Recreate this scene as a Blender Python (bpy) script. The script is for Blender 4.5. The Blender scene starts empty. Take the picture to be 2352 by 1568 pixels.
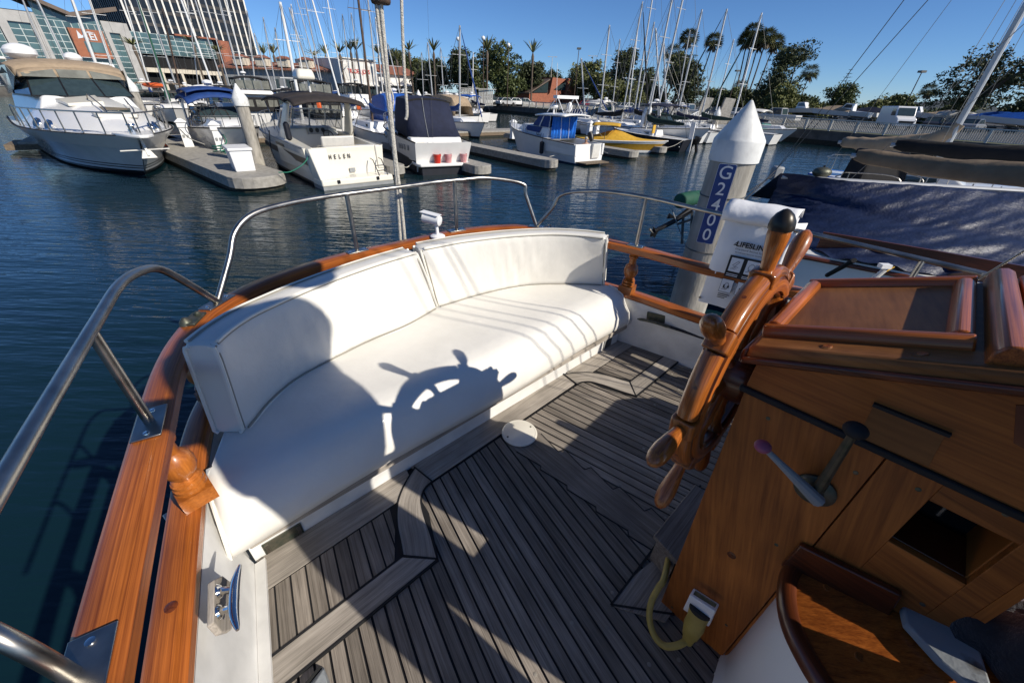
import bpy, bmesh, math, random
import numpy as np
from mathutils import Vector, Matrix, Euler
random.seed(7); rng=np.random.default_rng(7)
S=bpy.context.scene; COL=S.collection
R=math.radians
# ------------------------------------------------------------------ camera
W,H,F=2352.0,1568.0,883.0
PITCH,ROLL,EYE=R(32.66),R(2.33),3.3
cam=bpy.data.objects.new('camera',bpy.data.cameras.new('camera')); COL.objects.link(cam); S.camera=cam
cam.data.sensor_width=36; cam.data.lens=36*F/W; cam.data.clip_start=.02; cam.data.clip_end=6000
_f=Vector((0,math.cos(PITCH),-math.sin(PITCH))); _u=Vector((0,math.sin(PITCH),math.cos(PITCH))); _r=Vector((1,0,0))
_c,_s=math.cos(ROLL),math.sin(ROLL)
_R=_r*_c+_u*_s; _U=-_r*_s+_u*_c
cam.matrix_world=Matrix(((_R.x,_U.x,-_f.x,0),(_R.y,_U.y,-_f.y,0),(_R.z,_U.z,-_f.z,EYE),(0,0,0,1)))
# ------------------------------------------------------------------ sky, sun, exposure
SUN_AZ,SUN_EL=R(330.9),R(34.4)     # direction towards the sun, measured from +X
wd=bpy.data.worlds.new('World'); S.world=wd; wd.use_nodes=True
nt=wd.node_tree; bg=nt.nodes['Background']; sk=nt.nodes.new('ShaderNodeTexSky')
sk.sky_type='NISHITA'; sk.sun_disc=False; sk.sun_elevation=SUN_EL; sk.sun_rotation=R(90)-SUN_AZ
sk.air_density=1.0; sk.dust_density=.0; sk.ozone_density=10.0; sk.altitude=2500
nt.links.new(sk.outputs[0],bg.inputs[0]); bg.inputs[1].default_value=.10
sd=Vector((math.cos(SUN_AZ)*math.cos(SUN_EL),math.sin(SUN_AZ)*math.cos(SUN_EL),math.sin(SUN_EL)))
sl=bpy.data.lights.new('sun','SUN'); sl.energy=5.0; sl.angle=R(.5); sl.color=(1,.93,.82)
so=bpy.data.objects.new('sun',sl); COL.objects.link(so); so.rotation_euler=(-sd).to_track_quat('-Z','Y').to_euler()
S.view_settings.view_transform='Standard'; S.view_settings.look='None'; S.view_settings.gamma=1; S.view_settings.use_curve_mapping=False
S.view_settings.exposure=0.12
S.render.engine='CYCLES'; S.cycles.max_bounces=6; S.cycles.transparent_max_bounces=12
try: S.cycles.use_denoising=True
except Exception: pass
# ------------------------------------------------------------------ picking points of the place
def ray(px,py):
    u,v=px-W/2,-(py-H/2)
    return _f*F+_R*u+_U*v
def P(px,py,z):
    d=ray(px,py); t=(z-EYE)/d.z; return Vector((d.x*t,d.y*t,z))
def PY(px,py,Y):
    d=ray(px,py); t=Y/d.y; return Vector((d.x*t,Y,EYE+d.z*t))
def PV(px,py,a,b):      # on the vertical plane through ground points a,b
    n=Vector((b[1]-a[1],-(b[0]-a[0]),0)); d=ray(px,py); t=(n.x*a[0]+n.y*a[1])/(n.x*d.x+n.y*d.y)
    return Vector((d.x*t,d.y*t,EYE+d.z*t))
TH=R(44.9); CT,ST=math.cos(TH),math.sin(TH); DECK=1.65
def bw(a,b,z): return Vector((a*CT-b*ST,a*ST+b*CT,z+DECK))     # yacht axes: a athwartships, b aft, z above deck
def wb(p): return (p.x*CT+p.y*ST,-p.x*ST+p.y*CT,p.z-DECK)
# ------------------------------------------------------------------ mesh builder
class MB:
    def __init__(s): s.v=[];s.f=[];s.g=[]
    def add(s,vs,fs,g=None):
        n=len(s.v); s.v+= [tuple(p) for p in vs]; s.f+=[tuple(i+n for i in f) for f in fs]
        s.g+= list(g) if g is not None else [None]*len(vs); return s
    def poly(s,pts): return s.add(pts,[tuple(range(len(pts)))])
    def hexa(s,p): return s.add(p,[(3,2,1,0),(4,5,6,7),(0,1,5,4),(1,2,6,5),(2,3,7,6),(3,0,4,7)])
    def box(s,c,d,rz=0,rot=None):
        m=rot if rot is not None else Matrix.Rotation(rz,3,'Z'); c=Vector(c)
        q=[c+m@Vector((x*d[0]/2,y*d[1]/2,z*d[2]/2)) for z in (-1,1) for x,y in ((-1,-1),(1,-1),(1,1),(-1,1))]
        return s.hexa(q)
    def bar(s,a,b,w,h,up=(0,0,1)):       # rectangular bar from a to b
        a,b=Vector(a),Vector(b); t=(b-a).normalized(); up=Vector(up); sd=t.cross(up)
        sd=sd.normalized() if sd.length>1e-6 else Vector((1,0,0)); up=sd.cross(t)
        q=[]
        for p in (a,b): q+= [p-sd*w/2-up*h/2,p+sd*w/2-up*h/2,p+sd*w/2+up*h/2,p-sd*w/2+up*h/2]
        L=(b-a).length
        g=[(k,x*w,y*h) for k in (0,L) for x,y in ((0,0),(1,0),(1,1),(0,1))]
        return s.add(q,[(0,1,2,3),(7,6,5,4),(0,4,5,1),(1,5,6,2),(2,6,7,3),(3,7,4,0)],g)
    def sweep(s,path,sec,closed=False,cap=True,up=(0,0,1)):   # sec: list of (side,up) or fn(i)->list
        path=[Vector(p) for p in path]; n=len(path); m=None; vs=[];gs=[];L=0; up=Vector(up); fs=[]
        for i,p in enumerate(path):
            if closed: t=path[(i+1)%n]-path[i-1]
            else: t=path[min(i+1,n-1)]-path[max(i-1,0)]
            t.normalize(); sd=t.cross(up); sd=sd.normalized() if sd.length>1e-6 else Vector((1,0,0)); u2=sd.cross(t)
            if i: L+=(p-path[i-1]).length
            sc=sec(i) if callable(sec) else sec; m=len(sc)
            for (x,y) in sc: vs.append(p+sd*x+u2*y); gs.append((L,x,y))
        for i in range(n if closed else n-1):
            j=(i+1)%n
            for k in range(m): k2=(k+1)%m; fs.append((i*m+k,i*m+k2,j*m+k2,j*m+k))
        if cap and not closed: fs.append(tuple(range(m-1,-1,-1))); fs.append(tuple((n-1)*m+k for k in range(m)))
        return s.add(vs,fs,gs)
    def tube(s,path,r,n=8,closed=False,cap=True):
        path=[Vector(p) for p in path]; N=len(path); vs=[];fs=[];gs=[];L=0
        t0=(path[1]-path[0]).normalized(); up=Vector((0,0,1)) if abs(t0.z)<.9 else Vector((1,0,0))
        nr=(up-t0*up.dot(t0)).normalized()
        for i,p in enumerate(path):
            t=(path[(i+1)%N]-path[i-1]) if closed else (path[min(i+1,N-1)]-path[max(i-1,0)])
            t.normalize(); nr=nr-t*nr.dot(t); nr.normalize(); bn=t.cross(nr); rr=r[i] if isinstance(r,(list,tuple)) else r
            if i: L+=(p-path[i-1]).length
            for k in range(n):
                a=2*math.pi*k/n; vs.append(p+nr*math.cos(a)*rr+bn*math.sin(a)*rr); gs.append((L,math.cos(a)*rr,math.sin(a)*rr))
        for i in range(N if closed else N-1):
            j=(i+1)%N
            for k in range(n): k2=(k+1)%n; fs.append((i*n+k,i*n+k2,j*n+k2,j*n+k))
        if cap and not closed: fs.append(tuple(range(n-1,-1,-1))); fs.append(tuple((N-1)*n+k for k in range(n)))
        return s.add(vs,fs,gs)
    def lathe(s,a,b,prof,n=14):       # prof: (distance from a along a->b, radius)
        a,b=Vector(a),Vector(b); t=(b-a).normalized()
        pts=[a+t*d for d,r in prof]; up=Vector((0,0,1)) if abs(t.z)<.9 else Vector((1,0,0))
        nr=(up-t*up.dot(t)).normalized(); bn=t.cross(nr); vs=[];fs=[];gs=[]
        for (d,r),p in zip(prof,pts):
            for k in range(n):
                q=2*math.pi*k/n; vs.append(p+nr*math.cos(q)*r+bn*math.sin(q)*r); gs.append((d,math.cos(q)*r,math.sin(q)*r))
        N=len(prof)
        for i in range(N-1):
            for k in range(n): k2=(k+1)%n; fs.append((i*n+k,i*n+k2,(i+1)*n+k2,(i+1)*n+k))
        fs.append(tuple(range(n-1,-1,-1))); fs.append(tuple((N-1)*n+k for k in range(n)))
        return s.add(vs,fs,gs)
    def ball(s,c,r,n=12,sq=(1,1,1)):
        c=Vector(c); vs=[];fs=[]; m=n//2
        for i in range(m+1):
            th=math.pi*i/m
            for k in range(n):
                ph=2*math.pi*k/n; vs.append(c+Vector((math.sin(th)*math.cos(ph)*r*sq[0],math.sin(th)*math.sin(ph)*r*sq[1],math.cos(th)*r*sq[2])))
        for i in range(m):
            for k in range(n): k2=(k+1)%n; fs.append((i*n+k,(i+1)*n+k,(i+1)*n+k2,i*n+k2))
        return s.add(vs,fs)
    def prism(s,pts,up):            # flat polygon pts, extruded by vector up
        up=Vector(up); pts=[Vector(p) for p in pts]; n=len(pts)
        nn=Vector((0,0,0))
        for i in range(n): nn+=pts[i].cross(pts[(i+1)%n])
        if nn.dot(up)<0: pts=pts[::-1]
        q=pts+[p+up for p in pts]
        return s.add(q,[tuple(range(n-1,-1,-1)),tuple(range(n,2*n))]+[(i,(i+1)%n,(i+1)%n+n,i+n) for i in range(n)])
    def grid(s,rows,g=None,close=False):
        m=len(rows[0]); vs=[p for r in rows for p in r]; fs=[]
        for i in range(len(rows)-1):
            for k in range(m if close else m-1):
                k2=(k+1)%m; fs.append((i*m+k,i*m+k2,(i+1)*m+k2,(i+1)*m+k))
        return s.add(vs,fs,g)
    def build(s,name,mt,parent=None,smooth=True,ang=35,grain=None,bevel=0,seg=2,sub=0,solid=0):
        me=bpy.data.meshes.new(name); me.from_pydata([tuple(p) for p in s.v],[],s.f); me.materials.append(mt)
        if grain is not None or any(g is not None for g in s.g):
            gv=Vector(grain).normalized() if grain is not None else Vector((1,0,0))
            a=gv.cross(Vector((0,0,1))); a=a.normalized() if a.length>1e-4 else Vector((1,0,0)); b2=a.cross(gv)
            arr=[]
            for p,g in zip(s.v,s.g):
                if g is not None and grain is None: arr+=list(g)
                else: p=Vector(p); arr+=[p.dot(gv),p.dot(a),p.dot(b2)]
            at=me.attributes.new('gco','FLOAT_VECTOR','POINT'); at.data.foreach_set('vector',arr)
        me.update()
        bm=bmesh.new(); bm.from_mesh(me); bmesh.ops.recalc_face_normals(bm,faces=bm.faces); bm.to_mesh(me); bm.free()
        o=bpy.data.objects.new(name,me); COL.objects.link(o); fin(o,smooth,ang,bevel,seg,sub,solid)
        if parent is not None: adopt(o,parent)
        return o
def fin(o,smooth=True,ang=35,bevel=0,seg=2,sub=0,solid=0):
    me=o.data
    if smooth:
        me.polygons.foreach_set('use_smooth',[True]*len(me.polygons))
        if not sub: me.set_sharp_from_angle(angle=R(ang))
    if solid:
        m=o.modifiers.new('solid','SOLIDIFY'); m.thickness=solid; m.offset=-1
    if bevel:
        m=o.modifiers.new('bevel','BEVEL'); m.width=bevel; m.segments=seg; m.limit_method='ANGLE'; m.angle_limit=R(40)
    if sub:
        m=o.modifiers.new('sub','SUBSURF'); m.levels=sub; m.render_levels=sub
def adopt(o,parent):
    o.parent=parent
    if parent.type=='EMPTY' and parent.parent is None and not parent.get('local'):
        o.matrix_parent_inverse=Matrix.Translation(-parent.location)
def tag(o,label,cat,group=None):
    o['label']=label; o['category']=cat
    if group: o['group']=group
    return o
def thing(name,loc,label,cat,group=None,rz=None):
    o=bpy.data.objects.new(name,None); o.empty_display_size=.1; COL.objects.link(o); o.location=loc
    if rz is not None: o.rotation_euler=(0,0,rz); o['local']=1
    return tag(o,label,cat,group)
def structure(o): o['kind']='structure'; return o
def stuff(o): o['kind']='stuff'; return o
def dup(t,loc,rz=None,label=None,scale=None):
    r=t.copy(); COL.objects.link(r); r.location=loc
    if rz is not None: r.rotation_euler=(0,0,rz)
    if scale: r.scale=scale
    if label: r['label']=label
    def kids(a,b):
        for ch in a.children:
            c=ch.copy(); COL.objects.link(c); c.parent=b; kids(ch,c)
    kids(t,r); return r
def bez(pts,n=8,closed=False):      # Catmull-Rom
    pts=[Vector(p) for p in pts]; out=[]; N=len(pts)
    for i in range(N if closed else N-1):
        p0=pts[(i-1)%N] if closed or i>0 else pts[0]*2-pts[1]; p1=pts[i]; p2=pts[(i+1)%N]
        p3=pts[(i+2)%N] if closed or i+2<N else p2*2-p1
        for k in range(n):
            t=k/n; out.append(.5*((2*p1)+(p2-p0)*t+(2*p0-5*p1+4*p2-p3)*t*t+(3*p1-p0-3*p2+p3)*t**3))
    if not closed: out.append(pts[-1])
    return out
def text(name,body,size,mt,parent,mat,font=None,depth=.001,sx=1,align='CENTER',shear=0,space=1,bold=0):
    cu=bpy.data.curves.new(name,'FONT'); cu.body=body; cu.size=size; cu.align_x=align; cu.align_y='CENTER'; cu.extrude=depth; cu.shear=shear; cu.space_character=space; cu.offset=bold
    ob=bpy.data.objects.new(name,cu); COL.objects.link(ob); dg=bpy.context.evaluated_depsgraph_get()
    me=bpy.data.meshes.new_from_object(ob.evaluated_get(dg)); bpy.data.objects.remove(ob); bpy.data.curves.remove(cu)
    me.materials.clear(); me.materials.append(mt); me.name=name
    me.transform(mat@Matrix.Diagonal((sx,1,1,1)))
    o=bpy.data.objects.new(name,me); COL.objects.link(o)
    if parent is not None: adopt(o,parent)
    return o
def frame(o,x,y):      # matrix with origin o, x axis and y axis
    x=Vector(x).normalized(); y=Vector(y); z=x.cross(y).normalized(); y=z.cross(x)
    return Matrix(((x.x,y.x,z.x,o[0]),(x.y,y.y,z.y,o[1]),(x.z,y.z,z.z,o[2]),(0,0,0,1)))
# ------------------------------------------------------------------ materials
def nn(t,ty,**k):
    n=t.nodes.new(ty)
    for a,b in k.items(): setattr(n,a,b)
    return n
def mat(name,col,rough=.5,metal=0,var=.12,scale=6,bump=0,bscale=60,coat=0,col2=None,spec=.5,alpha=1,trans=0,ior=1.45,dist=.01,rvar=0,sheen=0,stretch=None,lo=.35,hi=.65,detail=6,orand=0):
    m=bpy.data.materials.new(name); m.use_nodes=True; t=m.node_tree; b=t.nodes['Principled BSDF']; L=t.links.new
    tc=nn(t,'ShaderNodeTexCoord'); src=tc.outputs['Object']
    if stretch:
        mp=nn(t,'ShaderNodeMapping'); mp.inputs['Scale'].default_value=stretch; L(src,mp.inputs[0]); src=mp.outputs[0]
    c=(*col,1); c2=(*col2,1) if col2 else (*[x*(1-var) for x in col],1)
    no=nn(t,'ShaderNodeTexNoise'); no.inputs['Scale'].default_value=scale; no.inputs['Detail'].default_value=detail; L(src,no.inputs[0])
    rp=nn(t,'ShaderNodeValToRGB'); rp.color_ramp.elements[0].position=lo; rp.color_ramp.elements[1].position=hi
    rp.color_ramp.elements[0].color=c2; rp.color_ramp.elements[1].color=c; L(no.outputs[0],rp.inputs[0]); out=rp.outputs[0]
    if orand:
        oi=nn(t,'ShaderNodeObjectInfo'); hs=nn(t,'ShaderNodeHueSaturation'); mr=nn(t,'ShaderNodeMapRange'); mr.inputs[3].default_value=1-orand; mr.inputs[4].default_value=1+orand
        L(oi.outputs['Random'],mr.inputs[0]); L(mr.outputs[0],hs.inputs['Value']); L(out,hs.inputs['Color']); out=hs.outputs[0]
    L(out,b.inputs['Base Color'])
    b.inputs['Roughness'].default_value=rough; b.inputs['Metallic'].default_value=metal; b.inputs['IOR'].default_value=ior
    b.inputs['Specular IOR Level'].default_value=spec; b.inputs['Coat Weight'].default_value=coat; b.inputs['Coat Roughness'].default_value=.08
    b.inputs['Transmission Weight'].default_value=trans; b.inputs['Alpha'].default_value=alpha; b.inputs['Sheen Weight'].default_value=sheen
    if rvar:
        mr=nn(t,'ShaderNodeMapRange'); mr.inputs[3].default_value=max(.02,rough-rvar); mr.inputs[4].default_value=rough+rvar; L(no.outputs[0],mr.inputs[0]); L(mr.outputs[0],b.inputs['Roughness'])
    if bump:
        n2=nn(t,'ShaderNodeTexNoise'); n2.inputs['Scale'].default_value=bscale; n2.inputs['Detail'].default_value=5; L(src,n2.inputs[0])
        bp=nn(t,'ShaderNodeBump'); bp.inputs['Strength'].default_value=bump; bp.inputs['Distance'].default_value=dist; L(n2.outputs[0],bp.inputs['Height']); L(bp.outputs[0],b.inputs['Normal'])
    return m
def wood(name,dark,light,rough=.35,coat=.8,sc=(2.2,45,45),bump=.15,orand=.08,bands=1.0,crough=.12,scratch=0):
    m=bpy.data.materials.new(name); m.use_nodes=True; t=m.node_tree; b=t.nodes['Principled BSDF']; L=t.links.new
    at=nn(t,'ShaderNodeAttribute'); at.attribute_name='gco'; oi=nn(t,'ShaderNodeObjectInfo')
    ad=nn(t,'ShaderNodeVectorMath',operation='ADD'); sc3=nn(t,'ShaderNodeVectorMath',operation='SCALE'); sc3.inputs['Scale'].default_value=17
    cx=nn(t,'ShaderNodeCombineXYZ'); 
    for i in range(3): L(oi.outputs['Random'],cx.inputs[i])
    L(cx.outputs[0],sc3.inputs[0]); L(at.outputs['Vector'],ad.inputs[0]); L(sc3.outputs[0],ad.inputs[1])
    mp=nn(t,'ShaderNodeMapping'); mp.inputs['Scale'].default_value=sc; L(ad.outputs[0],mp.inputs[0])
    n1=nn(t,'ShaderNodeTexNoise'); n1.inputs['Scale'].default_value=1; n1.inputs['Detail'].default_value=7; n1.inputs['Roughness'].default_value=.62; n1.inputs['Distortion'].default_value=.6; L(mp.outputs[0],n1.inputs[0])
    mp2=nn(t,'ShaderNodeMapping'); mp2.inputs['Scale'].default_value=(sc[0]*2.5,sc[1]*5,sc[2]*5); L(ad.outputs[0],mp2.inputs[0])
    n2=nn(t,'ShaderNodeTexNoise'); n2.inputs['Scale'].default_value=1; n2.inputs['Detail'].default_value=3; L(mp2.outputs[0],n2.inputs[0])
    mx=nn(t,'ShaderNodeMix',data_type='FLOAT'); mx.inputs[0].default_value=.38; L(n1.outputs[0],mx.inputs[2]); L(n2.outputs[0],mx.inputs[3])
    rp=nn(t,'ShaderNodeValToRGB'); e=rp.color_ramp.elements; e[0].position=.5-.17*bands; e[1].position=.5+.17*bands; e[0].color=(*dark,1); e[1].color=(*light,1); L(mx.outputs[0],rp.inputs[0])
    # slow blotches
    n3=nn(t,'ShaderNodeTexNoise'); n3.inputs['Scale'].default_value=3.2; n3.inputs['Detail'].default_value=4; L(ad.outputs[0],n3.inputs[0])
    hs=nn(t,'ShaderNodeHueSaturation'); m1=nn(t,'ShaderNodeMapRange'); m1.inputs[1].default_value=.3; m1.inputs[2].default_value=.7; m1.inputs[3].default_value=.68; m1.inputs[4].default_value=1.22; L(n3.outputs[0],m1.inputs[0])
    m2=nn(t,'ShaderNodeMapRange'); m2.inputs[3].default_value=1-orand; m2.inputs[4].default_value=1+orand; L(oi.outputs['Random'],m2.inputs[0])
    mm=nn(t,'ShaderNodeMath',operation='MULTIPLY'); L(m1.outputs[0],mm.inputs[0]); L(m2.outputs[0],mm.inputs[1]); L(mm.outputs[0],hs.inputs['Value']); L(rp.outputs[0],hs.inputs['Color'])
    L(hs.outputs[0],b.inputs['Base Color']); b.inputs['Roughness'].default_value=rough; b.inputs['Coat Weight'].default_value=coat; b.inputs['Coat Roughness'].default_value=crough; b.inputs['Specular IOR Level'].default_value=.3
    bp=nn(t,'ShaderNodeBump'); bp.inputs['Strength'].default_value=bump; bp.inputs['Distance'].default_value=.003; L(mx.outputs[0],bp.inputs['Height']); L(bp.outputs[0],b.inputs['Normal'])
    return m
M={}
M['varnish']=wood('varnished_teak',(.14,.029,.005),(.53,.155,.026),rough=.36,coat=.45,sc=(1.6,95,95))
M['turned']=wood('turned_teak',(.22,.06,.009),(.50,.16,.028),rough=.36,coat=.5,sc=(3,26,26),bump=.04)
M['varnish_dark']=wood('varnished_mahogany',(.045,.011,.004),(.17,.042,.012),rough=.35,coat=.5)
M['wheelwood']=wood('wheel_wood',(.10,.022,.004),(.50,.15,.022),rough=.35,coat=.55,crough=.1,sc=(5,90,90))
M['panel']=wood('console_plywood',(.17,.045,.007),(.43,.138,.025),rough=.58,coat=.08,crough=.3,sc=(2.2,34,34),bump=.1,orand=.03)
M['tray']=wood('tray_wood',(.15,.055,.013),(.29,.118,.032),rough=.62,coat=.04,sc=(2,18,18),bump=.05)
M['teak']=wood('weathered_teak',(.10,.083,.066),(.34,.295,.245),rough=.85,coat=0,sc=(3,85,85),bump=.6,orand=.24,bands=1.1)
M['teak_rough']=wood('bleached_teak',(.20,.175,.145),(.46,.41,.35),rough=.85,coat=0,sc=(3,60,60),bump=.6,orand=.1)
M['caulk']=mat('deck_caulk',(.012,.012,.013),.7,var=.3)
M['vinyl']=mat('white_vinyl',(.74,.715,.655),.42,var=.07,scale=5,bump=.16,bscale=12,dist=.02,coat=.12)
M['piping']=mat('vinyl_piping',(.78,.75,.67),.45,var=.05)
M['seam_shade']=mat('vinyl_seam_shade',(.30,.28,.235),.7)  # dark tone paints the shade in the crease along the piping
M['gel']=mat('white_gelcoat',(.78,.77,.74),.25,var=.05,scale=2,coat=.3)
M['gel_cream']=mat('cream_gelcoat',(.74,.70,.60),.3,var=.06,scale=2,coat=.3)
M['gel_old']=mat('aged_white_paint',(.76,.75,.72),.4,var=.16,scale=9,bump=.1,bscale=25)
M['steel']=mat('stainless',(.44,.42,.385),.33,metal=1,var=.3,scale=14,rvar=.1,stretch=(1,1,1))
M['chrome']=mat('chrome',(.75,.75,.74),.1,metal=1,var=.05)
M['iron']=mat('galvanised',(.20,.20,.19),.55,metal=.7,var=.3,scale=30)
M['bronze']=mat('old_bronze',(.14,.13,.10),.5,metal=.7,var=.4,scale=40,col2=(.07,.085,.065))
M['black']=mat('black_plastic',(.012,.012,.013),.4,var=.2)
M['rubber']=mat('black_rubber',(.02,.02,.02),.75,var=.3)
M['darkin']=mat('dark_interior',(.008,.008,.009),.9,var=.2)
M['white']=mat('white_paint',(.80,.80,.79),.35,var=.05,scale=5)
M['offwhite']=mat('off_white',(.66,.64,.59),.5,var=.12,scale=6)
M['grey']=mat('grey_paint',(.30,.31,.31),.5,var=.15)
M['glass']=mat('dark_glass',(.018,.028,.032),.06,var=.3,scale=2,spec=.9)
M['clearglass']=mat('windscreen_glass',(.05,.08,.09),.05,var=.1,spec=.8,alpha=.35)
M['darkmetal']=mat('dark_bronze',(.045,.04,.035),.35,metal=.6,var=.3,scale=30)
M['tint']=mat('tinted_glass',(.035,.055,.06),.04,var=.2,spec=1.0)
M['clearvinyl']=mat('clear_vinyl_window',(.20,.20,.17),.15,var=.3,scale=3,spec=.7)
M['teal']=mat('teal_glass',(.085,.15,.155),.10,var=.35,scale=.35,spec=.9,orand=.3)
M['navy']=mat('navy_canvas',(.013,.018,.045),.85,var=.25,scale=5,bump=.25,bscale=9,dist=.03)
M['navytarp']=mat('navy_tarp',(.008,.017,.056),.5,var=.3,scale=7,bump=.35,bscale=22,dist=.03)
M['blue']=mat('bright_blue_canvas',(.012,.16,.62),.7,var=.2,scale=6,bump=.2,bscale=20)
M['blue_dark']=mat('royal_blue_canvas',(.012,.05,.20),.75,var=.25,scale=5,bump=.3,bscale=12,dist=.02)
M['bluetarp']=mat('blue_tarp',(.02,.10,.42),.4,var=.3,scale=5,bump=.5,bscale=12,dist=.03)
M['tan']=mat('tan_canvas',(.36,.27,.18),.85,var=.2,scale=5,bump=.2,bscale=14,dist=.02)
M['tan_dark']=mat('brown_canvas',(.20,.145,.095),.85,var=.25,scale=3,bump=.3,bscale=7,dist=.04)
M['blackcanvas']=mat('black_canvas',(.012,.011,.012),.85,var=.3,scale=5,bump=.2,bscale=12,dist=.02)
M['browncanvas']=mat('dark_brown_canvas',(.035,.028,.026),.85,var=.3,scale=5,bump=.2,bscale=12,dist=.02)
M['green']=mat('green_canvas',(.012,.085,.05),.75,var=.3,scale=5,bump=.3,bscale=12,dist=.02)
M['greencanvas_dark']=mat('dark_green_canvas',(.008,.03,.024),.8,var=.3,scale=4,bump=.3,bscale=10,dist=.03)
M['yellow']=mat('mustard_canvas',(.62,.36,.035),.75,var=.2,scale=5,bump=.3,bscale=9,dist=.03)
M['yellow_hull']=mat('ochre_hull',(.42,.24,.03),.3,var=.15)
M['sign_blue']=mat('sign_blue',(.012,.045,.19),.35,var=.1)
M['sign_white']=mat('sign_white',(.62,.64,.66),.4,var=.05)
M['print']=mat('black_print',(.015,.015,.016),.6,var=.1)
M['bag']=mat('white_nylon',(.76,.76,.77),.55,var=.06,scale=4,bump=.35,bscale=7,dist=.03)
M['concrete']=mat('concrete',(.36,.34,.30),.85,var=.3,scale=6,bump=.3,bscale=40)
M['concrete_dark']=mat('wet_concrete',(.10,.095,.085),.7,var=.5,scale=5,bump=.4,bscale=25)
M['pile']=mat('piling_concrete',(.43,.40,.345),.85,var=.45,scale=5,stretch=(1.6,1.6,.45),detail=10,bump=.4,bscale=35)
M['cap']=mat('piling_cap',(.70,.70,.67),.5,var=.25,scale=7,lo=.30,hi=.52,bump=.15,bscale=30,detail=10)
M['weed']=mat('algae_wood',(.035,.032,.022),.8,var=.6,scale=9,bump=.6,bscale=18,col2=(.012,.016,.01))
M['dockwood']=mat('dock_timber',(.20,.15,.10),.8,var=.4,scale=12,bump=.3,bscale=30)
M['rope']=mat('white_rope',(.60,.57,.50),.8,var=.35,scale=60,bump=.8,bscale=120,dist=.01)
M['ropegreen']=mat('green_rope',(.03,.22,.14),.7,var=.3,scale=40)
M['ropedark']=mat('dark_rope',(.03,.03,.035),.8,var=.3,scale=40)
M['red']=mat('red_plastic',(.55,.035,.02),.4,var=.1)
M['pink']=mat('faded_red_plastic',(.62,.30,.30),.5,var=.25,scale=9)
M['orange']=mat('orange_buoy',(.75,.13,.03),.45,var=.1)
M['yellowrubber']=mat('yellow_rubber',(.40,.30,.075),.5,var=.2,scale=20)
M['mast']=mat('aluminium_mast',(.52,.52,.51),.4,metal=.35,var=.15,scale=3)
M['mastwhite']=mat('white_mast',(.72,.72,.70),.35,var=.08,scale=3)
M['mastdark']=mat('brown_mast',(.10,.065,.045),.5,var=.3,scale=5)
M['brick']=mat('brick_red',(.36,.13,.075),.85,var=.25,scale=3,bump=.2,bscale=8)
M['terracotta']=mat('terracotta_panel',(.34,.12,.06),.7,var=.15,scale=2)
M['stucco']=mat('cream_stucco',(.62,.56,.45),.9,var=.12,scale=2)
M['stuccowhite']=mat('white_stucco',(.72,.70,.66),.9,var=.08,scale=2)
M['greywall']=mat('grey_stone_panel',(.42,.41,.39),.8,var=.15,scale=.9)
M['tile']=mat('roof_tile',(.30,.12,.075),.85,var=.4,scale=3)
M['roofbrown']=mat('brown_roof',(.15,.11,.085),.6,var=.2,scale=1)
M['tower']=mat('tower_dark_glass',(.020,.019,.018),.14,var=.4,scale=.5,spec=.7,stretch=(1,1,.6))
M['towerside']=mat('tower_bronze',(.045,.042,.042),.5,var=.3,scale=.5)
M['mullion']=mat('tower_mullion',(.76,.73,.66),.7,var=.08,scale=1)
M['asphalt']=mat('asphalt',(.055,.055,.055),.9,var=.3,scale=1.5,bump=.2,bscale=30)
M['quay']=mat('quay_wall',(.135,.125,.11),.9,var=.4,scale=1.2,bump=.4,bscale=12)
M['rail']=mat('painted_rail',(.58,.56,.50),.55,var=.15,scale=5)
M['hill']=mat('far_hill',(.045,.06,.07),1,var=.4,scale=.02)
M['trunk']=mat('bark',(.10,.075,.055),.95,var=.4,scale=8,bump=.6,bscale=20)
M['palmtrunk']=mat('palm_bark',(.15,.115,.085),.95,var=.45,scale=5,bump=.6,bscale=12)
M['skin']=mat('skin',(.42,.23,.15),.5,var=.1)
M['hair']=mat('grey_hair',(.45,.43,.40),.8,var=.2)
M['cloth']=mat('dark_cloth',(.022,.024,.032),.95,var=.5,scale=40,bump=.7,bscale=160,dist=.006,sheen=.3)
M['jeans']=mat('blue_denim',(.05,.07,.12),.9,var=.2)
M['greypaint']=mat('worn_grey_paint',(.27,.29,.30),.6,var=.3,scale=14,col2=(.09,.085,.075),lo=.28,hi=.36,bump=.2)
M['antifoul']=mat('dark_bottom_paint',(.012,.014,.022),.6,var=.3)
M['bluebottom']=mat('blue_bottom_paint',(.02,.07,.16),.6,var=.3)
M['bootblack']=mat('boot_stripe',(.02,.02,.022),.4,var=.1)
M['stripe_brown']=mat('brown_stripe',(.07,.058,.05),.4,var=.15)
M['greyhull']=mat('pale_grey_hull',(.70,.71,.70),.16,var=.14,scale=1.5,coat=.6)
M['purple']=mat('pink_knob',(.34,.085,.15),.5,var=.2,scale=30)
M['clothgreen']=mat('lime_bag',(.45,.55,.08),.7)
def leafmat(name,a,b):
    m=bpy.data.materials.new(name); m.use_nodes=True; t=m.node_tree; bs=t.nodes['Principled BSDF']
    at=nn(t,'ShaderNodeAttribute'); at.attribute_name='lv'; rp=nn(t,'ShaderNodeValToRGB'); rp.color_ramp.elements[0].color=(*a,1); rp.color_ramp.elements[1].color=(*b,1)
    t.links.new(at.outputs['Fac'],rp.inputs[0]); t.links.new(rp.outputs[0],bs.inputs['Base Color']); bs.inputs['Roughness'].default_value=.6; bs.inputs['Specular IOR Level'].default_value=.3
    return m
M['leaf']=leafmat('foliage',(.028,.040,.013),(.12,.145,.045))
M['leaf2']=leafmat('olive_foliage',(.055,.066,.018),(.18,.19,.06))
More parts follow.
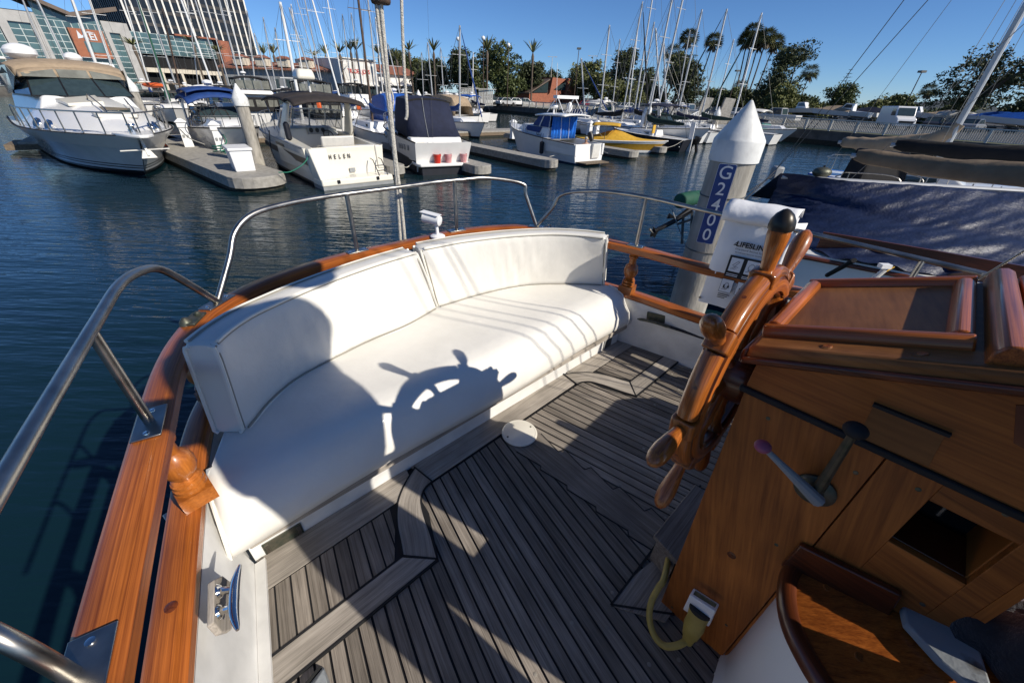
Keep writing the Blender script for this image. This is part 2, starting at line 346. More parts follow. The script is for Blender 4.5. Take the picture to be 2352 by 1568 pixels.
M['leafdark']=leafmat('dark_foliage',(.020,.029,.012),(.085,.10,.038))
M['palmleaf']=leafmat('palm_fronds',(.050,.062,.022),(.19,.19,.075))
M['palmdead']=leafmat('dead_fronds',(.06,.045,.025),(.17,.13,.08))
# water
def water_mat():
    m=bpy.data.materials.new('harbour_water'); m.use_nodes=True; t=m.node_tree; b=t.nodes['Principled BSDF']; L=t.links.new
    b.inputs['Base Color'].default_value=(.004,.018,.024,1); b.inputs['Roughness'].default_value=.03; b.inputs['IOR'].default_value=1.33; b.inputs['Specular IOR Level'].default_value=.55
    ge=nn(t,'ShaderNodeNewGeometry'); hs=[]
    def layer(rot,sc,det,wt):
        mp=nn(t,'ShaderNodeMapping'); mp.inputs['Rotation'].default_value=(0,0,R(rot)); mp.inputs['Scale'].default_value=sc; L(ge.outputs['Position'],mp.inputs[0])
        n=nn(t,'ShaderNodeTexNoise'); n.inputs['Scale'].default_value=1; n.inputs['Detail'].default_value=det; n.inputs['Roughness'].default_value=.5; n.inputs['Distortion'].default_value=.25; L(mp.outputs[0],n.inputs[0])
        mu=nn(t,'ShaderNodeMath',operation='MULTIPLY'); mu.inputs[1].default_value=wt; L(n.outputs[0],mu.inputs[0]); hs.append(mu.outputs[0])
    layer(-18,(.75,4.6,1),2,.55); layer(8,(1.6,9.5,1),2,.30); layer(-30,(.28,1.3,1),1,.75); layer(14,(4,17,1),2,.11)
    s=hs[0]
    for h in hs[1:]:
        a=nn(t,'ShaderNodeMath',operation='ADD'); L(s,a.inputs[0]); L(h,a.inputs[1]); s=a.outputs[0]
    bp=nn(t,'ShaderNodeBump'); bp.inputs['Strength'].default_value=.28; bp.inputs['Distance'].default_value=.15; L(s,bp.inputs['Height']); L(bp.outputs[0],b.inputs['Normal'])
    return m
M['water']=water_mat()
# ================================================================== SETTING
GZ=1.25
structure(MB().grid([[(-1500,-60,0),(1500,-60,0)],[(-1500,2500,0),(1500,2500,0)]]).build('water',M['water'],smooth=False))
# quay line: from far left to the right of the frame
Q0=Vector((0.0,91.0,0)); Q1=Vector((62.0,2.0,0)); qd=(Q1-Q0).normalized(); qn=Vector((-qd.y,qd.x,0))
if qn.dot(Vector((1,1,0)))<0: qn=-qn
LW=[Vector((-260,40,0)),Vector((-120,70,0)),Vector((-70,98,0)),Vector((-14,101,0)),Vector((-8,101,0))]
edge=LW+[Q0,Q1,Q1+qd*40]
land=MB(); land.poly([Vector((p.x,p.y,GZ)) for p in edge]+[Vector((1500,-60,GZ)),Vector((1500,2200,GZ)),Vector((-1500,2200,GZ)),Vector((-1500,40,GZ))])
structure(land.build('ground',M['asphalt'],smooth=False))
wl=MB()
for a,b in zip(edge[:-1],edge[1:]):
    n=b-a; n=Vector((-n.y,n.x,0)).normalized(); n=n if n.dot(Vector((.4,1,0)))>0 else -n
    wl.hexa([a-n*.0+Vector((0,0,-1)),b+Vector((0,0,-1)),b+n*.5+Vector((0,0,-1)),a+n*.5+Vector((0,0,-1)),a+Vector((0,0,GZ+.02)),b+Vector((0,0,GZ+.02)),b+n*.5+Vector((0,0,GZ+.02)),a+n*.5+Vector((0,0,GZ+.02))])
qw=structure(wl.build('quay_wall',M['quay'],smooth=False))
wd2=MB()
for a,b in zip(edge[4:-1],edge[5:]):
    n=b-a; n=Vector((-n.y,n.x,0)).normalized(); n=n if n.dot(Vector((.4,1,0)))>0 else -n
    wd2.hexa([a-n*.03+Vector((0,0,-1)),b-n*.03+Vector((0,0,-1)),b+Vector((0,0,-1)),a+Vector((0,0,-1)),a-n*.03+Vector((0,0,.42)),b-n*.03+Vector((0,0,.42)),b+Vector((0,0,.38)),a+Vector((0,0,.38))])
w2=wd2.build('tide_band',M['weed'],smooth=False); adopt(w2,qw)
# grass strip and kerb behind the railing
gr=MB(); a=Q0+qn*1.2; b=Q1+qd*38+qn*1.2
gr.poly([Vector((*p.xy,GZ+.006)) for p in (a,b,b+qn*1.6,a+qn*1.6)])
stuff(gr.build('grass',mat('lawn',(.10,.11,.035),.95,var=.5,scale=3),smooth=False))
# railing along the quay
rl=thing('railing',Q0+Vector((0,0,GZ)),'pale metal railing with close pickets along the top of the quay wall','railing')
NB=44; L=(Q1+qd*38-Q0).length; nbay=int(L/2.3)
top=MB(); top.bar(Q0+qn*.25+Vector((0,0,GZ+1.02)),Q0+qd*L+qn*.25+Vector((0,0,GZ+1.02)),.11,.09); top.build('top_rail',M['rail'],rl)
top=MB(); top.bar(Q0+qn*.25+Vector((0,0,GZ+.14)),Q0+qd*L+qn*.25+Vector((0,0,GZ+.14)),.05,.04); top.build('bottom_rail',M['rail'],rl)
pk=MB()
for i in range(nbay*16):
    p=Q0+qn*.25+qd*(i*2.3/16); pk.box((p.x,p.y,GZ+.57),(.045,.045,.84),math.atan2(qd.y,qd.x))
stuff(pk.build('picket',M['rail'],rl,smooth=False))
pm=MB().box((0,0,.5),(.15,.15,1.04)).build('post',M['rail'],smooth=False); COL.objects.unlink(pm)
for i in range(nbay+1):
    p=Q0+qn*.25+qd*(i*2.3); o=pm.copy(); COL.objects.link(o); o.location=(p.x,p.y,GZ); o.rotation_euler=(0,0,math.atan2(qd.y,qd.x)); adopt(o,rl)
# hills far away
hb=MB(); rows=[[],[],[]]
for i in range(60):
    ang=R(22+i*0.75); d=1900; h=20+14*math.sin(i*.31)+8*math.sin(i*.9+1)+ (14 if i>28 else 0)
    x,y=math.sin(ang),math.cos(ang)
    rows[0].append((x*(d-200),y*(d-200),0)); rows[1].append((x*d,y*d,h)); rows[2].append((x*(d+200),y*(d+200),0))
structure(hb.grid(rows).build('hill',M['hill']))
# ================================================================== BUILDINGS
fd=Vector((.545,.84,0)).normalized(); fo=Vector((-92.3,112.2,0)); fnrm=Vector((fd.y,-fd.x,0))   # facade line, normal towards the harbour
def FP(t,z,out=0): return fo+fd*t+fnrm*out+Vector((0,0,z))
def fbox(mb,t0,t1,z0,z1,o0,o1):
    return mb.hexa([FP(t0,z0,o0),FP(t1,z0,o0),FP(t1,z0,o1),FP(t0,z0,o1),FP(t0,z1,o0),FP(t1,z1,o0),FP(t1,z1,o1),FP(t0,z1,o1)])
st=thing('store_building',FP(-8,GZ),'glass fronted store with grey stone portals, butterfly roof and a rust red sign box','building')
core=MB(); fbox(core,-38,-20,GZ,13.6,-16,-1.0); fbox(core,-20,0,GZ,14.2,-16,-.8); fbox(core,0,18,GZ,12.6,-16,-.4); core.build('wall',M['darkin'],st,smooth=False)
def portal(t0,t1,z1,op):     # stone frame with an opening op=(a,b,top)
    m=MB(); fbox(m,t0,op[0],GZ,z1,-1,.25); fbox(m,op[1],t1,GZ,z1,-1,.25); fbox(m,op[0],op[1],op[2],z1,-1,.25)
    m.build('stone_portal',M['greywall'],st,smooth=False)
portal(-20.4,-14.6,14,(-19.1,-15.9,12.2)); portal(-4.4,.3,14,(-3.6,-1.7,12.0))
pane=MB().hexa([Vector(p) for p in ((0,0,0),(1,0,0),(1,.06,0),(0,.06,0),(0,0,1),(1,0,1),(1,.06,1),(0,.06,1))]).build('pane',M['teal'],smooth=False); COL.objects.unlink(pane)
frb=MB()
def panes(t0,t1,z0,z1,nt_,nz,out=.0,gap=.17,parent=None):
    dt=(t1-t0)/nt_; dz=(z1-z0)/nz
    for i in range(nt_):
        for k in range(nz):
            o=pane.copy(); COL.objects.link(o); p=FP(t0+i*dt+gap/2,z0+k*dz+gap/2,out)
            o.parent=parent or st; o.matrix_parent_inverse=Matrix.Translation(-(parent or st).location); o.location=p
            o.rotation_euler=(0,0,math.atan2(fd.y,fd.x)); o.scale=(dt-gap,1,dz-gap)
    fbox(frb,t0,t1,z0,z1,out-.12,out-.065)
panes(-19.1,-15.9,GZ,12.2,2,10,-.2); panes(-14.6,-4.4,GZ,13.2,8,10,-.1); panes(-3.6,-1.7,GZ,12,1,10,-.2)
panes(.3,17.5,8.6,12.7,10,4,.3); panes(-30,-20.5,GZ,12.5,6,9,-.3)
panes(.6,17.2,5.9,8.2,10,2,-.5); panes(.6,17.2,GZ,4.9,10,3,-.5)
frb.build('window_frame',mat('mullion_grey',(.46,.52,.51),.5),st,smooth=False)
bl=MB(); fbox(bl,.3,17.5,4.9,5.8,-.5,1.1); bl.build('balcony',M['stucco'],st,smooth=False)
for t in (3.2,7.4,11.6,15.6):
    cl=MB(); fbox(cl,t,t+.55,GZ,4.9,.5,1.05); cl.build('column',M['stucco'],st,smooth=False)
sb=MB(); fbox(sb,-10.6,-4.9,7.0,12.1,-.2,.8); sgb=sb.build('sign_box',M['terracotta'],st,smooth=False)
sw=MB(); fbox(sw,-8.9,-5.4,8.0,9.9,.8,.84); sw.build('sign_window',M['teal'],sgb,smooth=False)
text('sign_lettering','REI',1.7,M['sign_white'],sgb,frame(FP(-7.5,10.75,.86),fd,(0,0,1)),depth=.05,bold=.03)
pk2=MB(); pts=[FP(-9.6,10.3,.83),FP(-9.3,12.0-.2,.83),FP(-8.8,10.9,.83),FP(-7.6,11.95-.2,.83),FP(-6.3,11.6,.83),FP(-7.6,11.7-.2,.83),FP(-8.8,10.5,.83)]
pk2.prism(pts,fnrm*.05); pk2.build('sign_mountain',M['sign_white'],sgb,smooth=False)
rf=MB()
for (t0,z0,t1,z1) in ((-26,20.6,-9.2,14.0),(-9.2,14.0,-.9,16.0)):
    rf.hexa([FP(t0,z0,-9),FP(t1,z1,-9),FP(t1,z1,1.5),FP(t0,z0,1.5),FP(t0,z0+.75,-9),FP(t1,z1+.75,-9),FP(t1,z1+.75,1.5),FP(t0,z0+.75,1.5)])
rf.build('roof',M['roofbrown'],st,smooth=False)
cs=MB(); cs.poly([FP(-14.6,13.2,-.2),FP(-4.4,13.2,-.2),FP(-4.4,15.0,-.2),FP(-9.2,14,-.2),FP(-14.6,16.2,-.2)]); cs.build('clerestory',M['teal'],st,smooth=False)
bk=MB(); fbox(bk,18.6,21.2,GZ,12.75,-6,1.0); fbox(bk,9,18.6,12.75,13.1,-6,1.0); bk.build('brick_wall',M['brick'],st,smooth=False)
# tower
td=fd; to=Vector((-128.0,157.6,0)); tn=fnrm
def TP(t,z,out=0): return to+td*t+tn*out+Vector((0,0,z))
tw=thing('office_tower',TP(20,GZ),'dark glass office tower with thin white vertical fins behind the store','building')
TWid=38.5
tb=MB(); tb.hexa([TP(0,GZ,-26),TP(TWid,GZ,-26),TP(TWid,GZ),TP(0,GZ),TP(0,85,-26),TP(TWid,85,-26),TP(TWid,85),TP(0,85)]); tb.build('wall',M['tower'],tw,smooth=False)
for k in range(22):
    b_=MB(); z=4+k*3.6; b_.hexa([TP(.1,z,.02),TP(TWid-.1,z,.02),TP(TWid-.1,z,.1),TP(.1,z,.1),TP(.1,z+.9,.02),TP(TWid-.1,z+.9,.02),TP(TWid-.1,z+.9,.1),TP(.1,z+.9,.1)]); b_.build('spandrel',M['towerside'],tw,smooth=False)
for i in range(18):
    t=i*TWid/17; b_=MB(); b_.hexa([TP(t-.26,GZ,-.1),TP(t+.26,GZ,-.1),TP(t+.26,GZ,.32),TP(t-.26,GZ,.32),TP(t-.26,85,-.1),TP(t+.26,85,-.1),TP(t+.26,85,.32),TP(t-.26,85,.32)]); b_.build('fin',M['mullion'],tw,smooth=False)
for i in range(14):
    b_=MB(); o=-1.2-i*1.85; b_.hexa([TP(-.4,GZ,o-.55),TP(.05,GZ,o-.55),TP(.05,GZ,o+.2),TP(-.4,GZ,o+.2),TP(-.4,85,o-.55),TP(.05,85,o-.55),TP(.05,85,o+.2),TP(-.4,85,o+.2)]); b_.build('side_rib',M['towerside'],tw,smooth=False)
# market with red lettering
def block(name,label,pts,z0,z1,mt,cat='building'):
    t=thing(name,(Vector(pts[0])+Vector(pts[2]))/2*1.0,label,cat); t.location.z=z0
    MB().prism([Vector((p[0],p[1],z0)) for p in pts],(0,0,z1-z0)).build('wall',mt,t,smooth=False); return t
ta=PY(775,132,106.7); tb_=PY(862,141,114.5); tl=PY(748,132,108.5)
ta.z=tb_.z=tl.z=0; md=(tb_-ta).normalized(); mn=Vector((md.y,-md.x,0)); ld=Vector((-md.y,md.x,0))
mk=block('market_building','low white market with a tall sign parapet in red lettering and palms before it',[ta,tb_,tb_+ld*20,ta+ld*20],GZ+2.8,9.0,M['stuccowhite'])
MB().prism([Vector((*p.xy,GZ)) for p in (ta-mn*.6,tb_-mn*.6,tb_+ld*19,ta+ld*19)],(0,0,2.9)).build('storefront',M['tint'],mk,smooth=False)
MB().bar(ta+Vector((0,0,9.05))+mn*.1,tb_+Vector((0,0,9.05))+mn*.1,.5,.22).build('parapet_cap',M['offwhite'],mk,smooth=False)
MB().bar(ta+Vector((0,0,4.0))+mn*.15,tb_+Vector((0,0,4.0))+mn*.15,.5,.3).build('ledge',M['offwhite'],mk,smooth=False)
text('lettering',"TRADER JOE'S",1.15,M['red'],mk,frame((ta+tb_)/2+Vector((0,0,6.6))+mn*.06,md,(0,0,1)),depth=.04,bold=.02,sx=.82)
for k in (.13,.87):
    c=ta.lerp(tb_,k)+Vector((0,0,6.4))+mn*.03; MB().bar(c-md*1.0,c+md*1.0,.06,3.0).build('trellis_panel',M['offwhite'],mk,smooth=False)
# long shed left of it with dormers
wa=tl+Vector((-24,-2,0)); wn=Vector((0,-1,0))
sh=block('arcade_building','long low grey building with tiled roof and pale dormers left of the market',[wa,tl+Vector((1,0,0)),tl+Vector((1,10,0)),wa+Vector((0,10,0))],GZ,6.2,M['grey'])
MB().hexa([wa+Vector((0,-1,6.2)),tl+Vector((1,-1,6.2)),tl+Vector((1,5,7.6)),wa+Vector((0,5,7.6)),wa+Vector((0,-1,6.45)),tl+Vector((1,-1,6.45)),tl+Vector((1,5,7.9)),wa+Vector((0,5,7.9))]).build('roof',M['tile'],sh,smooth=False)
for k in range(4):
    p=wa.lerp(tl,.2+k*.2)+Vector((0,.6,7.6)); d=MB(); d.box(p,(2.4,2.5,1.5)); dm=d.build('dormer',M['stucco'],sh,smooth=False)
    MB().hexa([p+Vector(q) for q in ((-1.4,-1.6,.75),(1.4,-1.6,.75),(1.4,1.6,.75),(-1.4,1.6,.75),(-.3,-1,1.3),(.3,-1,1.3),(.3,1,1.3),(-.3,1,1.3))]).build('dormer_roof',M['tile'],dm,smooth=False)
for k in range(9):
    p=wa.lerp(tl,.06+k*.105)+Vector((0,-.03,3.2)); MB().box(p,(1.7,.06,2.6)).build('window',M['tint'],sh,smooth=False)
# shops on the right of the market
sa=PY(868,172,118); sb2=PY(958,185,128); sa.z=sb2.z=0
sp=block('shop_building','cream shops with terracotta roof and white awning right of the market',[sa,sb2,sb2+ld*14,sa+ld*14],GZ,6.6,M['stuccowhite'])
dd=(sb2-sa).normalized(); sn=Vector((dd.y,-dd.x,0))
MB().hexa([sa+sn*1+Vector((0,0,6.6)),sb2+sn*1+dd*1+Vector((0,0,6.6)),sb2-sn*6+Vector((0,0,8.6)),sa-sn*6+Vector((0,0,8.6)),sa+sn*1+Vector((0,0,6.9)),sb2+sn*1+dd*1+Vector((0,0,6.9)),sb2-sn*6+Vector((0,0,8.9)),sa-sn*6+Vector((0,0,8.9))]).build('roof',M['tile'],sp,smooth=False)
MB().hexa([sa+sn*2+Vector((0,0,4.2)),sb2+sn*2+Vector((0,0,4.2)),sb2+Vector((0,0,5.0)),sa+Vector((0,0,5.0)),sa+sn*2+Vector((0,0,4.3)),sb2+sn*2+Vector((0,0,4.3)),sb2+Vector((0,0,5.1)),sa+Vector((0,0,5.1))]).build('awning',M['stuccowhite'],sp,smooth=False)
for k in range(5):
    p=sa.lerp(sb2,.1+k*.2)+sn*.03+Vector((0,0,2.7)); MB().bar(p-dd*.8,p+dd*.8,.06,2.2).build('window',M['tint'],sp,smooth=False)
# brick pump house
b1=PY(1232,220,118); b4=PY(1331,191,124); b1.z=b4.z=0
ba=PY(1215,232,112); ba.z=0
bb=PY(1330,232,120); bb.z=0; bd=(bb-ba).normalized(); bnn=Vector((bd.y,-bd.x,0)); BL=(bb-ba).length
br=thing('brick_building',(ba+bb)/2+Vector((0,0,GZ)),'small red brick building with sloping rooflines behind the quay railing','building')
def BP(k,z,o=0): return ba+bd*BL*k+bnn*o+Vector((0,0,z))
MB().prism([BP(0,GZ,0),BP(.62,GZ,0),BP(.62,5.0,0),BP(.30,4.4),BP(.0,3.6,0)],-bnn*9).build('wall',M['brick'],br,smooth=False)
MB().prism([BP(.36,3.9,.6),BP(.40,7.2,.6),BP(.66,7.0,.6)],-bnn*7).build('gable',M['brick'],br,smooth=False)
MB().prism([BP(.70,GZ,.5),BP(1,GZ,.5),BP(1,6.7,.5),BP(.70,7.2,.5)],-bnn*8).build('tower_wall',M['brick'],br,smooth=False)
for a_,b_ in ((.05,.34),(.36,.68)):
    MB().prism([BP(a_,3.7+a_*3,.15),BP(b_,3.9+a_*2,.15),BP(b_,6.3,.15)],-bnn*.2).build('window',M['tint'],br,smooth=False)
MB().hexa([BP(-.02,3.6,.4),BP(.36,6.6,.4),BP(.36,6.6,-9),BP(-.02,3.6,-9),BP(-.02,3.85,.4),BP(.36,6.9,.4),BP(.36,6.9,-9),BP(-.02,3.85,-9)]).build('roof',M['roofbrown'],br,smooth=False)
# ================================================================== TREES
def leaves(cs,n,size,name,mt,parent,flat=.0):
    # cs: list of (centre, radius vector) ellipsoids; leaf-sized quads in clumps
    cs=[(np.array(c),np.array(r)) for c,r in cs]; wts=np.array([r.prod()**.66 for c,r in cs]); wts/=wts.sum()
    V=[];lv=[]
    for (c,r),w in zip(cs,wts):
        k=max(8,int(n*w)); ncl=max(3,k//14)
        d=rng.normal(size=(ncl,3)); d/=np.linalg.norm(d,axis=1)[:,None]; rad=(rng.uniform(.18,1.08,size=(ncl,1)))**.5
        cc=c+d*rad*r; tone=rng.uniform(0,1,size=ncl); i=rng.integers(ncl,size=k)
        p=cc[i]+rng.normal(size=(k,3))*size*np.array([1.5,1.5,.9]); q=rng.normal(size=(k,3)); q/=np.linalg.norm(q,axis=1)[:,None]
        b=rng.normal(size=(k,3)); b-=q*(q*b).sum(1)[:,None]; b/=np.linalg.norm(b,axis=1)[:,None]; s=size*rng.uniform(.5,1.35,size=(k,1))
        V.append(np.stack([p-q*s,p+b*s*.5,p+q*s,p-b*s*.5],1)); lv.append(np.clip(tone[i]*.7+rng.uniform(0,.3,size=k),0,1))
    V=np.concatenate(V); lv=np.concatenate(lv)
    V=np.array(V).reshape(-1,3); me=bpy.data.meshes.new(name); N=len(lv)
    me.vertices.add(N*4); me.vertices.foreach_set('co',V.ravel()); me.loops.add(N*4); me.loops.foreach_set('vertex_index',np.arange(N*4)); me.polygons.add(N); me.polygons.foreach_set('loop_start',np.arange(N)*4); me.update(); me.validate()
    at=me.attributes.new('lv','FLOAT','POINT'); at.data.foreach_set('value',np.repeat(lv,4)); me.materials.append(mt)
    o=bpy.data.objects.new(name,me); COL.objects.link(o); adopt(o,parent); return o
def broadleaf(px,py,Y,w,h,label,mt='leaf',n=1500,size=.42,trunkvis=False,group=None,lean=0,blobs=9,seed=None):
    c=PY(px,py,Y); g=Vector((c.x-lean,c.y,GZ)); t=thing('tree',g,label,'tree',group)
    cs=[]
    for i in range(blobs):
        a=rng.uniform(0,6.28); rr=rng.uniform(.05,.72); z=rng.uniform(-.33,.30)
        s=rng.uniform(.20,.40)*(1-abs(z)*.5)
        cs.append(((c.x+math.cos(a)*rr*w/2,c.y+math.sin(a)*rr*w/2,c.z+z*h),(s*w*.5+.3,s*w*.5+.3,s*h*.5+.3)))
    leaves(cs,n,size,'crown',M[mt],t)
    tb=MB(); mid=Vector((c.x,c.y,c.z)); tb.tube(bez([g,g.lerp(mid,.5)+Vector((.2,0,0)),mid],5),[max(.05,w*.035*(1-.6*i/10)) for i in range(11)],7)
    for (q,r) in cs[:5]: tb.tube(bez([g.lerp(mid,.6),(g.lerp(mid,.7)+Vector(q))/2+Vector((0,0,.3)),Vector(q)],4),[w*.018*(1-.08*i) for i in range(9)],5)
    tb.build('trunk',M['trunk'],t); return t
def frond(V,F,lv,c,d,up,L,wd,droop,tone,seg=5):
    b=len(V); d=Vector(d).normalized(); side=d.cross(Vector((0,0,1))); side=side.normalized() if side.length>.01 else Vector((1,0,0))
    for i in range(seg+1):
        k=i/seg; p=Vector(c)+d*L*k+Vector((0,0,-droop*k*k*L)); w=wd*math.sin(math.pi*(.12+.85*k))
        V+= [tuple(p-side*w+Vector((0,0,-w*.45))),tuple(p),tuple(p+side*w+Vector((0,0,-w*.45)))]; lv+=[tone]*3
    for i in range(seg):
        q=b+i*3; F+=[(q,q+1,q+4,q+3),(q+1,q+2,q+5,q+4)]
def mesh_lv(name,V,Fc,lv,mt,parent):
    me=bpy.data.meshes.new(name); me.from_pydata(V,[],Fc); at=me.attributes.new('lv','FLOAT','POINT'); at.data.foreach_set('value',lv); me.materials.append(mt)
    o=bpy.data.objects.new(name,me); COL.objects.link(o); adopt(o,parent); return o
def feather_palm(px,py,Y,label,upright=.8,L=3.2,n=16,r=.2,group='date palms along the promenade'):
    c=PY(px,py,Y); g=Vector((c.x+rng.uniform(-.3,.3),c.y,GZ)); t=thing('palm_tree',g,label,'palm tree',group); V=[];Fc=[];lv=[]
    for i in range(n):
        a=i*2.399; e=upright+rng.uniform(-.25,.25); frond(V,Fc,lv,c,(math.cos(a)*math.cos(e),math.sin(a)*math.cos(e),math.sin(e)),0,L*rng.uniform(.8,1.15),.17,.22,rng.uniform(.1,1))
    mesh_lv('crown',V,Fc,lv,M['palmleaf'],t)
    m=MB(); m.tube([g,g.lerp(c,.75),g.lerp(c,.82),g.lerp(c,.93),c],[r,r*.9,r*1.35,r*1.5,r*.5],8); m.build('trunk',M['palmtrunk'],t); return t
def fan_palm(px,py,Y,label,base=None,rad=1.9,n=95,skirt=True,group='tall fan palms by the car park'):
    c=PY(px,py,Y); g=PY(base[0],base[1],Y) if base else Vector((c.x,c.y,GZ)); g.z=GZ
    t=thing('palm_tree',g,label,'palm tree',group); V=[];Fc=[];lv=[]
    for i in range(n):
        a=i*2.399; e=math.asin(max(-1,min(1,1-1.75*(i+.5)/n))); e=e*.8+.1
        d=Vector((math.cos(a)*math.cos(e),math.sin(a)*math.cos(e),math.sin(e))); st_=Vector(c)+d*rad*.45; tone=rng.uniform(0,1)
        sd=d.cross(Vector((0,0,1))).normalized(); up=sd.cross(d)
        for k in range(7):
            an=(k-3)*.36; dd=d*math.cos(an)+sd*math.sin(an); dd.z-=.18; b=len(V); ln=rad*.62*rng.uniform(.8,1.1)
            V+= [tuple(st_),tuple(st_+dd*ln*.5+up*.0+sd*.13),tuple(st_+dd*ln-Vector((0,0,.12*ln))),tuple(st_+dd*ln*.5-sd*.13)]; Fc.append((b,b+1,b+2,b+3)); lv+=[tone]*4
    mesh_lv('crown',V,Fc,lv,M['palmleaf'],t)
    if skirt:
        V=[];Fc=[];lv=[]
        for i in range(40):
            a=i*2.399; d=Vector((math.cos(a)*.55,math.sin(a)*.55,-.85)); st_=Vector(c)+Vector((0,0,-.2)); b=len(V); ln=rad*rng.uniform(.7,1.2); sd=Vector((-math.sin(a),math.cos(a),0))
            V+=[tuple(st_),tuple(st_+d*ln*.6+sd*.25),tuple(st_+d*ln),tuple(st_+d*ln*.6-sd*.25)]; Fc.append((b,b+1,b+2,b+3)); lv+=[rng.uniform(0,1)]*4
        mesh_lv('dead_fronds',V,Fc,lv,M['palmdead'],t)
    m=MB(); m.tube(bez([g,g.lerp(c,.5)+Vector((.25,0,0)),c],5),[.26-.012*i for i in range(11)],7); m.build('trunk',M['palmtrunk'],t); return t
FPL=[(606,119,118,'date palm furthest left, beside the office tower'),(628,118,112,'upright date palm second from the tower edge'),(722,122,120,'small date palm behind the tall white mast'),(747,119,122,'thin crowned date palm left of the market sign'),
 (780,116,104,'stubby crowned date palm at the left corner of the market sign'),(805,110,104,'left one of the twin date palms before the red lettering'),(818,110,104,'right one of the twin date palms before the red lettering'),(869,119,112,'date palm behind the hanging white ropes'),
 (939,110,112,'arching date palm right of the hanging ropes'),(911,131,118,'lower date palm over the tiled shop roof'),(996,112,108,'symmetrical date palm over the dark trees at the centre'),(1119,104,98,'date palm next to the globe lamp'),(1224,110,100,'lone date palm with bulging trunk left of the brick building')]
for i,(x,y,Y,l) in enumerate(FPL):
    feather_palm(x,y+ (6 if i<11 else 12),Y,l,upright=1.0 if i not in (8,2) else .75,L=3.0 if i<10 else 3.4,n=13+i%4)
for x,y,Y,l in ((305,98,92,'palm in front of the low glass wing of the store'),(442,92,104,'slim palm before the brick corner of the store'),(498,112,104,'palm in the shade of the tower foot')):
    feather_palm(x,y+6,Y,l,upright=.7,L=2.6,n=18,group='palms by the store')
FAN=[(1583,86,140,'lone tall fan palm left of the pair of masts',(1523,240)),(1640,94,145,'tall fan palm behind the round dark tree',(1590,215)),(1546,122,175,'smaller fan palm leaning left of the round tree',(1528,220)),
 (1717,90,140,'fan palm at the left of the tall cluster',(1682,240)),(1731,72,140,'highest fan palm of the cluster by the white mast',(1690,245)),(1744,95,142,'full crowned fan palm in the middle of the cluster',(1698,245)),(1762,84,136,'fan palm on the right side of the cluster',(1706,250)),(1780,98,138,'broad fan palm at the edge of the cluster',(1716,250)),
 (1835,128,150,'fan palm rising out of the huge dark tree',None),(1861,166,190,'single slender fan palm right of the huge tree',(1836,225)),(2134,208,210,'shaggy fan palm far right by the dark lamp',(2118,250)),(1806,126,150,'fan palm crown at the top of the huge dark tree',None),(2196,240,180,'low fan palm cluster near the big sparse tree',None),(1700,200,200,'short fan palm low behind the cluster trunks',None)]
for x,y,Y,l,b in FAN: fan_palm(x,y,Y,l,b,rad=2.9 if Y<170 else 3.8)
TR=[(975,185,120,9,9,'dark bushy tree left of the central palm','leafdark'),(1000,172,116,6,7,'dark tree under the central palm crown','leafdark'),(1052,160,112,9,10,'tall dense dark tree behind the grey mast','leafdark'),(1085,178,118,8,9,'dark tree in the middle of the central row','leaf'),
 (1140,150,108,11,10,'airy eucalyptus with sky showing through right of the globe lamp','leaf'),(1160,200,104,9,6,'lower round tree beneath the eucalyptus','leaf'),(1217,183,116,7,8,'dark round tree behind the bulging palm','leafdark'),(1258,190,132,7,7,'dark tree behind the brick building','leafdark'),
 (1340,185,120,12,9,'broad green tree right of the brick building','leaf2'),(1380,205,112,9,8,'yellowish tree behind the pale mast','leaf2'),(1430,168,112,8,13,'tall cypress shaped dark tree','leafdark'),(1425,220,104,11,6,'leafy green hedge tree under the cypress','leaf2'),(1470,195,112,8,8,'grey green tree behind the twin masts','leaf'),(1503,215,116,6,6,'low tree left of the round dark tree','leaf'),
 (1578,190,108,12,11,'big round dark tree above the white pickup','leafdark'),(1562,160,112,7,7,'upper lobe of trees joined to the round tree','leaf2'),(1645,225,150,10,6,'low trees behind the concrete gangway wall','leaf'),(1680,228,120,8,6,'small tree below the fan palm cluster','leaf'),(1722,232,120,8,5,'dark shrubby tree beneath the palms','leafdark'),
 (1795,185,104,11,17,'huge dark pepper tree right of the fan palms','leafdark'),(1790,232,96,9,7,'light green young tree at the foot of the huge tree','leaf2'),(1838,240,108,8,5,'low green tree beside the lone palm','leaf'),(1876,262,88,5,3.2,'bright round shrub in front of the parked boats','leaf2'),(1937,226,108,9,7,'tree with an upright feathery top','leaf'),
 (2010,246,92,8,6,'wind swept light tree left of the white van','leaf2'),(2066,236,120,8,5,'dark tree behind the white van','leaf'),(2124,278,84,6,3.5,'dark green bush right of the white van','leaf'),(2190,258,100,9,5,'palm like bushy trees in the distance','leaf'),(2345,260,76,4,5,'dark bush at the right edge','leafdark'),
 (590,170,140,14,5,'low hedge of trees right of the tower foot','leaf2'),(640,172,150,16,5,'low trees between tower and arcade','leaf'),(910,150,135,9,8,'dark tree behind the shop roof','leafdark'),(945,165,140,12,7,'brownish tree right of the shops','leaf2')]
for x,y,Y,w,h,l,m_ in TR:
    broadleaf(x,y,Y,w,h,l,m_,n=int(3500+420*w),size=.26 if Y<112 else .30,blobs=18 if w>9 else 13)
broadleaf(2290,190,66,15,10,'large sparse tree with bare forking trunk at the right','leafdark',n=8000,size=.20,lean=3.6,blobs=26)
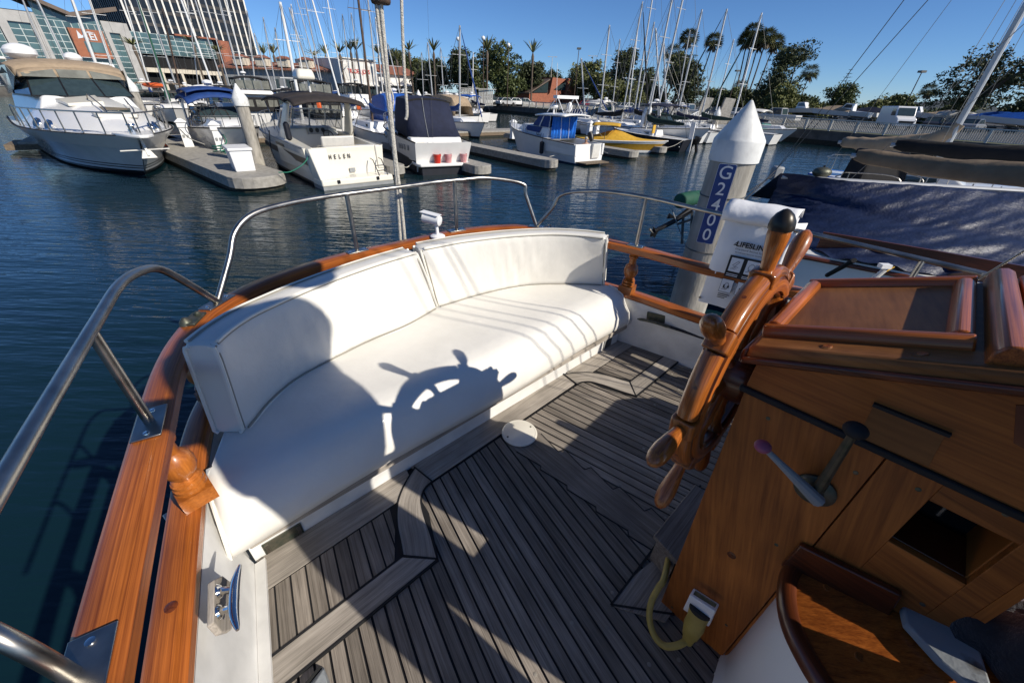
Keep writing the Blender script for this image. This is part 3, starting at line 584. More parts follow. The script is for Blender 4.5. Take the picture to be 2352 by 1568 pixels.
# norfolk pine like spire
c=PY(1946,180,112); t=thing('pine_tree',Vector((c.x,c.y,GZ)),'thin layered pine tip rising behind the parked boats','tree')
V=[];Fc=[];lv=[]
for k in range(7):
    for a in range(7): frond(V,Fc,lv,(c.x,c.y,c.z+1.6-k*.75),(math.cos(a*.9+k),math.sin(a*.9+k),.25),0,.5+k*.28,.14,.1,rng.uniform(0,1),3)
mesh_lv('crown',V,Fc,lv,M['leafdark'],t); MB().tube([Vector((c.x,c.y,GZ)),c+Vector((0,0,1.8))],[.2,.03],6).build('trunk',M['trunk'],t)
# ================================================================== LAMPS
def lamp(px,py,Y,label,kind):
    c=PY(px,py,Y); g=Vector((c.x,c.y,GZ)); t=thing('street_lamp',g,label,'street lamp','lamp posts on the shore')
    MB().tube([g,c],[.09,.06],7).build('pole',M['mastdark'] if kind!='t' else M['rail'],t)
    if kind=='globe': MB().ball(c,.34,12).build('globe',M['white'],t)
    elif kind=='t':
        MB().bar(c-Vector((.9,0,0)),c+Vector((.9,0,0)),.1,.08).build('arm',M['rail'],t)
        for s in (-1,1): MB().box(c+Vector((s*.95,0,.0)),(.5,.3,.14)).build('lamp_head',M['rail'],t)
    else: MB().box(c,(.75,.75,.28)).build('lamp_head',M['iron'],t)
for a in [(1052,90,92,'globe lamp beside the tall central mast','globe'),(1110,88,88,'globe lamp in front of the central date palm','globe'),(1168,104,92,'globe lamp left of the eucalyptus','globe'),
 (1021,132,130,'twin arm lamp over the central trees','t'),(1094,132,130,'twin arm lamp left of the eucalyptus','t'),(1269,131,125,'twin arm lamp above the brick building','t'),(1362,129,125,'twin arm lamp right of the brick building','t'),
 (1330,112,92,'flat head lamp in front of the brick building','flat'),(1694,163,96,'flat head lamp among the fan palm trunks','flat'),(2118,165,72,'dark flat head lamp right of the white van','flat'),(1938,205,110,'pale lamp in front of the pine','t')]: lamp(*a)
# ================================================================== VEHICLES
def car(pos,rz,col,label,kind='car',s=1):
    t=thing('parked_car' if kind=='car' else kind.replace(' ','_'),pos,label,'car' if kind=='car' else kind,'vehicles in the car park',rz); paint=mat('car_paint',col,.25,var=.05,coat=.6)
    if kind=='car': body=[(-2.1,.35),(-2.15,.8),(-1.9,.95),(1.0,.95),(2.0,.78),(2.15,.5),(2.1,.3)]; cab=[(-1.75,.94),(-1.2,1.42),(.3,1.45),(1.05,.94)]
    elif kind=='pickup truck': body=[(-2.6,.45),(-2.65,1.05),(1.2,1.08),(2.4,1.0),(2.6,.6),(2.55,.4)]; cab=[(-.75,1.06),(-.6,1.72),(.65,1.75),(1.35,1.06)]
    else: body=[(-2.9,.4),(-2.95,2.45),(1.5,2.5),(2.0,1.5),(2.8,1.2),(2.95,.7),(2.9,.4)]; cab=None
    wd=.88 if kind!='van' else 1.0
    MB().prism([(x,-wd,z) for x,z in body],(0,2*wd,0)).build('body',paint,t,smooth=False,bevel=.08)
    if cab:
        w2=wd*.86; MB().prism([(x,-w2,z) for x,z in cab],(0,2*w2,0)).build('window',M['tint'],t,smooth=False,bevel=.05)
        a,b=cab[1],cab[2]; MB().box(((a[0]+b[0])/2,0,a[1]+.03),(b[0]-a[0],w2*2-.1,.07)).build('roof',paint,t,smooth=False,bevel=.02)
        for x0,z0,x1,z1 in ((*cab[0],*cab[1]),(*cab[2],*cab[3])):
            for sd in (-1,1): MB().bar((x0,sd*(w2+.01),z0),(x1,sd*(w2+.01),z1),.05,.1).build('pillar',paint,t,smooth=False)
        MB().bar((.0-.35,-w2-.01,.95),(-.35,-w2-.01,cab[1][1]),.04,.1).build('pillar',paint,t,smooth=False)
    else:
        MB().hexa([(1.53,-.85,2.3),(1.53,.85,2.3),(2.02,.85,1.52),(2.02,-.85,1.52),(1.6,-.85,2.33),(1.6,.85,2.33),(2.09,.85,1.55),(2.09,-.85,1.55)]).build('windscreen',M['tint'],t,smooth=False)
        for sd in (-1,1): MB().prism([(.6,sd*1.0,1.5),(1.85,sd*1.0,1.5),(1.45,sd*1.0,2.2),(.6,sd*1.0,2.2)],(0,sd*.02,0)).build('side_window',M['tint'],t,smooth=False)
        MB().box((2.93,0,.85),(.06,1.5,.25)).build('grille',M['black'],t,smooth=False)
    for x in ((-1.35,1.35) if kind=='car' else (-1.7,1.75)):
        for sd in (-1,1): MB().lathe((x,sd*(wd-.12),.34),(x,sd*(wd+.03),.34),[(0,.34),(.16,.34),(.161,.2),(.14,.05)],14).build('wheel',M['rubber'],t)
    for sd in (-1,1): MB().box((2.1 if kind=='car' else 2.6,sd*.6,.72),(.1,.3,.14)).build('headlight',M['chrome'],t,smooth=False)
    if s!=1: t.scale=(s,s,s)
    return t
def gpos(px,Y):
    d=ray(px,217.6+.0407*(px-1176)); k=Y/d.y; return Vector((d.x*k,Y,GZ))
rq=math.atan2(qd.y,qd.x)
car(gpos(1583,70),rq+R(180),(.72,.72,.71),'white pickup truck parked behind the railing under the round tree','pickup truck')
car(gpos(1795,60),rq+R(180),(.62,.61,.58),'pale pickup truck at the railing below the huge dark tree','pickup truck')
car(gpos(2068,58),R(-108),(.78,.78,.77),'tall white van facing the railing','van')
cc=[(.6,.6,.6),(.05,.05,.06),(.72,.72,.7),(.03,.035,.05),(.25,.26,.28),(.45,.45,.45),(.30,.02,.02)]
cn=['silver','black','white','dark blue','grey','light grey','red']
specs=[(1118,96,2),(1140,98,1),(1162,95,5),(1185,97,2),(1206,99,0),(1020,112,4),(1046,114,2),(1070,110,3),(1094,112,1),(1395,96,1),(1352,100,6),(1376,98,4),(1420,95,3),(1446,92,0),(1478,88,1),(1530,84,3),(1625,84,4),(1660,80,1),(1705,76,5),(2160,62,1),(2210,60,3),(2250,58,4)]
wh=['left of the ramp gate lamp','next to the globe lamp pole','under the eucalyptus','below the eucalyptus near the fence','left of the bulging palm','far back below the central trees','far back beside the white gate','far back left of the gate','right behind the white gate','under the green hedge tree','just right of the brick building','in the shade of the hedge','below the cypress','right of the cypress','behind the dark sail cover','left of the white pickup','right of the white pickup','by the concrete gangway wall','under the fan palms','right of the white van','near the big forked trunk','beyond the sparse tree']
for (x,Y,ci),w_ in zip(specs,wh): car(gpos(x,Y),rq+R(90)+rng.uniform(-.1,.1),cc[ci],f'{cn[ci]} parked car {w_}')
# boats on trailers in the yard (right)
def trailer_boat(px,Y,rz,col,cabin,label,cover=None):
    p=gpos(px,Y); t=thing('trailer_boat',p,label,'boat','boats stored ashore on trailers',rz)
    rows=[]
    for i in range(9):
        k=i/8; x=-3+6*k; b=1.15*(1-max(0,(k-.45)/.55)**2.2); z=1.55+.35*k
        rows.append([(x,-b,z),(x-.2*k,-b*.75,.95+.2*k),(x-.5*k,0,.75+.35*k),(x-.2*k,b*.75,.95+.2*k),(x,b,z)])
    m=MB(); m.grid(rows); m.poly(rows[0]); m.build('hull',M[col],t)
    if cover:
        rows=[[(-3+6*i/8,s*1.17*(1-max(0,(i/8-.45)/.55)**2.2),1.55+.35*i/8+(1-abs(s))*.75*math.sin(math.pi*min(1,.25+i/9))) for s in (-1,-.5,0,.5,1)] for i in range(9)]
        MB().grid(rows).build('cover',M[cover],t)
    else:
        MB().poly([r[0] for r in rows]+[r[4] for r in rows[::-1]]).build('deck',M['gel'],t,smooth=False)
    if cabin:
        MB().prism([(-.6,-.75,1.7),(-.4,-.7,2.7),(.7,-.7,2.75),(1.3,-.75,1.8)],(0,1.5,0)).build('cabin',M['gel'],t,smooth=False,bevel=.05)
        MB().prism([(-.3,-.77,2.1),(-.25,-.74,2.55),(.6,-.74,2.6),(.95,-.77,2.1)],(0,1.54,0)).build('window',M['tint'],t,smooth=False)
    f=MB()
    for s in (-1,1): f.bar((-2.8,s*.6,.6),(3.2,s*.3,.62),.1,.12)
    f.build('trailer_frame',M['iron'],t,smooth=False)
    for s in (-1,1): MB().lathe((-.8,s*1.0,.36),(-.8,s*1.18,.36),[(0,.35),(.18,.35),(.181,.15)],12).build('wheel',M['rubber'],t)
trailer_boat(1840,88,rq,'gel_cream',True,'cream boat with red topped wheelhouse ashore behind the shrub')
trailer_boat(1912,78,rq+R(180),'gel',False,'white boat ashore under a tan tarp left of the feathery tree','tan')
trailer_boat(1955,76,rq+R(180),'gel',True,'white cabin boat ashore behind the railing left of the wind swept tree')
trailer_boat(1990,80,rq+R(160),'gel',False,'dark covered boat ashore under the wind swept tree','navy')
trailer_boat(2100,84,rq,'gel',True,'white boat with red tower ashore right of the van')
trailer_boat(2172,74,rq+R(180),'gel',False,'white open boat ashore in the bushes','tan')
trailer_boat(2215,70,rq,'gel_cream',False,'boat ashore beneath a grey tarp beside the forked trunk','offwhite')
trailer_boat(2278,64,rq+R(180),'gel',False,'boat ashore under a bright blue tarp behind the leaning mast','bluetarp')
trailer_boat(2325,60,rq+R(170),'gel',False,'second blue tarped boat at the far right edge','bluetarp')
# ================================================================== DOCKS
DD=Vector((-.77,.64,0)).normalized(); SD=Vector((-.64,.77,0)).normalized(); SN=Vector((SD.y,-SD.x,0))   # slips run along SD; SN points to the right
SRZ=math.atan2(SD.y,SD.x)
def dock(name,a,b,w,label,z=.5,rnd=True,group='concrete finger docks'):
    a=Vector((a[0],a[1],0)); b=Vector((b[0],b[1],0)); d=(b-a).normalized(); n=Vector((d.y,-d.x,0)); t=thing(name,a,label,'dock',group)
    pts=[a+n*w/2,a-n*w/2]+[b-n*w/2,b+n*w/2]
    if rnd: pts=[a+n*w/2]+[a-d*w*.42*math.sin(math.pi*k/8)+n*w/2*math.cos(math.pi*k/8) for k in range(1,8)]+[a-n*w/2,b-n*w/2,b+n*w/2]
    up=lambda z0:[Vector((p.x,p.y,z0)) for p in pts]
    MB().prism(up(z-.12),(0,0,.12)).build('deck_slab',M['concrete'],t,smooth=False,bevel=.02)
    MB().prism([Vector((*(a+(p-a)*1.012).xy,z-.36)) for p in up(0)],(0,0,.25)).build('fascia',M['concrete'] if rnd else M['dockwood'],t,smooth=False)
    MB().prism([Vector((*(a+d*.1+(p-a)*.96).xy,-.3)) for p in up(0)],(0,0,.4)).build('float',M['weed'],t,smooth=False)
    return t
d1a=P(600,412,.5); 
dA=(P(556,404,.5)+P(640,398,.5))/2+Vector((-.25,.1,0))
dock('finger_dock',dA,dA+DD*24,1.9,'concrete finger dock with three white power pedestals beside the big cruiser')
dock('finger_dock',P(1262,366,.5)-SN*.0,P(1262,366,.5)+SD*13,1.0,'concrete finger dock left of the white cabin boat')
dock('finger_dock',P(1105,378,.5),P(1105,378,.5)+SD*13,1.0,'dock end behind the boat with the red buckets')
dock('finger_dock',P(905,378,.5),P(905,378,.5)+SD*12,.9,'dock end between the two white cruisers')
dock('finger_dock',P(1452,346,.5),P(1452,346,.5)+SD*13,1.0,'dock end in front of the yellow speedboat')
dock('finger_dock',P(1520,337,.5),P(1520,337,.5)+SD*12,.9,'dock end behind the bow of the yellow speedboat')
h0=dA+SD*15.0; dock('head_dock',h0-SN*-34,h0-SN*8,2.4,'long walkway dock joining the slips behind the front row of boats',rnd=False,group='main walkways')
# piles
def pile(px,py,Y,r,label,ztop,base=None,grp='white capped pilings'):
    c=PY(px,py,Y); g=Vector((c.x,c.y,-.5)); t=thing('piling',g,label,'piling',grp)
    zc=ztop-r*3.1
    MB().lathe(g,(g.x,g.y,zc+.1),[(0,r*.97),(zc+.6,r*.97)],20).build('shaft',M['pile'],t)
    MB().lathe((g.x,g.y,zc),(g.x,g.y,ztop),[(0,r*1.12),(.01,r*1.15),(r*1.05,r*1.15),(r*1.12,r*1.12),(r*2.95,r*.16),(r*3.1,.02)],22).build('cap',M['cap'],t)
    return t
pile(572,300,17.6,.24,'white capped concrete piling at the end of the finger dock with the dock box',3.3)
pile(302,200,33,.3,'white capped piling just right of the big cruiser windscreen',3.45)
pile(1487,262,44,.3,'white capped piling between the dark sail covers',3.2)
pile(1645,272,46,.3,'white capped piling by the concrete gangway wall',3.0)
pile(1277,320,38,.16,'short dark piling behind the finger dock',1.5)
pile(962,226,52,.3,'white capped piling left of the navy canvas',3.4)
# pedestals, boxes, buckets on the first dock
def pedestal(p,label):
    t=thing('power_pedestal',p,label,'power pedestal','white dock power pedestals',SRZ)
    MB().hexa([(-.16,-.2,0),(.16,-.2,0),(.16,.2,0),(-.16,.2,0),(-.13,-.17,.85),(.13,-.17,.85),(.13,.17,.85),(-.13,.17,.85)]).build('body',M['white'],t,smooth=False,bevel=.015)
    MB().box((0,0,.98),(.34,.42,.22)).build('head',M['white'],t,smooth=False,bevel=.02)
    MB().hexa([(-.22,-.26,1.1),(.22,-.26,1.1),(.22,.26,1.1),(-.22,.26,1.1),(-.06,-.06,1.26),(.06,-.06,1.26),(.06,.06,1.26),(-.06,.06,1.26)]).build('roof',M['white'],t,smooth=False)
    for s in (-1,1): MB().box((-.17,s*.08,.5),(.02,.09,.12)).build('outlet',M['grey'],t,smooth=False)
pedestal(P(420,338,.5)+Vector((.2,.2,0)),'white power pedestal nearest the bow of the big cruiser')
pedestal(P(462,325,.5),'white power pedestal with coiled hose in the middle of the dock')
pedestal(P(510,345,.5),'white power pedestal with a green rope beside the dock box')
for x,y,l in ((1020,290,'white pedestal behind the navy canvas boat'),(1178,297,'white pedestal with coiled hose at the bow of the white cabin boat'),(1352,296,'white pedestal right of the blue curtain'),(1368,294,'white pedestal beside the brown post')): pedestal(P(x,y+22,.5),l)
bx=P(562,394,.5)+DD*.55+SN*.15
t=thing('dock_box',bx,'white dock storage box at the foot of the front piling','dock box',None,SRZ)
MB().hexa([(-.6,-.32,0),(.6,-.32,0),(.6,.32,0),(-.6,.32,0),(-.65,-.36,.72),(.65,-.36,.72),(.65,.36,.72),(-.65,.36,.72)]).build('body',M['white'],t,smooth=False,bevel=.03)
MB().box((0,0,.76),(1.4,.8,.09)).build('lid',M['white'],t,smooth=False,bevel=.03)
for x,y,l in ((1028,324,'grey white dock box behind the navy canvas boat'),(1192,314,'white dock box at the end of the walkway by the white cabin boat')):
    p=P(x,y,.5); t=thing('dock_box',p,l,'dock box',None,SRZ); MB().box((0,0,.35),(.9,.6,.7)).build('body',M['white'],t,smooth=False,bevel=.03); MB().box((0,0,.74),(1.0,.68,.08)).build('lid',M['offwhite'],t,smooth=False,bevel=.02)
def bucket(p,mt,label,r=.16,h=.36,handle=True):
    t=thing('bucket',p,label,'bucket','plastic buckets'); MB().lathe(p,p+Vector((0,0,h)),[(0,r*.82),(h*.8,r*.97),(h*.81,r*1.05),(h*.88,r*1.05),(h*.885,r),(h,r*1.04),(h*.99,r*.95),(h*.4,r*.85)],16).build('tub',M[mt],t)
    hp=[p+Vector((math.cos(a)*r*1.06,-.02-r*.4*math.sin(a),h*.85-.13*math.sin(a))) for a in [math.pi*k/8 for k in range(9)]]
    MB().tube(hp,.006,5).build('handle',M['iron'],t)
bucket(P(488,323,.5),'pink','faded red bucket on the dock between two power pedestals')
# orange fender at the cruiser bow
p=P(384,345,.32); t=thing('fender',p,'round orange fender squeezed between the big cruiser and the dock','fender'); MB().ball(p,.22,14).build('ball',M['orange'],t); MB().lathe(p+Vector((0,0,.19)),p+Vector((0,0,.3)),[(0,.05),(.1,.04)],8).build('eye',M['orange'],t)
# ropes on the dock
def ropething(pts,r,mt,label,name='rope',cat='rope',grp=None):
    t=tag(MB().tube(bez(pts,6),r,7).build(name,M[mt]),label,cat,grp); return t
q=P(505,352,.53); ropething([q+Vector((math.cos(a)*.25*(1-.01*i),math.sin(a)*.25,.02+.012*i)) for i,a in enumerate(np.linspace(0,18,26))]+[q+Vector((.3,.3,.5)),P(505,330,.5)+Vector((0,0,1.0))],.022,'ropegreen','green rope coiled on the dock below a pedestal')
# ================================================================== BOAT BUILDERS
def hull(t,L,B,zs,zb,mt='gel',stripe=None,bottom='antifoul',rake=1.6,trans=.9,fw=.45,ns=16,tr=.25,boot='bootblack',flare=.16,rub='rubber',bowround=2.4):
    """returns deck edge function; x forward from the transom"""
    def hb(k): return B/2*((1-max(0,(k-fw)/(1-fw))**bowround)*(1-(1-min(1,k/fw))**2*(1-trans)))+.02
    def zd(k): return zs+(zb-zs)*k**1.5
    def pt(k,s,sd,out=0):   # s 0 keel,1 chine,2 wl,3..4 deck
        h=hb(k); z4=zd(k); fl=1-flare*(.3+.7*k)
        if s<=1: y=h*fl*.86*s*(1-.35*k**3); z=-.35+s*.27
        elif s<=2: y=h*fl*(.86+.08*(s-1))*(1-.35*k**3*(2-s)-.12*k**3*(s-1)); z=-.08+(s-1)*.16
        else:
            q=(s-2)/2; y0=h*fl*.94*(1-.12*k**3); y=y0+(h-y0)*q**(1+k); z=.08+(z4-.08)*q
        x=L*k-rake*(1-(z+.35)/(z4+.35))*k**4-tr*(1-(z)/(z4))*(0 if k>0 else 0)+ (tr*(z/z4) if k==0 else tr*(z/z4)*max(0,1-k*6))*-1
        return Vector((x,sd*(y+out),z))
    ks=[0,.04]+[.1+.9*(i/(ns-1)) for i in range(ns)]
    def band(s0,s1,n,out=0):
        m=MB()
        for sd in (-1,1): m.grid([[pt(k,s0+(s1-s0)*j/n,sd,out) for j in range(n+1)] for k in ks])
        return m
    m=band(2,4,5)
    m.poly([pt(0,2+2*j/5,-1) for j in range(6)]+[pt(0,2+2*j/5,1) for j in range(5,-1,-1)])
    m.build('hull',M[mt],t,ang=50)
    m=band(0,2,3); m.poly([pt(0,2*j/3,-1) for j in range(3,-1,-1)]+[pt(0,2*j/3,1) for j in range(1,4)]); m.build('bottom',M[bottom],t)
    if boot: band(1.95,2.12,2,.006).build('boot_stripe',M[boot],t)
    if stripe: band(stripe[0],stripe[1],3,.007).build('hull_stripe',M[stripe[2]],t)
    m=MB()
    for sd in (-1,1): m.tube([pt(k,4,sd) for k in ks],.03,6)
    m.build('rub_rail',M[rub],t)
    return pt,hb,zd,ks
def deck(t,pt,k0,k1,mt='gel',dz=-.02,crown=.08,hbf=None,n=10):
    m=MB(); rows=[]
    for i in range(n+1):
        k=k0+(k1-k0)*i/n; a=pt(k,4,1); w=a.y
        rows.append([(a.x,w*s*.985,a.z+dz+crown*(1-s*s)) for s in (-1,-.6,-.2,.2,.6,1)])
    m.grid(rows); m.build('deck',M[mt],t); 
def railing_boat(t,pt,k0,k1,h=.55,n=7,r=.014,inset=.08,name='bow_rail',both=True,mid=False):
    for sd in (-1,1):
        m=MB(); top=[]
        for i in range(n+1):
            k=k0+(k1-k0)*i/n; a=pt(k,4,sd); b=Vector((a.x,a.y-sd*inset,a.z+h*(1 if 0<i else .15))); top.append(b)
            if i: m.tube([Vector((a.x,a.y-sd*inset,a.z)),b],r,5)
        m.tube(bez(top,3),r*1.15,6); m.build(name,M['steel'],t)
def smooth_box(mb,rows): mb.grid(rows,close=True); mb.poly(rows[0]); mb.poly(rows[-1]); return mb
def trunk_cabin(t,pt,hb,k0,k1,w,z0,h,mt='gel',name='cabin',L=10,front=.5,back=.1,side=.12):
    xa,xb=pt(k0,4,1).x,pt(k1,4,1).x; zA,zB=pt(k0,4,1).z,pt(k1,4,1).z
    wf=min(w,2*hb(k1)*.8)
    m=MB(); m.hexa([(xa,-w/2,zA-.05),(xb,-wf/2,zB-.05),(xb,wf/2,zB-.05),(xa,w/2,zA-.05),(xa+back,-w/2+side,zA+h),(xb-front,-wf/2+side,zB-.05+h*.75),(xb-front,wf/2-side,zB-.05+h*.75),(xa+back,w/2-side,zA+h)])
    return m.build(name,M[mt],t,smooth=True,bevel=.06,seg=3)
def windshield(t,xb,w,z0,h,rake,mt='tint',n=4,sidelen=1.0,frame='black'):
    # wrap-around screen of flat panes in a frame; xb = x of the base centre (front)
    pts=[(xb-sidelen,-w/2),(xb-.25,-w/2*.82),(xb,-w/2*.3),(xb,w/2*.3),(xb-.25,w/2*.82),(xb-sidelen,w/2)]
    fr=MB()
    for (a,b) in zip(pts[:-1],pts[1:]):
        A=Vector((*a,z0));Bb=Vector((*b,z0)); A2=Vector((a[0]-rake,a[1]*.88,z0+h));B2=Vector((b[0]-rake,b[1]*.88,z0+h))
        o=(Bb-A).cross(A2-A).normalized()*.012
        MB().hexa([A,Bb,Bb+o,A+o,A2,B2,B2+o,A2+o]).build('windscreen_pane',M[mt],t,smooth=False)
        fr.bar(A,A2,.05,.05); fr.bar(A2,B2,.05,.05); fr.bar(A,Bb,.05,.05)
    fr.bar(Bb,B2,.05,.05); fr.build('windscreen_frame',M[frame],t,smooth=False)
def canopy(t,x0,x1,w,z0,z1,mt,name='bimini',crown=.18,th=.05,drop=.1,nx=8):
    rows=[]
    for i in range(nx+1):
        k=i/nx; x=x0+(x1-x0)*k; rows.append([(x,w/2*s,z0+(z1-z0)*k+crown*(1-abs(s)**2.6)-drop*(abs(2*k-1)**3)) for s in (-1,-.92,-.6,-.2,.2,.6,.92,1)])
    return MB().grid(rows).build(name,M[mt],t,solid=th)
def place(p,rz): return Vector((p.x,p.y,0)),rz
# ------------------------------------------------------------------ 1 big cruiser at the left (bow towards us)
ax=Vector((-.78,.62,0)).normalized(); bowp=Vector((-13.9,15.55,0)); Lc=12.2; kx,ky,kz=15.0/12.2,5.1/4.4,1.0; sp=bowp+ax*15.0
t=thing('motor_cruiser',sp,'large white and grey motor cruiser with tan bimini, bow towards us at the left edge','motor boat',None,math.atan2(-ax.y,-ax.x))
pt,hb,zd,ks=hull(t,Lc,4.4,1.28,1.40,'greyhull',rake=2.0,trans=.95,fw=.42,flare=.34,bowround=2.3,ns=22)
m=MB()
for sd in (-1,1): m.grid([[pt(k,3.36+.64*j/3,sd,.008+.05*j/3) for j in range(4)] for k in ks])
m.build('gunwale_band',M['gel'],t,ang=60)
m=MB()
for q in (2.24,2.38):
    for sd in (-1,1): m.grid([[pt(k,q+.05*j,sd,.008) for j in range(2)] for k in ks])
m.build('pin_stripe',M['bootblack'],t)
deck(t,pt,.0,.985,'gel',0,.10,n=16)
def dome(x,s=0):
    k=min(1,max(0,(x/Lc-.46)/.46)); return zd(.46+.46*k)+.03+(1.02*(1-k**1.5)+.05)*(1-abs(s)**2.6)
rows=[]
for i in range(15):
    k=i/14; x=Lc*(.46+.46*k); w=1.86*(1-k**2.4)+.12; rows.append([(x,w*s,dome(x,s)) for s in (-1,-.93,-.8,-.6,-.3,0,.3,.6,.8,.93,1)])
MB().grid(rows).build('foredeck',M['gel'],t,ang=60)
def on(x0,x1,y0,y1,h,name,mt,bev=.03):
    q=[(x0,y0),(x1,y0*.85),(x1,y1*.85),(x0,y1)]
    MB().hexa([(x,y,dome(x,y/2.0)-.02) for x,y in q]+[(x,y,dome(x,y/2.0)+h) for x,y in q]).build(name,M[mt],t,bevel=bev)
on(Lc*.56,Lc*.66,-.95,.2,.09,'sun_pad','gel_cream'); on(Lc*.70,Lc*.745,-.1,.75,.03,'deck_hatch','tint',.01); on(Lc*.775,Lc*.80,-.5,.75,.10,'deck_step','gel_cream')
for sd in (-.15,.95): MB().tube(bez([(x,sd*(1.0-.1*i),dome(x,sd*.5)+h) for i,(x,h) in enumerate(((Lc*.61,.0),(Lc*.63,.24),(Lc*.70,.22),(Lc*.77,.20),(Lc*.785,.0)))],5),.022,6).build('grab_rail',M['steel'],t)
for x,y in ((.62,-1),(.69,-1),(.80,1),(.835,1)):
    w=1.86*(1-((x-.46)/.46)**2.4)+.12; c=Vector((Lc*x,y*w*.95,dome(Lc*x,.95)+.02)); n=Vector((.3,y,.45)).normalized(); MB().lathe(c,c+n*.08,[(0,.20),(.05,.20),(.08,.16)],16).build('porthole_rim',M['chrome'],t); MB().lathe(c+n*.06,c+n*.09,[(0,.15),(.03,.13)],16).build('porthole',M['glass'],t)
MB().prism([(Lc-.9,-.5,1.37),(Lc-.9,.5,1.37),(Lc+.35,.30,1.40),(Lc+.6,.1,1.40),(Lc+.6,-.1,1.40),(Lc+.35,-.30,1.40)],(0,0,.10)).build('pulpit',M['gel'],t,bevel=.03)
MB().lathe((Lc-.55,0,1.47),(Lc-.55,0,1.8),[(0,.12),(.1,.12),(.12,.07),(.2,.07),(.22,.12),(.28,.1)],14).build('windlass',M['chrome'],t)
a=MB(); a.bar((Lc+.05,-.62,1.02),(Lc+.05,.62,1.02),.05,.03); a.bar((Lc+.0,0,1.4),(Lc+.2,0,.85),.06,.06); a.hexa([(Lc+.05,-.1,1.0),(Lc+.15,-.1,1.0),(Lc+.15,.1,1.0),(Lc+.05,.1,1.0),(Lc+.1,-.2,.78),(Lc+.2,-.2,.78),(Lc+.2,.2,.78),(Lc+.1,.2,.78)]); a.build('anchor',M['offwhite'],t,smooth=False)
railing_boat(t,pt,.40,.975,.66,9,.022,.12)
xw=Lc*.475
windshield(t,xw+.75,3.5,2.34,.62,.75,'tint',n=5,sidelen=1.9)
MB().hexa([(xw-2.6,-2.0,1.25),(xw+.85,-1.7,1.35),(xw+.85,1.7,1.35),(xw-2.6,2.0,1.25),(xw-2.6,-1.76,2.36),(xw+.74,-1.2,2.36),(xw+.74,1.2,2.36),(xw-2.6,1.76,2.36)]).build('cabin',M['gel'],t,bevel=.10,seg=3)
def arc(x,w,z0,h,n=10): return [(x,w/2*math.cos(math.pi*k/n),z0+h*math.sin(math.pi*k/n)**.5) for k in range(n+1)]
MB().grid([arc(xw-.12,3.05,2.96,.34),arc(xw-.30,3.2,3.0,.44),arc(xw-1.2,3.5,3.05,.55),arc(xw-2.6,3.6,3.0,.55),arc(xw-3.3,3.6,2.9,.45)]).build('bimini',M['tan'],t,solid=.03)
MB().grid([arc(xw+.04,2.98,2.93,.05),arc(xw-.12,3.05,2.96,.34)]).build('visor',M['tan'],t,solid=.02)
for i,(y0,y1) in enumerate(((-1.38,-.50),(-.42,.42),(.50,1.38))):
    zt=lambda y:2.96+.30*math.sqrt(max(0,1-(y/1.52)**2))
    MB().hexa([(xw+.06,y0,2.955),(xw+.06,y1,2.955),(xw+.085,y1,2.955),(xw+.085,y0,2.955),(xw-.07,y0,zt(y0)-.02),(xw-.07,y1,zt(y1)-.02),(xw-.045,y1,zt(y1)-.02),(xw-.045,y0,zt(y0)-.02)]).build('canvas_window',M['clearvinyl'],t,smooth=False)
for sd in (-1,1):
    MB().prism([(xw-.1,sd*1.55,2.95),(xw-.4,sd*1.62,3.3),(xw-2.9,sd*1.8,3.25),(xw-2.9,sd*1.8,2.3),(xw-1.4,sd*1.72,2.4)],(0,sd*.02,0)).build('side_curtain',M['clearvinyl'],t,smooth=False)
MB().ball((xw-2.6,-.9,3.80),.5,14,(1,1,.6)).build('radar_dome',M['white'],t); MB().ball((xw-2.4,.55,3.70),.30,12,(1,1,.7)).build('antenna_dome',M['white'],t)
for sd in (-1,1): MB().bar((xw-3.0,sd*1.8,2.6),(xw-2.9,sd*1.7,3.55),.4,.1).build('arch_leg',M['gel'],t,bevel=.04)
MB().bar((xw-2.9,-1.7,3.55),(xw-2.9,1.7,3.55),.5,.1).build('radar_arch',M['gel'],t,bevel=.04)
for k in (.66,.84):
    a=pt(k,4,-1); MB().bar(a+Vector((-.16,.15,.06)),a+Vector((.16,.15,.06)),.03,.03).build('cleat',M['chrome'],t)
t.scale=(15.0/12.2,5.1/4.4,1.10)
# ------------------------------------------------------------------ 2 grey striped express cruiser, transom towards us
LA=(P(720,429,0)+P(890,414,0))/2; rz2=math.atan2(.73,-.68)
t=thing('express_cruiser',LA,'cream express cruiser with brown bimini and radar arch, lettered transom towards us','motor boat',None,rz2); Lh=8.6
pt,hb,zd,ks=hull(t,Lh,3.05,1.12,1.35,'gel_cream',rake=1.5,trans=1.0,fw=.5,tr=-.12,stripe=(3.05,3.45,'stripe_brown'),flare=.1,rub='grey')
m=MB()
for sd in (-1,1): m.grid([[pt(k,3.62+.3*j/2,sd,.012) for j in range(3)] for k in ks])
m.build('hull_band',M['greyhull'],t)
deck(t,pt,.40,.985,'gel_cream',0,.1)
ck=MB(); xk=Lh*.40
ck.poly([(.45,-1.2,.42),(xk,-1.2,.42),(xk,1.2,.42),(.45,1.2,.42)]); ck.build('cockpit_sole',M['offwhite'],t,smooth=False)
for sd in (-1,1):
    MB().hexa([(.0,sd*1.2,.4),(xk,sd*1.2,.4),(xk,sd*1.5,.4),(.0,sd*1.44,.4),(.05,sd*1.2,1.13),(xk,sd*1.16,1.35),(xk,sd*1.5,1.20),(.05,sd*1.46,1.12)]).build('coaming',M['gel_cream'],t,bevel=.03)
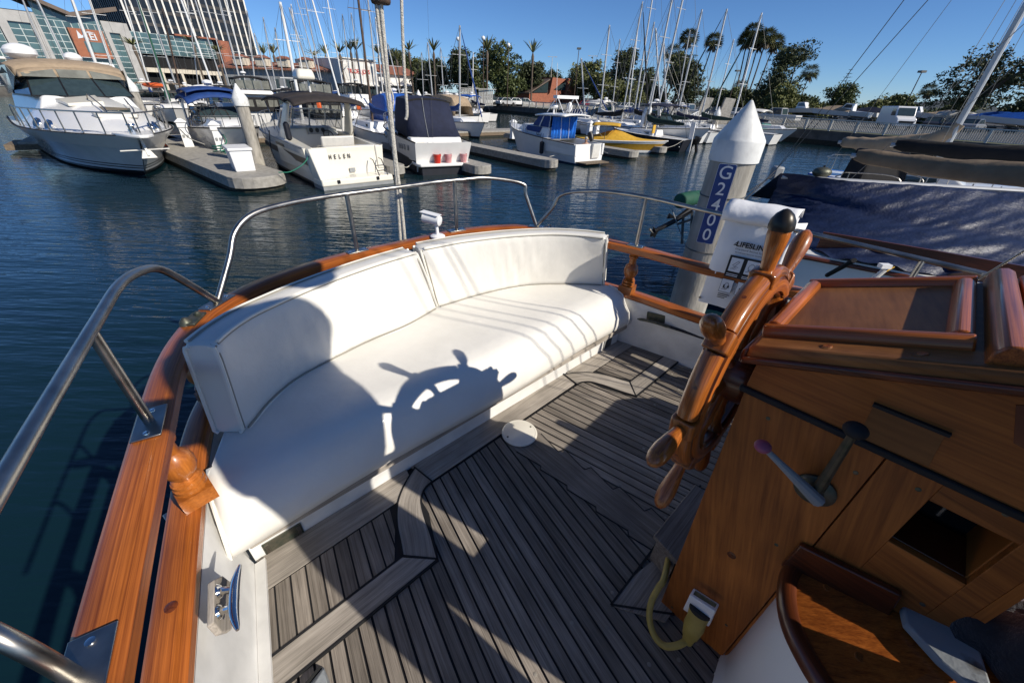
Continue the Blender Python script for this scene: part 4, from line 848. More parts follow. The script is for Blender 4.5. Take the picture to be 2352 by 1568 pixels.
MB().hexa([(.12,-1.45,.3),(.5,-1.42,.3),(.5,.75,.3),(.12,.75,.3),(.1,-1.45,1.13),(.46,-1.42,1.13),(.46,.75,1.13),(.1,.75,1.13)]).build('transom_seat',M['gel_cream'],t,bevel=.03)
MB().box((-.03,1.05,.62),(.05,.55,.95)).build('transom_door',M['white'],t,smooth=False,bevel=.01)
MB().hexa([(-.75,-1.42,.10),(.1,-1.45,.10),(.1,1.45,.10),(-.75,1.42,.10),(-.72,-1.40,.30),(.1,-1.43,.30),(.1,1.43,.30),(-.72,1.40,.30)]).build('swim_platform',M['gel_cream'],t,bevel=.05,seg=3)
MB().hexa([(-.72,-1.38,-.25),(.1,-1.40,-.25),(.1,1.40,-.25),(-.72,1.38,-.25),(-.75,-1.40,.10),(.1,-1.43,.10),(.1,1.43,.10),(-.75,1.40,.10)]).build('platform_skirt',M['grey'],t,smooth=False)
for sd in (-1,): 
    MB().hexa([(-.70,1.24,.28),(.1,1.24,.28),(.1,1.44,.28),(-.70,1.42,.28),(-.1,1.26,1.12),(.1,1.26,1.13),(.1,1.46,1.13),(-.1,1.44,1.12)]).build('quarter_step',M['gel_cream'],t,bevel=.03)
for i_,ch_ in enumerate('HELEN'): text('letter',ch_,.18,M['print'],t,frame((.05,.28+.36-.18*i_,.84),(0,-1,0),(.05,0,1)),depth=.004,bold=.004,sx=.8)
ld=MB()
for y in (-1.22,-.86): ld.tube([(-.08,y,.75),(-.3,y,.72),(-.72,y+.02,.28)],.02,6)
for z,x in ((.42,-.58),(.56,-.45)): ld.tube([(x,-1.22,z),(x,-.86,z)],.016,6)
ld.build('boarding_ladder',M['steel'],t)
for y,z in ((-.1,.42),): MB().box((-.0,y,z),(.05,.22,.12)).build('vent',M['grey'],t,smooth=False)
for y in (-.75,.8): MB().box((-.755,y,.22),(.03,.1,.1)).build('exhaust_port',M['black'],t,smooth=False)
# helm, seat, wheel
MB().hexa([(xk-.35,-1.1,.42),(xk+.3,-1.1,.42),(xk+.3,1.1,.42),(xk-.35,1.1,.42),(xk-.1,-1.1,1.45),(xk+.35,-1.1,1.5),(xk+.35,1.1,1.5),(xk-.1,1.1,1.45)]).build('dash',M['gel_cream'],t,bevel=.05)
dsh=MB().box((xk-.20,-.25,1.36),(.04,.9,.22)).build('instrument_panel',M['grey'],t,smooth=False)
for k in range(3): MB().lathe((xk-.22,.05-.25*k,1.38),(xk-.25,.05-.25*k,1.38),[(0,.08),(.03,.08)],12).build('gauge',M['black'],dsh)
wl_=MB(); c=Vector((xk-.5,-.55,1.22)); n=Vector((-.75,0,.6)).normalized(); u=Vector((0,1,0)); v=n.cross(u)
wl_.tube([c+u*.2*math.cos(a)+v*.2*math.sin(a) for a in np.linspace(0,2*math.pi,18)[:-1]],.02,6,closed=True)
for a in (0,2.1,4.2): wl_.tube([c,c+u*.2*math.cos(a)+v*.2*math.sin(a)],.015,5)
wl_.build('helm_wheel',M['black'],t)
MB().hexa([(1.5,-1.0,.42),(2.3,-1.0,.42),(2.3,.35,.42),(1.5,.35,.42),(1.5,-1.0,.98),(2.2,-1.0,.98),(2.2,.35,.98),(1.5,.35,.98)]).build('cockpit_seat',M['gel_cream'],t,bevel=.08,seg=3)
MB().hexa([(1.45,-1.0,.98),(1.62,-1.0,.98),(1.62,.35,.98),(1.45,.35,.98),(1.38,-1.0,1.32),(1.52,-1.0,1.32),(1.52,.35,1.32),(1.38,.35,1.32)]).build('seat_back',M['offwhite'],t,bevel=.05)
windshield(t,xk+1.15,2.5,1.42,.62,.6,'clearglass',sidelen=1.5,frame='greyhull')
# arch and bimini
for sd in (-1,1):
    MB().hexa([(xk-1.05,sd*1.28,1.15),(xk-.35,sd*1.28,1.2),(xk-.35,sd*1.44,1.2),(xk-1.05,sd*1.44,1.15),(xk-1.75,sd*1.12,2.27),(xk-1.35,sd*1.12,2.32),(xk-1.35,sd*1.24,2.32),(xk-1.75,sd*1.24,2.27)]).build('arch_leg',M['gel_cream'],t,bevel=.05)
am=MB().sweep([(xk-1.55,y,2.30+.17*(1-(y/1.2)**4)) for y in np.linspace(-1.18,1.18,9)],[(-.22,-.06),(.22,-.06),(.22,.06),(-.22,.06)]); am.build('arch_top',M['gel_cream'],t,bevel=.03)
canopy(t,xk-1.9,xk+1.1,2.75,2.44,2.38,'browncanvas',crown=.2)
canopy(t,xk-2.75,xk-1.75,2.7,2.34,2.44,'browncanvas',crown=.14,name='bimini_extension')
for sd in (-1,1):
    MB().tube([(xk-.2,sd*1.35,1.3),(xk+.95,sd*1.3,2.36)],.014,5).build('canopy_bow',M['steel'],t); MB().tube([(xk+.5,sd*1.3,1.4),(xk-.6,sd*1.3,2.42)],.014,5).build('canopy_bow',M['black'],t)
    MB().tube([(xk-1.1,sd*1.3,1.2),(xk-2.6,sd*1.3,2.32)],.014,5).build('canopy_bow',M['steel'],t)
MB().tube([(xk-1.5,.2,2.47),(xk-1.5,.2,2.97)],.04,8).build('radar_post',M['gel'],t); 
MB().hexa([(xk-1.85,-.0,2.92),(xk-1.2,-.1,2.92),(xk-1.2,.7,2.92),(xk-1.85,.7,2.92),(xk-1.8,.05,3.22),(xk-1.25,.0,3.22),(xk-1.25,.6,3.22),(xk-1.8,.6,3.22)]).build('raft_canister',M['gel_cream'],t,bevel=.1,seg=3)
railing_boat(t,pt,.5,.97,.5,7,.012)
for k in (.30,.36): 
    a=pt(k,3.72,1,.02); MB().box(a,(.5,.03,.09),rz=R(0)).build('side_vent',M['black'],t,smooth=False)
a=pt(.62,3.3,1,.0); MB().box(a+Vector((0,.03,0)),(.55,.03,.18)).build('hull_port',M['glass'],t,smooth=False,bevel=.04)
t.scale=(1.12,1.02,1.2)
# ------------------------------------------------------------------ 3 navy canvas cruiser with buckets
LB=(P(955,398,0)+P(1073,396,0))/2; rz3=math.atan2(.88,-.48)
t3=t=thing('sport_cruiser',LB,'white sport cruiser wrapped in a navy camper canvas with buckets on its platform','motor boat',None,rz3); Ln=8.6
pt,hb,zd,ks=hull(t,Ln,2.75,1.2,1.45,'gel',rake=1.6,trans=.96,fw=.5,tr=.55,flare=.1,bottom='antifoul',boot=None)
m=MB()
for sd in (-1,1): m.grid([[pt(k,2+.75*j/3,sd,.008) for j in range(4)] for k in ks])
m.build('dark_topside',M['antifoul'],t)
deck(t,pt,.38,.985,'gel',0,.12); xk=Ln*.38
trunk_cabin(t,pt,hb,.5,.86,2.2,0,.35)
MB().prism([(-.62,-1.18,.32),(-.62,1.18,.32),(-.45,1.3,.32),(.4,1.32,.32),(.4,-1.32,.32),(-.45,-1.3,.32)],(0,0,.12)).build('swim_platform',M['gel'],t,bevel=.04,seg=3)
MB().prism([(-.5,-1.12,-.2),(-.5,1.12,-.2),(.3,1.2,-.2),(.3,-1.2,-.2)],(0,0,.5)).build('platform_skirt',M['antifoul'],t,bevel=.04)
MB().hexa([(-.02,-1.28,.42),(1.0,-1.3,.42),(1.0,1.3,.42),(-.02,1.28,.42),(.5,-1.24,1.3),(1.0,-1.28,1.3),(1.0,1.28,1.3),(.5,1.24,1.3)]).build('transom',M['gel'],t,bevel=.08,seg=3)
MB().hexa([(.0,.62,.45),(.06,.62,.45),(.06,.98,.45),(.0,.98,.45),(.44,.62,1.2),(.5,.62,1.2),(.5,.98,1.2),(.44,.98,1.2)]).build('transom_door',M['gel_cream'],t,smooth=False)
MB().hexa([(.16,-.75,.72),(.2,-.75,.72),(.2,.5,.72),(.16,.5,.72),(.36,-.72,1.15),(.4,-.72,1.15),(.4,.48,1.15),(.36,.48,1.15)]).build('transom_hatch',M['gel'],t,bevel=.02)
nv=Vector((-.84,0,.5)).normalized()
fm=lambda x,y,z:frame(Vector((x,y,z))+nv*.035,(0,-1,0),(.5,0,.84))
text('lettering','Queen Arwen',.17,M['print'],t,fm(.24,-.12,.90),depth=.003,bold=.004,sx=1.0,shear=.2)
text('port_lettering','MARINA DEL REY',.07,M['print'],t,fm(.17,-.12,.78),depth=.003)
MB().hexa([Vector(q)+nv*.03 for q in ((.29,-.62,1.02),(.29,.42,1.02),(.31,.42,1.02),(.31,-.62,1.02),(.31,-.5,1.05),(.31,.3,1.05),(.33,.3,1.05),(.33,-.5,1.05))]).build('emblem',M['print'],t,smooth=False)
# camper canvas
def cc_ring(x,w,z0,zt,n=10):
    out=[]
    for k in range(n+1):
        s=-1+2*k/n; out.append((x,w/2*math.copysign(min(1,abs(s)*1.55),s)*(1 if abs(s)<.64 else 1+.10*(abs(s)-.64)/.36),zt-.10*min(1,abs(s)*1.55)**3-(0 if abs(s)<.64 else (zt-z0-.1)*(abs(s)-.64)/.36)))
    return out
MB().grid([[(.52,y,1.26+.02*math.sin(y*5)) for y in np.linspace(-1.26,1.26,11)],cc_ring(.95,2.28,1.24,2.0),cc_ring(1.35,2.18,1.24,2.60),cc_ring(1.7,2.15,1.25,2.68),cc_ring(3.3,2.15,1.35,2.72),cc_ring(3.6,2.1,1.4,2.62)]).build('camper_canvas',M['navy'],t,ang=60,solid=.02)
m=MB()
for y0,y1 in ((.38,.30),): m.tube([(.50,y0,1.28),(.96,y0*.95,2.05),(1.33,y1,2.66)],.012,5)
m.build('canvas_zip',M['grey'],t); 
m=MB().sweep([(1.36,y,2.62-.12*abs(y/1.1)**3) for y in np.linspace(-1.1,1.1,9)],[(-.03,-.03),(.03,-.03),(.03,.03),(-.03,.03)]); m.build('canvas_hem',M['blackcanvas'],t)
windshield(t,4.5,2.25,1.5,.85,.9,'teal',sidelen=1.2,frame='gel')
for x in (5.1,5.9): 
    a=pt(x/Ln,3.55,1,.01); MB().lathe(a,a+Vector((.02,.05,.01)),[(0,.15),(.05,.13)],14).build('porthole_rim',M['chrome'],t); MB().lathe(a+Vector((0,.03,0)),a+Vector((.02,.07,.01)),[(0,.1),(.04,.09)],14).build('porthole',M['glass'],t)
for k in range(4): 
    a=pt(.11+.055*k,3.45-.05*k,1,.015); MB().hexa([a+Vector(q) for q in ((-.13,0,-.1),(.10,0,-.1),(.10,.02,-.1),(-.13,.02,-.1),(-.20,0,.1),(.05,0,.1),(.05,.02,.1),(-.20,.02,.1))]).build('side_vent',M['grey'],t,smooth=False)
railing_boat(t,pt,.5,.97,.5,7,.012)
t.scale=(1.05,1.0,1.14); M3=Matrix.Translation(LB)@Matrix.Rotation(rz3,4,'Z')@Matrix.Diagonal((1.05,1,1.14,1))
bucket(M3@Vector((-.42,.32,.44)),'red','bright red bucket on the swim platform, leftmost of three',.17,.38)
bucket(M3@Vector((-.40,-.22,.44)),'pink','faded pink bucket on the swim platform beside the bright red one',.165,.37)
bucket(M3@Vector((-.40,-.98,.44)),'pink','faded pink bucket with wire handle at the right corner of the platform',.165,.37)
# ------------------------------------------------------------------ 4 white cabin boat with blue curtain
LD=(P(1322,381,0)+P(1378,373,0))/2; rz4=math.atan2(.80,-.60)
t4=t=thing('cabin_boat',LD,'white cabin boat with blue covered windows and a bright blue curtain over its cockpit','motor boat',None,rz4); Lw=8.0
pt,hb,zd,ks=hull(t,Lw,2.6,1.05,1.55,'gel',rake=1.3,trans=.92,fw=.5,tr=-.1,flare=.2,bottom='bluebottom',boot=None,rub='bootblack')
deck(t,pt,.30,.985,'gel',0,.12); xk=2.6
MB().poly([(.1,-1.1,.45),(xk,-1.1,.45),(xk,1.1,.45),(.1,1.1,.45)]).build('cockpit_sole',M['offwhite'],t,smooth=False)
for sd in (-1,1): MB().hexa([(0,sd*1.02,.45),(xk,sd*1.08,.45),(xk,sd*1.24,.45),(0,sd*1.16,.45),(0,sd*1.02,1.06),(xk,sd*1.08,1.12),(xk,sd*1.25,1.12),(0,sd*1.18,1.05)]).build('coaming',M['gel'],t,bevel=.02)
MB().hexa([(xk,-1.12,1.0),(6.2,-.8,1.3),(6.2,.8,1.3),(xk,1.12,1.0),(xk,-1.0,1.72),(5.7,-.62,1.75),(5.7,.62,1.75),(xk,1.0,1.72)]).build('cabin',M['gel'],t,bevel=.06,seg=3)
for sd in (-1,1):
    MB().prism([(xk+.9,sd*1.0,1.38),(xk+2.5,sd*.87,1.42),(xk+2.3,sd*.82,1.70),(xk+.75,sd*.95,1.68)],(0,sd*.05,0)).build('cabin_window',M['blue_dark'],t,smooth=False)
    MB().prism([(xk,sd*1.0,1.72),(xk+1.75,sd*.86,1.74),(xk+1.1,sd*.84,2.34),(xk+.05,sd*.94,2.34)],(0,sd*.03,0)).build('side_window',M['blue_dark'],t,smooth=False)
    for x0,x1 in ((xk+.02,xk+.06),(xk+.95,xk+.6)): MB().bar((x0,sd*1.0,1.7),(x1,sd*.92,2.36),.07,.05).build('pillar',M['gel'],t,smooth=False)
MB().hexa([(xk+1.7,-.86,1.74),(xk+1.75,.86,1.74),(xk+1.78,.86,1.74),(xk+1.73,-.86,1.74),(xk+1.1,-.8,2.34),(xk+1.1,.8,2.34),(xk+1.13,.8,2.34),(xk+1.13,-.8,2.34)]).build('front_window',M['blue_dark'],t,smooth=False)
canopy(t,xk-1.3,xk+1.4,2.1,2.42,2.36,'gel',name='hardtop',crown=.08,th=.07,drop=.03)
rows=[]
for z in (2.34,1.9,1.5,1.12):
    rows.append([(xk-.25+.05*math.sin(i*2.1)+.05*(2.34-z),1.0-2.0*i/24,z-(0 if z<2.3 else .06*math.sin(math.pi*((i*3/24)%1)))) for i in range(25)])
MB().grid(rows).build('curtain',M['blue'],t,solid=.01)
for y in (.35,-.3): MB().tube([(xk-.31,y,2.26),(xk-.36,y,1.12)],.014,5).build('curtain_strap',M['offwhite'],t)
rk=MB()
for sd in (-1,1): rk.tube([(xk-.9,sd*.75,2.48),(xk-.2,sd*.7,3.25)],.025,6); rk.tube([(xk+.6,sd*.75,2.48),(xk-.1,sd*.7,3.25)],.025,6)
rk.build('rod_rack',M['white'],t); MB().box((xk-.15,0,3.28),(.35,1.7,.16)).build('rack_shelf',M['white'],t,smooth=False)
MB().ball((xk+.35,.45,2.8),.26,12,(1,1,.45)).build('radar_dome',M['white'],t); MB().tube([(xk+.35,.45,2.4),(xk+.35,.45,2.75)],.05,6).build('radar_post',M['white'],t)
MB().ball((xk-.2,-.3,2.78),.17,10,(1,1,1.6)).build('lantern',M['white'],t)
MB().tube([(xk+.4,.2,2.4),(xk+.3,.5,4.9)],.012,5).build('antenna',M['white'],t)
for i in range(9): MB().tube([(xk-.95,-.8+.2*i,2.45),(xk-1.15,-.85+.21*i,3.0)],.018,5).build('rod_holder',M['chrome'],t)
text('lettering','Nerd',.28,M['print'],t,frame((xk+.85,1.12,1.28),(-1,.1,0),(0,-.12,1)),depth=.003,shear=.3)
MB().hexa([(-.75,-.95,.12),(0,-1.05,.12),(0,1.05,.12),(-.75,.95,.12),(-.75,-.95,.16),(0,-1.05,.16),(0,1.05,.16),(-.75,.95,.16)]).build('swim_platform',M['dockwood'],t,smooth=False)
MB().hexa([(-.06,-.75,.3),(.1,-.75,.3),(.1,-.15,.3),(-.06,-.15,.3),(-.1,-.75,1.06),(.12,-.75,1.06),(.12,-.15,1.06),(-.1,-.15,1.06)]).build('transom_door',M['offwhite'],t,smooth=False,bevel=.02)
MB().lathe((.9,-1.0,1.1),(1.15,-1.0,1.55),[(0,.1),(.2,.16),(.5,.15)],10).build('outboard_cowl',M['black'],t)
railing_boat(t,pt,.55,.97,.55,7,.014)
a=pt(.34,3.6,1,.02); f=thing('fender',Matrix.Translation(LD)@Matrix.Rotation(rz4,4,'Z')@(a+Vector((0,.12,-.3))),'dark cylinder fender hanging on the side of the white cabin boat','fender'); fp=f.location
MB().lathe(fp-Vector((0,0,.35)),fp+Vector((0,0,.35)),[(0,.05),(.06,.13),(.64,.13),(.7,.05)],10).build('body',M['antifoul'],f); MB().tube([fp+Vector((0,0,.33)),fp+Vector((.05,.05,.75))],.012,5).build('lanyard',M['ropedark'],f)
# ------------------------------------------------------------------ 5 yellow speedboat, bow towards us right
yb=P(1516,353,0)+Vector((.3,-.3,0)); ys=P(1385,345,0); d=(yb-ys).normalized(); Ly=6.4
t=thing('speedboat',yb-d*Ly,'ochre and white speedboat under a mustard cover with a yellow bimini','motor boat',None,math.atan2(d.y,d.x))
pt,hb,zd,ks=hull(t,Ly,2.2,.72,.86,'yellow_hull',rake=1.4,trans=.95,fw=.42,flare=.15,bottom='gel',boot=None,rub='gel')
m=MB()
for sd in (-1,1): m.grid([[pt(k,3.55+.45*j/2,sd,.012) for j in range(3)] for k in ks]); m.grid([[pt(k,1.9+.5*j/2,sd,.012) for j in range(3)] for k in ks])
m.build('white_band',M['gel'],t)
rows=[]
for i in range(13):
    k=i/12; a=pt(k*.97,4,1); hgt=.5*math.exp(-((k-.42)/.2)**2)+.14*(1-k)+.03; rows.append([(a.x,a.y*s*.97,a.z+.01+hgt*(1-abs(s)**1.5)) for s in (-1,-.8,-.5,-.2,0,.2,.5,.8,1)])
MB().grid(rows).build('cover',M['yellow'],t,ang=50)
canopy(t,.9,2.9,1.9,1.72,1.72,'yellow',crown=.12,drop=.06)
for sd in (-1,1): MB().tube([(1.0,sd*.92,1.68),(1.9,sd*1.0,.8),(2.8,sd*.92,1.68)],.014,5).build('canopy_bow',M['steel'],t); MB().tube([(1.9,sd*.93,1.75),(1.9,sd*1.0,.8)],.014,5).build('canopy_bow',M['steel'],t)
# ------------------------------------------------------------------ sailboats
def sailboat(p,rz,L,B,mastx,top,label,hullm='gel',sail='blue_dark',boomdir=-1,mastm='mast',r=.09,fb=.95,cabin=True,boom=True,furl=None,spread=2,cat='sailboat',zb=None,group='sailboats berthed in the marina'):
    t=thing('sailboat',p,label,cat,group,rz)
    pt,hb,zd,ks=hull(t,L,B,fb,fb+.3,hullm,rake=1.2,trans=.72,fw=.45,ns=9,flare=.12,boot='bootblack')
    deck(t,pt,0,.985,'gel',0,.06,n=6); x0=mastx
    if cabin:
        trunk_cabin(t,pt,hb,.36,.74,B*.62,0,.42)
        for sd in (-1,1): MB().prism([(L*.42,sd*B*.29,fb+.16),(L*.62,sd*B*.26,fb+.2),(L*.61,sd*B*.26,fb+.34),(L*.42,sd*B*.28,fb+.32)],(0,sd*.03,0)).build('cabin_window',M['tint'],t,smooth=False)
    zt=fb+.1; inv=Matrix.Rotation(-rz,3,'Z')
    tp=inv@(Vector(top)-Vector((p.x,p.y,0))); base=Vector((x0,0,zt))
    MB().tube([base,tp],[r,r*.8],8).build('mast',M[mastm],t)
    H=tp.z-zt
    for k in ((.42,.72) if spread==2 else (.55,)):
        c=base.lerp(tp,k); w=B*.33*(1.1-.4*k); MB().bar(c-Vector((0.05,w,0)),c+Vector((-.05,w,0)),.05,.03).build('spreader',M[mastm],t,smooth=False)
    rg=MB(); bow=pt(.97,4,1); bow.y=0
    rg.tube([bow,tp],.014,4); rg.tube([Vector((.05,0,fb)),tp],.014,4)
    for sd in (-1,1):
        ch=Vector((x0-.15,sd*B*.44,fb)); c=base.lerp(tp,.72); w=B*.33*.8; rg.tube([ch,c+Vector((0,sd*w,0)),tp],.008,4)
    stuff(rg.build('rigging',M['iron'],t))
    if furl: MB().tube([bow.lerp(tp,.06),bow.lerp(tp,.5),bow.lerp(tp,.92)],[.055,.07,.03],7).build('furled_sail',M[furl],t)
    if boom:
        zb_=zt+.85; Lb=min(x0-.3,3.6); e=Vector((x0-Lb,0,zb_)); MB().tube([Vector((x0,0,zb_)),e],.05,7).build('boom',M[mastm],t)
        MB().sweep([Vector((x0+.05,0,zb_+.55)),Vector((x0-.12,0,zb_+.32)),Vector((x0-.7,0,zb_+.16)),Vector((x0-Lb*.6,0,zb_+.1)),e+Vector((.2,0,.06))],lambda i:[(math.cos(a)*[.10,.15,.17,.14,.07][i],math.sin(a)*[.1,.24,.22,.18,.1][i]) for a in np.linspace(0,2*math.pi,9)[:-1]]).build('sail_cover',M[sail],t)
    return t
def sail_at(bx,by,tx,ty,Y,label,stern=True,**k):
    B0=PY(bx,by,Y); T=PY(tx,ty,Y)
    if ty<=2: T=B0+(T-B0)*1.35
    rz=SRZ+(0 if stern else math.pi)+rng.uniform(-.05,.05); L=k.pop('L',8.5); mx=L*.55
    z0=k.get('fb',.95)+.1; s=(z0-B0.z)/(T.z-B0.z); Bb=B0+(T-B0)*s       # foot of the mast at deck level
    p=Vector((Bb.x,Bb.y,0))-Matrix.Rotation(rz,3,'Z')@Vector((mx,0,0))
    return sailboat(p,rz,L,k.pop('B',2.7),mx,T,label,**k)
SB=[(149,134,85,0,46,'sailboat mast rising over the tan bimini, leftmost of all',dict(mastm='mast')),
 (220,146,165,0,38,'sailboat with the thick white mast in front of the rust sign box',dict(mastm='mastwhite',r=.12)),
 (262,167,205,0,40,'sailboat with a grey spar topped mast right of the sign box',dict(mastm='mastwhite',r=.10)),
 (366,161,315,0,42,'sailboat with green furled jib and green sail cover',dict(mastm='mast',furl='green',sail='green')),
 (408,179,372,20,46,'sailboat with the dark mast before the low glass wing',dict(mastm='mastdark',sail='navy')),
 (396,172,338,0,50,'sailboat with a blue sail cover right of the green one',dict(sail='blue_dark')),
 (482,179,416,0,44,'sailboat with the bright mast crossing the tower',dict(mastm='mastwhite')),
 (452,170,430,0,52,'sailboat with a thin grey mast in front of the tower fins',dict(r=.06)),
 (545,161,503,0,48,'sailboat with the mast at the right edge of the tower',dict()),
 (520,172,470,0,54,'sailboat with the thin mast before the tower fins, further right',dict(r=.06)),
 (583,167,567,25,56,'sailboat with the short mast just clear of the tower',dict(spread=1)),
 (619,185,583,77,58,'sailboat with the low mast over the black canvas boat',dict(spread=1)),
 (652,184,631,64,60,'sailboat with the mast left of the tall crossed mast',dict(spread=1)),
 (686,226,643,5,29,'sailboat with blue tarp and the tall white mast with wide spreaders',dict(mastm='mastwhite',r=.10,sail='bluetarp')),
 (714,179,664,18,52,'sailboat with the mast right behind the tall white one',dict()),
 (729,167,682,0,55,'sailboat with the leaning mast before the dormers',dict(r=.06)),
 (774,202,717,0,44,'sailboat with the long mast before the white market',dict(mastm='mastwhite')),
 (809,214,786,33,48,'sailboat with the thin mast in front of the red lettering',dict(r=.06,spread=1)),
 (853,253,823,0,31,'sailboat with the brown mast and blue cover beside the hanging ropes',dict(mastm='mastdark',sail='blue_dark',r=.09)),
 (866,208,845,0,46,'sailboat with the pale mast right behind the brown one',dict()),
 (918,215,890,100,40,'sailboat with a bright blue furled jib behind the ropes',dict(furl='blue_dark',r=.06)),
 (973,223,968,120,60,'sailboat with the short mast before the dark central trees',dict(spread=1,r=.06)),
 (994,226,982,98,56,'sailboat with the slim pale mast under the symmetrical palm',dict(spread=1)),
 (1056,290,1056,59,40,'sailboat with the tall grey mast and blue jib by the tan topped cruiser',dict(furl='blue_dark')),
 (1375,283,1400,58,46,'sailboat with the pale mast and crumpled grey sail right of the curtain boat',dict(sail='offwhite')),
 (1345,289,1335,134,48,'sailboat with the short mast and blue stay behind the curtain boat',dict(spread=1,furl='blue_dark')),
 (1458,250,1498,0,50,'sailboat with the tall mast and black sail cover above the yellow boat',dict(sail='blackcanvas',r=.09)),
 (1467,244,1503,51,56,'sailboat with the second mast close behind the tall one',dict()),
 (1485,262,1524,92,58,'sailboat with the mast topped by a wind vane',dict(spread=1)),
 (1518,280,1506,65,54,'sailboat with the mast leaning left beside the green cover',dict(sail='green')),
 (1509,259,1568,0,44,'sailboat with the long grey mast leaning right over the round tree',dict(r=.10,sail='greencanvas_dark')),
 (1531,281,1525,98,60,'sailboat with the short white mast at the foot of the round tree',dict(spread=1)),
 (1610,268,1670,21,47,'sailboat with the grey mast right of the pair of lone palms',dict(r=.10,sail='greencanvas_dark',furl='blackcanvas')),
 (1430,262,1476,4,43,'sailboat with the long black furled jib slanting over the cypress',dict(furl='blackcanvas',sail='blackcanvas',r=.07)),
 (1690,253,1750,30,46,'sailboat with the bright white mast in front of the palm cluster',dict(mastm='mastwhite',furl='greencanvas_dark',sail='navy',r=.09))]
for bx_,by_,tx_,ty_,Y_,l_ in [(110,140,52,0,52,'sailboat with a grey mast over the radar dome of the big cruiser'),(336,170,286,0,56,'sailboat with a pale mast between the sign box and the low wing'),(505,176,448,0,58,'sailboat with a slender mast second from the tower edge'),(560,172,520,0,62,'sailboat with the farthest mast at the tower edge'),
 (632,190,604,40,63,'sailboat with the thin mast right of the tower'),(700,196,668,10,60,'sailboat with the spar behind the tall crossed mast'),(742,205,700,0,57,'sailboat with the dark spar left of the market'),(790,210,752,0,58,'sailboat with the spar over the arcade roof'),(835,215,806,30,62,'sailboat with the thin spar beside the red lettering'),(880,220,862,40,60,'sailboat with the pale spar behind the rope fall'),
 (1020,235,1012,110,64,'sailboat with the low spar before the dark trees'),(1085,255,1087,120,66,'sailboat with the spar near the white slatted gate'),(1405,262,1424,90,62,'sailboat with the grey spar under the cypress'),(1442,262,1468,40,60,'sailboat with the spar left of the twin masts'),(1550,268,1585,70,63,'sailboat with the spar in front of the round tree'),(1640,270,1686,90,60,'sailboat with the spar near the concrete walls')]:
    SB.append((bx_,by_,tx_,ty_,Y_,l_,dict(r=.08,mastm='mast' if len(SB)%2 else 'mastwhite',sail=['blue_dark','offwhite','navy','green'][len(SB)%4])))
for i,(a,b,c_,d_,Y,l,k) in enumerate(SB):
    sail_at(a,b,c_,d_,Y,l,stern=(i%2==0),L=7.5+rng.uniform(0,2),**k)
# 'I Snark' sloop with the dark hull and outboard
ps=P(1600,352,0); rzs=math.atan2(.77,-.62)
o_=Vector((ps.x-.6,ps.y+.9,0)); T=o_+Matrix.Rotation(rzs,3,'Z')@Vector((3.9,0,9.8)); t=sailboat(o_,rzs,7.4,2.5,4.0,T,'black hulled sloop with white cabin, white rudder and a black outboard on its stern','antifoul','greencanvas_dark',fb=.8,r=.085)
text('lettering','Snark',.42,M['sign_white'],t,frame((-.02,.55,.45),(0,-1,0),(0,0,1)),depth=.004,shear=.2)
MB().hexa([(-.35,-.2,-.3),(-.05,-.2,-.3),(-.05,-.14,-.3),(-.35,-.14,-.3),(-.25,-.2,2.0),(.12,-.2,2.0),(.12,-.14,2.0),(-.25,-.14,2.0)]).build('rudder',M['gel'],t,smooth=False)
MB().hexa([(-.5,-.95,.5),(-.1,-.95,.5),(-.1,-.6,.5),(-.5,-.6,.5),(-.65,-.95,1.0),(-.2,-.95,1.1),(-.2,-.6,1.1),(-.65,-.6,1.0)]).build('outboard_cowl',M['black'],t,bevel=.06)
MB().bar((-.35,-.78,.6),(-.6,-.78,-.2),.14,.2).build('outboard_leg',M['black'],t,smooth=False)
MB().box((2.6,.9,1.35),(.1,.35,.6)).build('life_cushion',M['yellow'],t,bevel=.03)
# grey sloop right of it with white oval dinghy stern
ps=P(1655,338,0)+Vector((.3,3,0)); sailboat(ps,rzs,7.8,2.5,4.2,ps+Matrix.Rotation(rzs,3,'Z')@Vector((4.1,0,10.2)),'grey hulled cruising yacht with dark windows half hidden by the big piling','greyhull','navy',fb=.95)
# boat with turquoise cover right of the piling
pq=PY(1768,330,46); pq.z=0; t=thing('sailboat',pq,'white canoe sterned boat with a turquoise cover, right of the big piling','sailboat',None,math.atan2(.8,-.6)); pt,hb,zd,ks=hull(t,5.5,1.9,1.15,1.3,'gel',trans=.35,fw=.5,ns=9); deck(t,pt,0,.98,'gel',0,.06,n=6)
MB().grid([[(x,w*s,1.18+(1-abs(s))*h) for s in (-1,-.5,0,.5,1)] for x,w,h in ((.0,.4,.1),(.6,.6,.45),(2.5,.85,.5),(4.2,.5,.3))]).build('cover',M['green'] if False else mat('turquoise_canvas',(.02,.36,.30),.7),t)
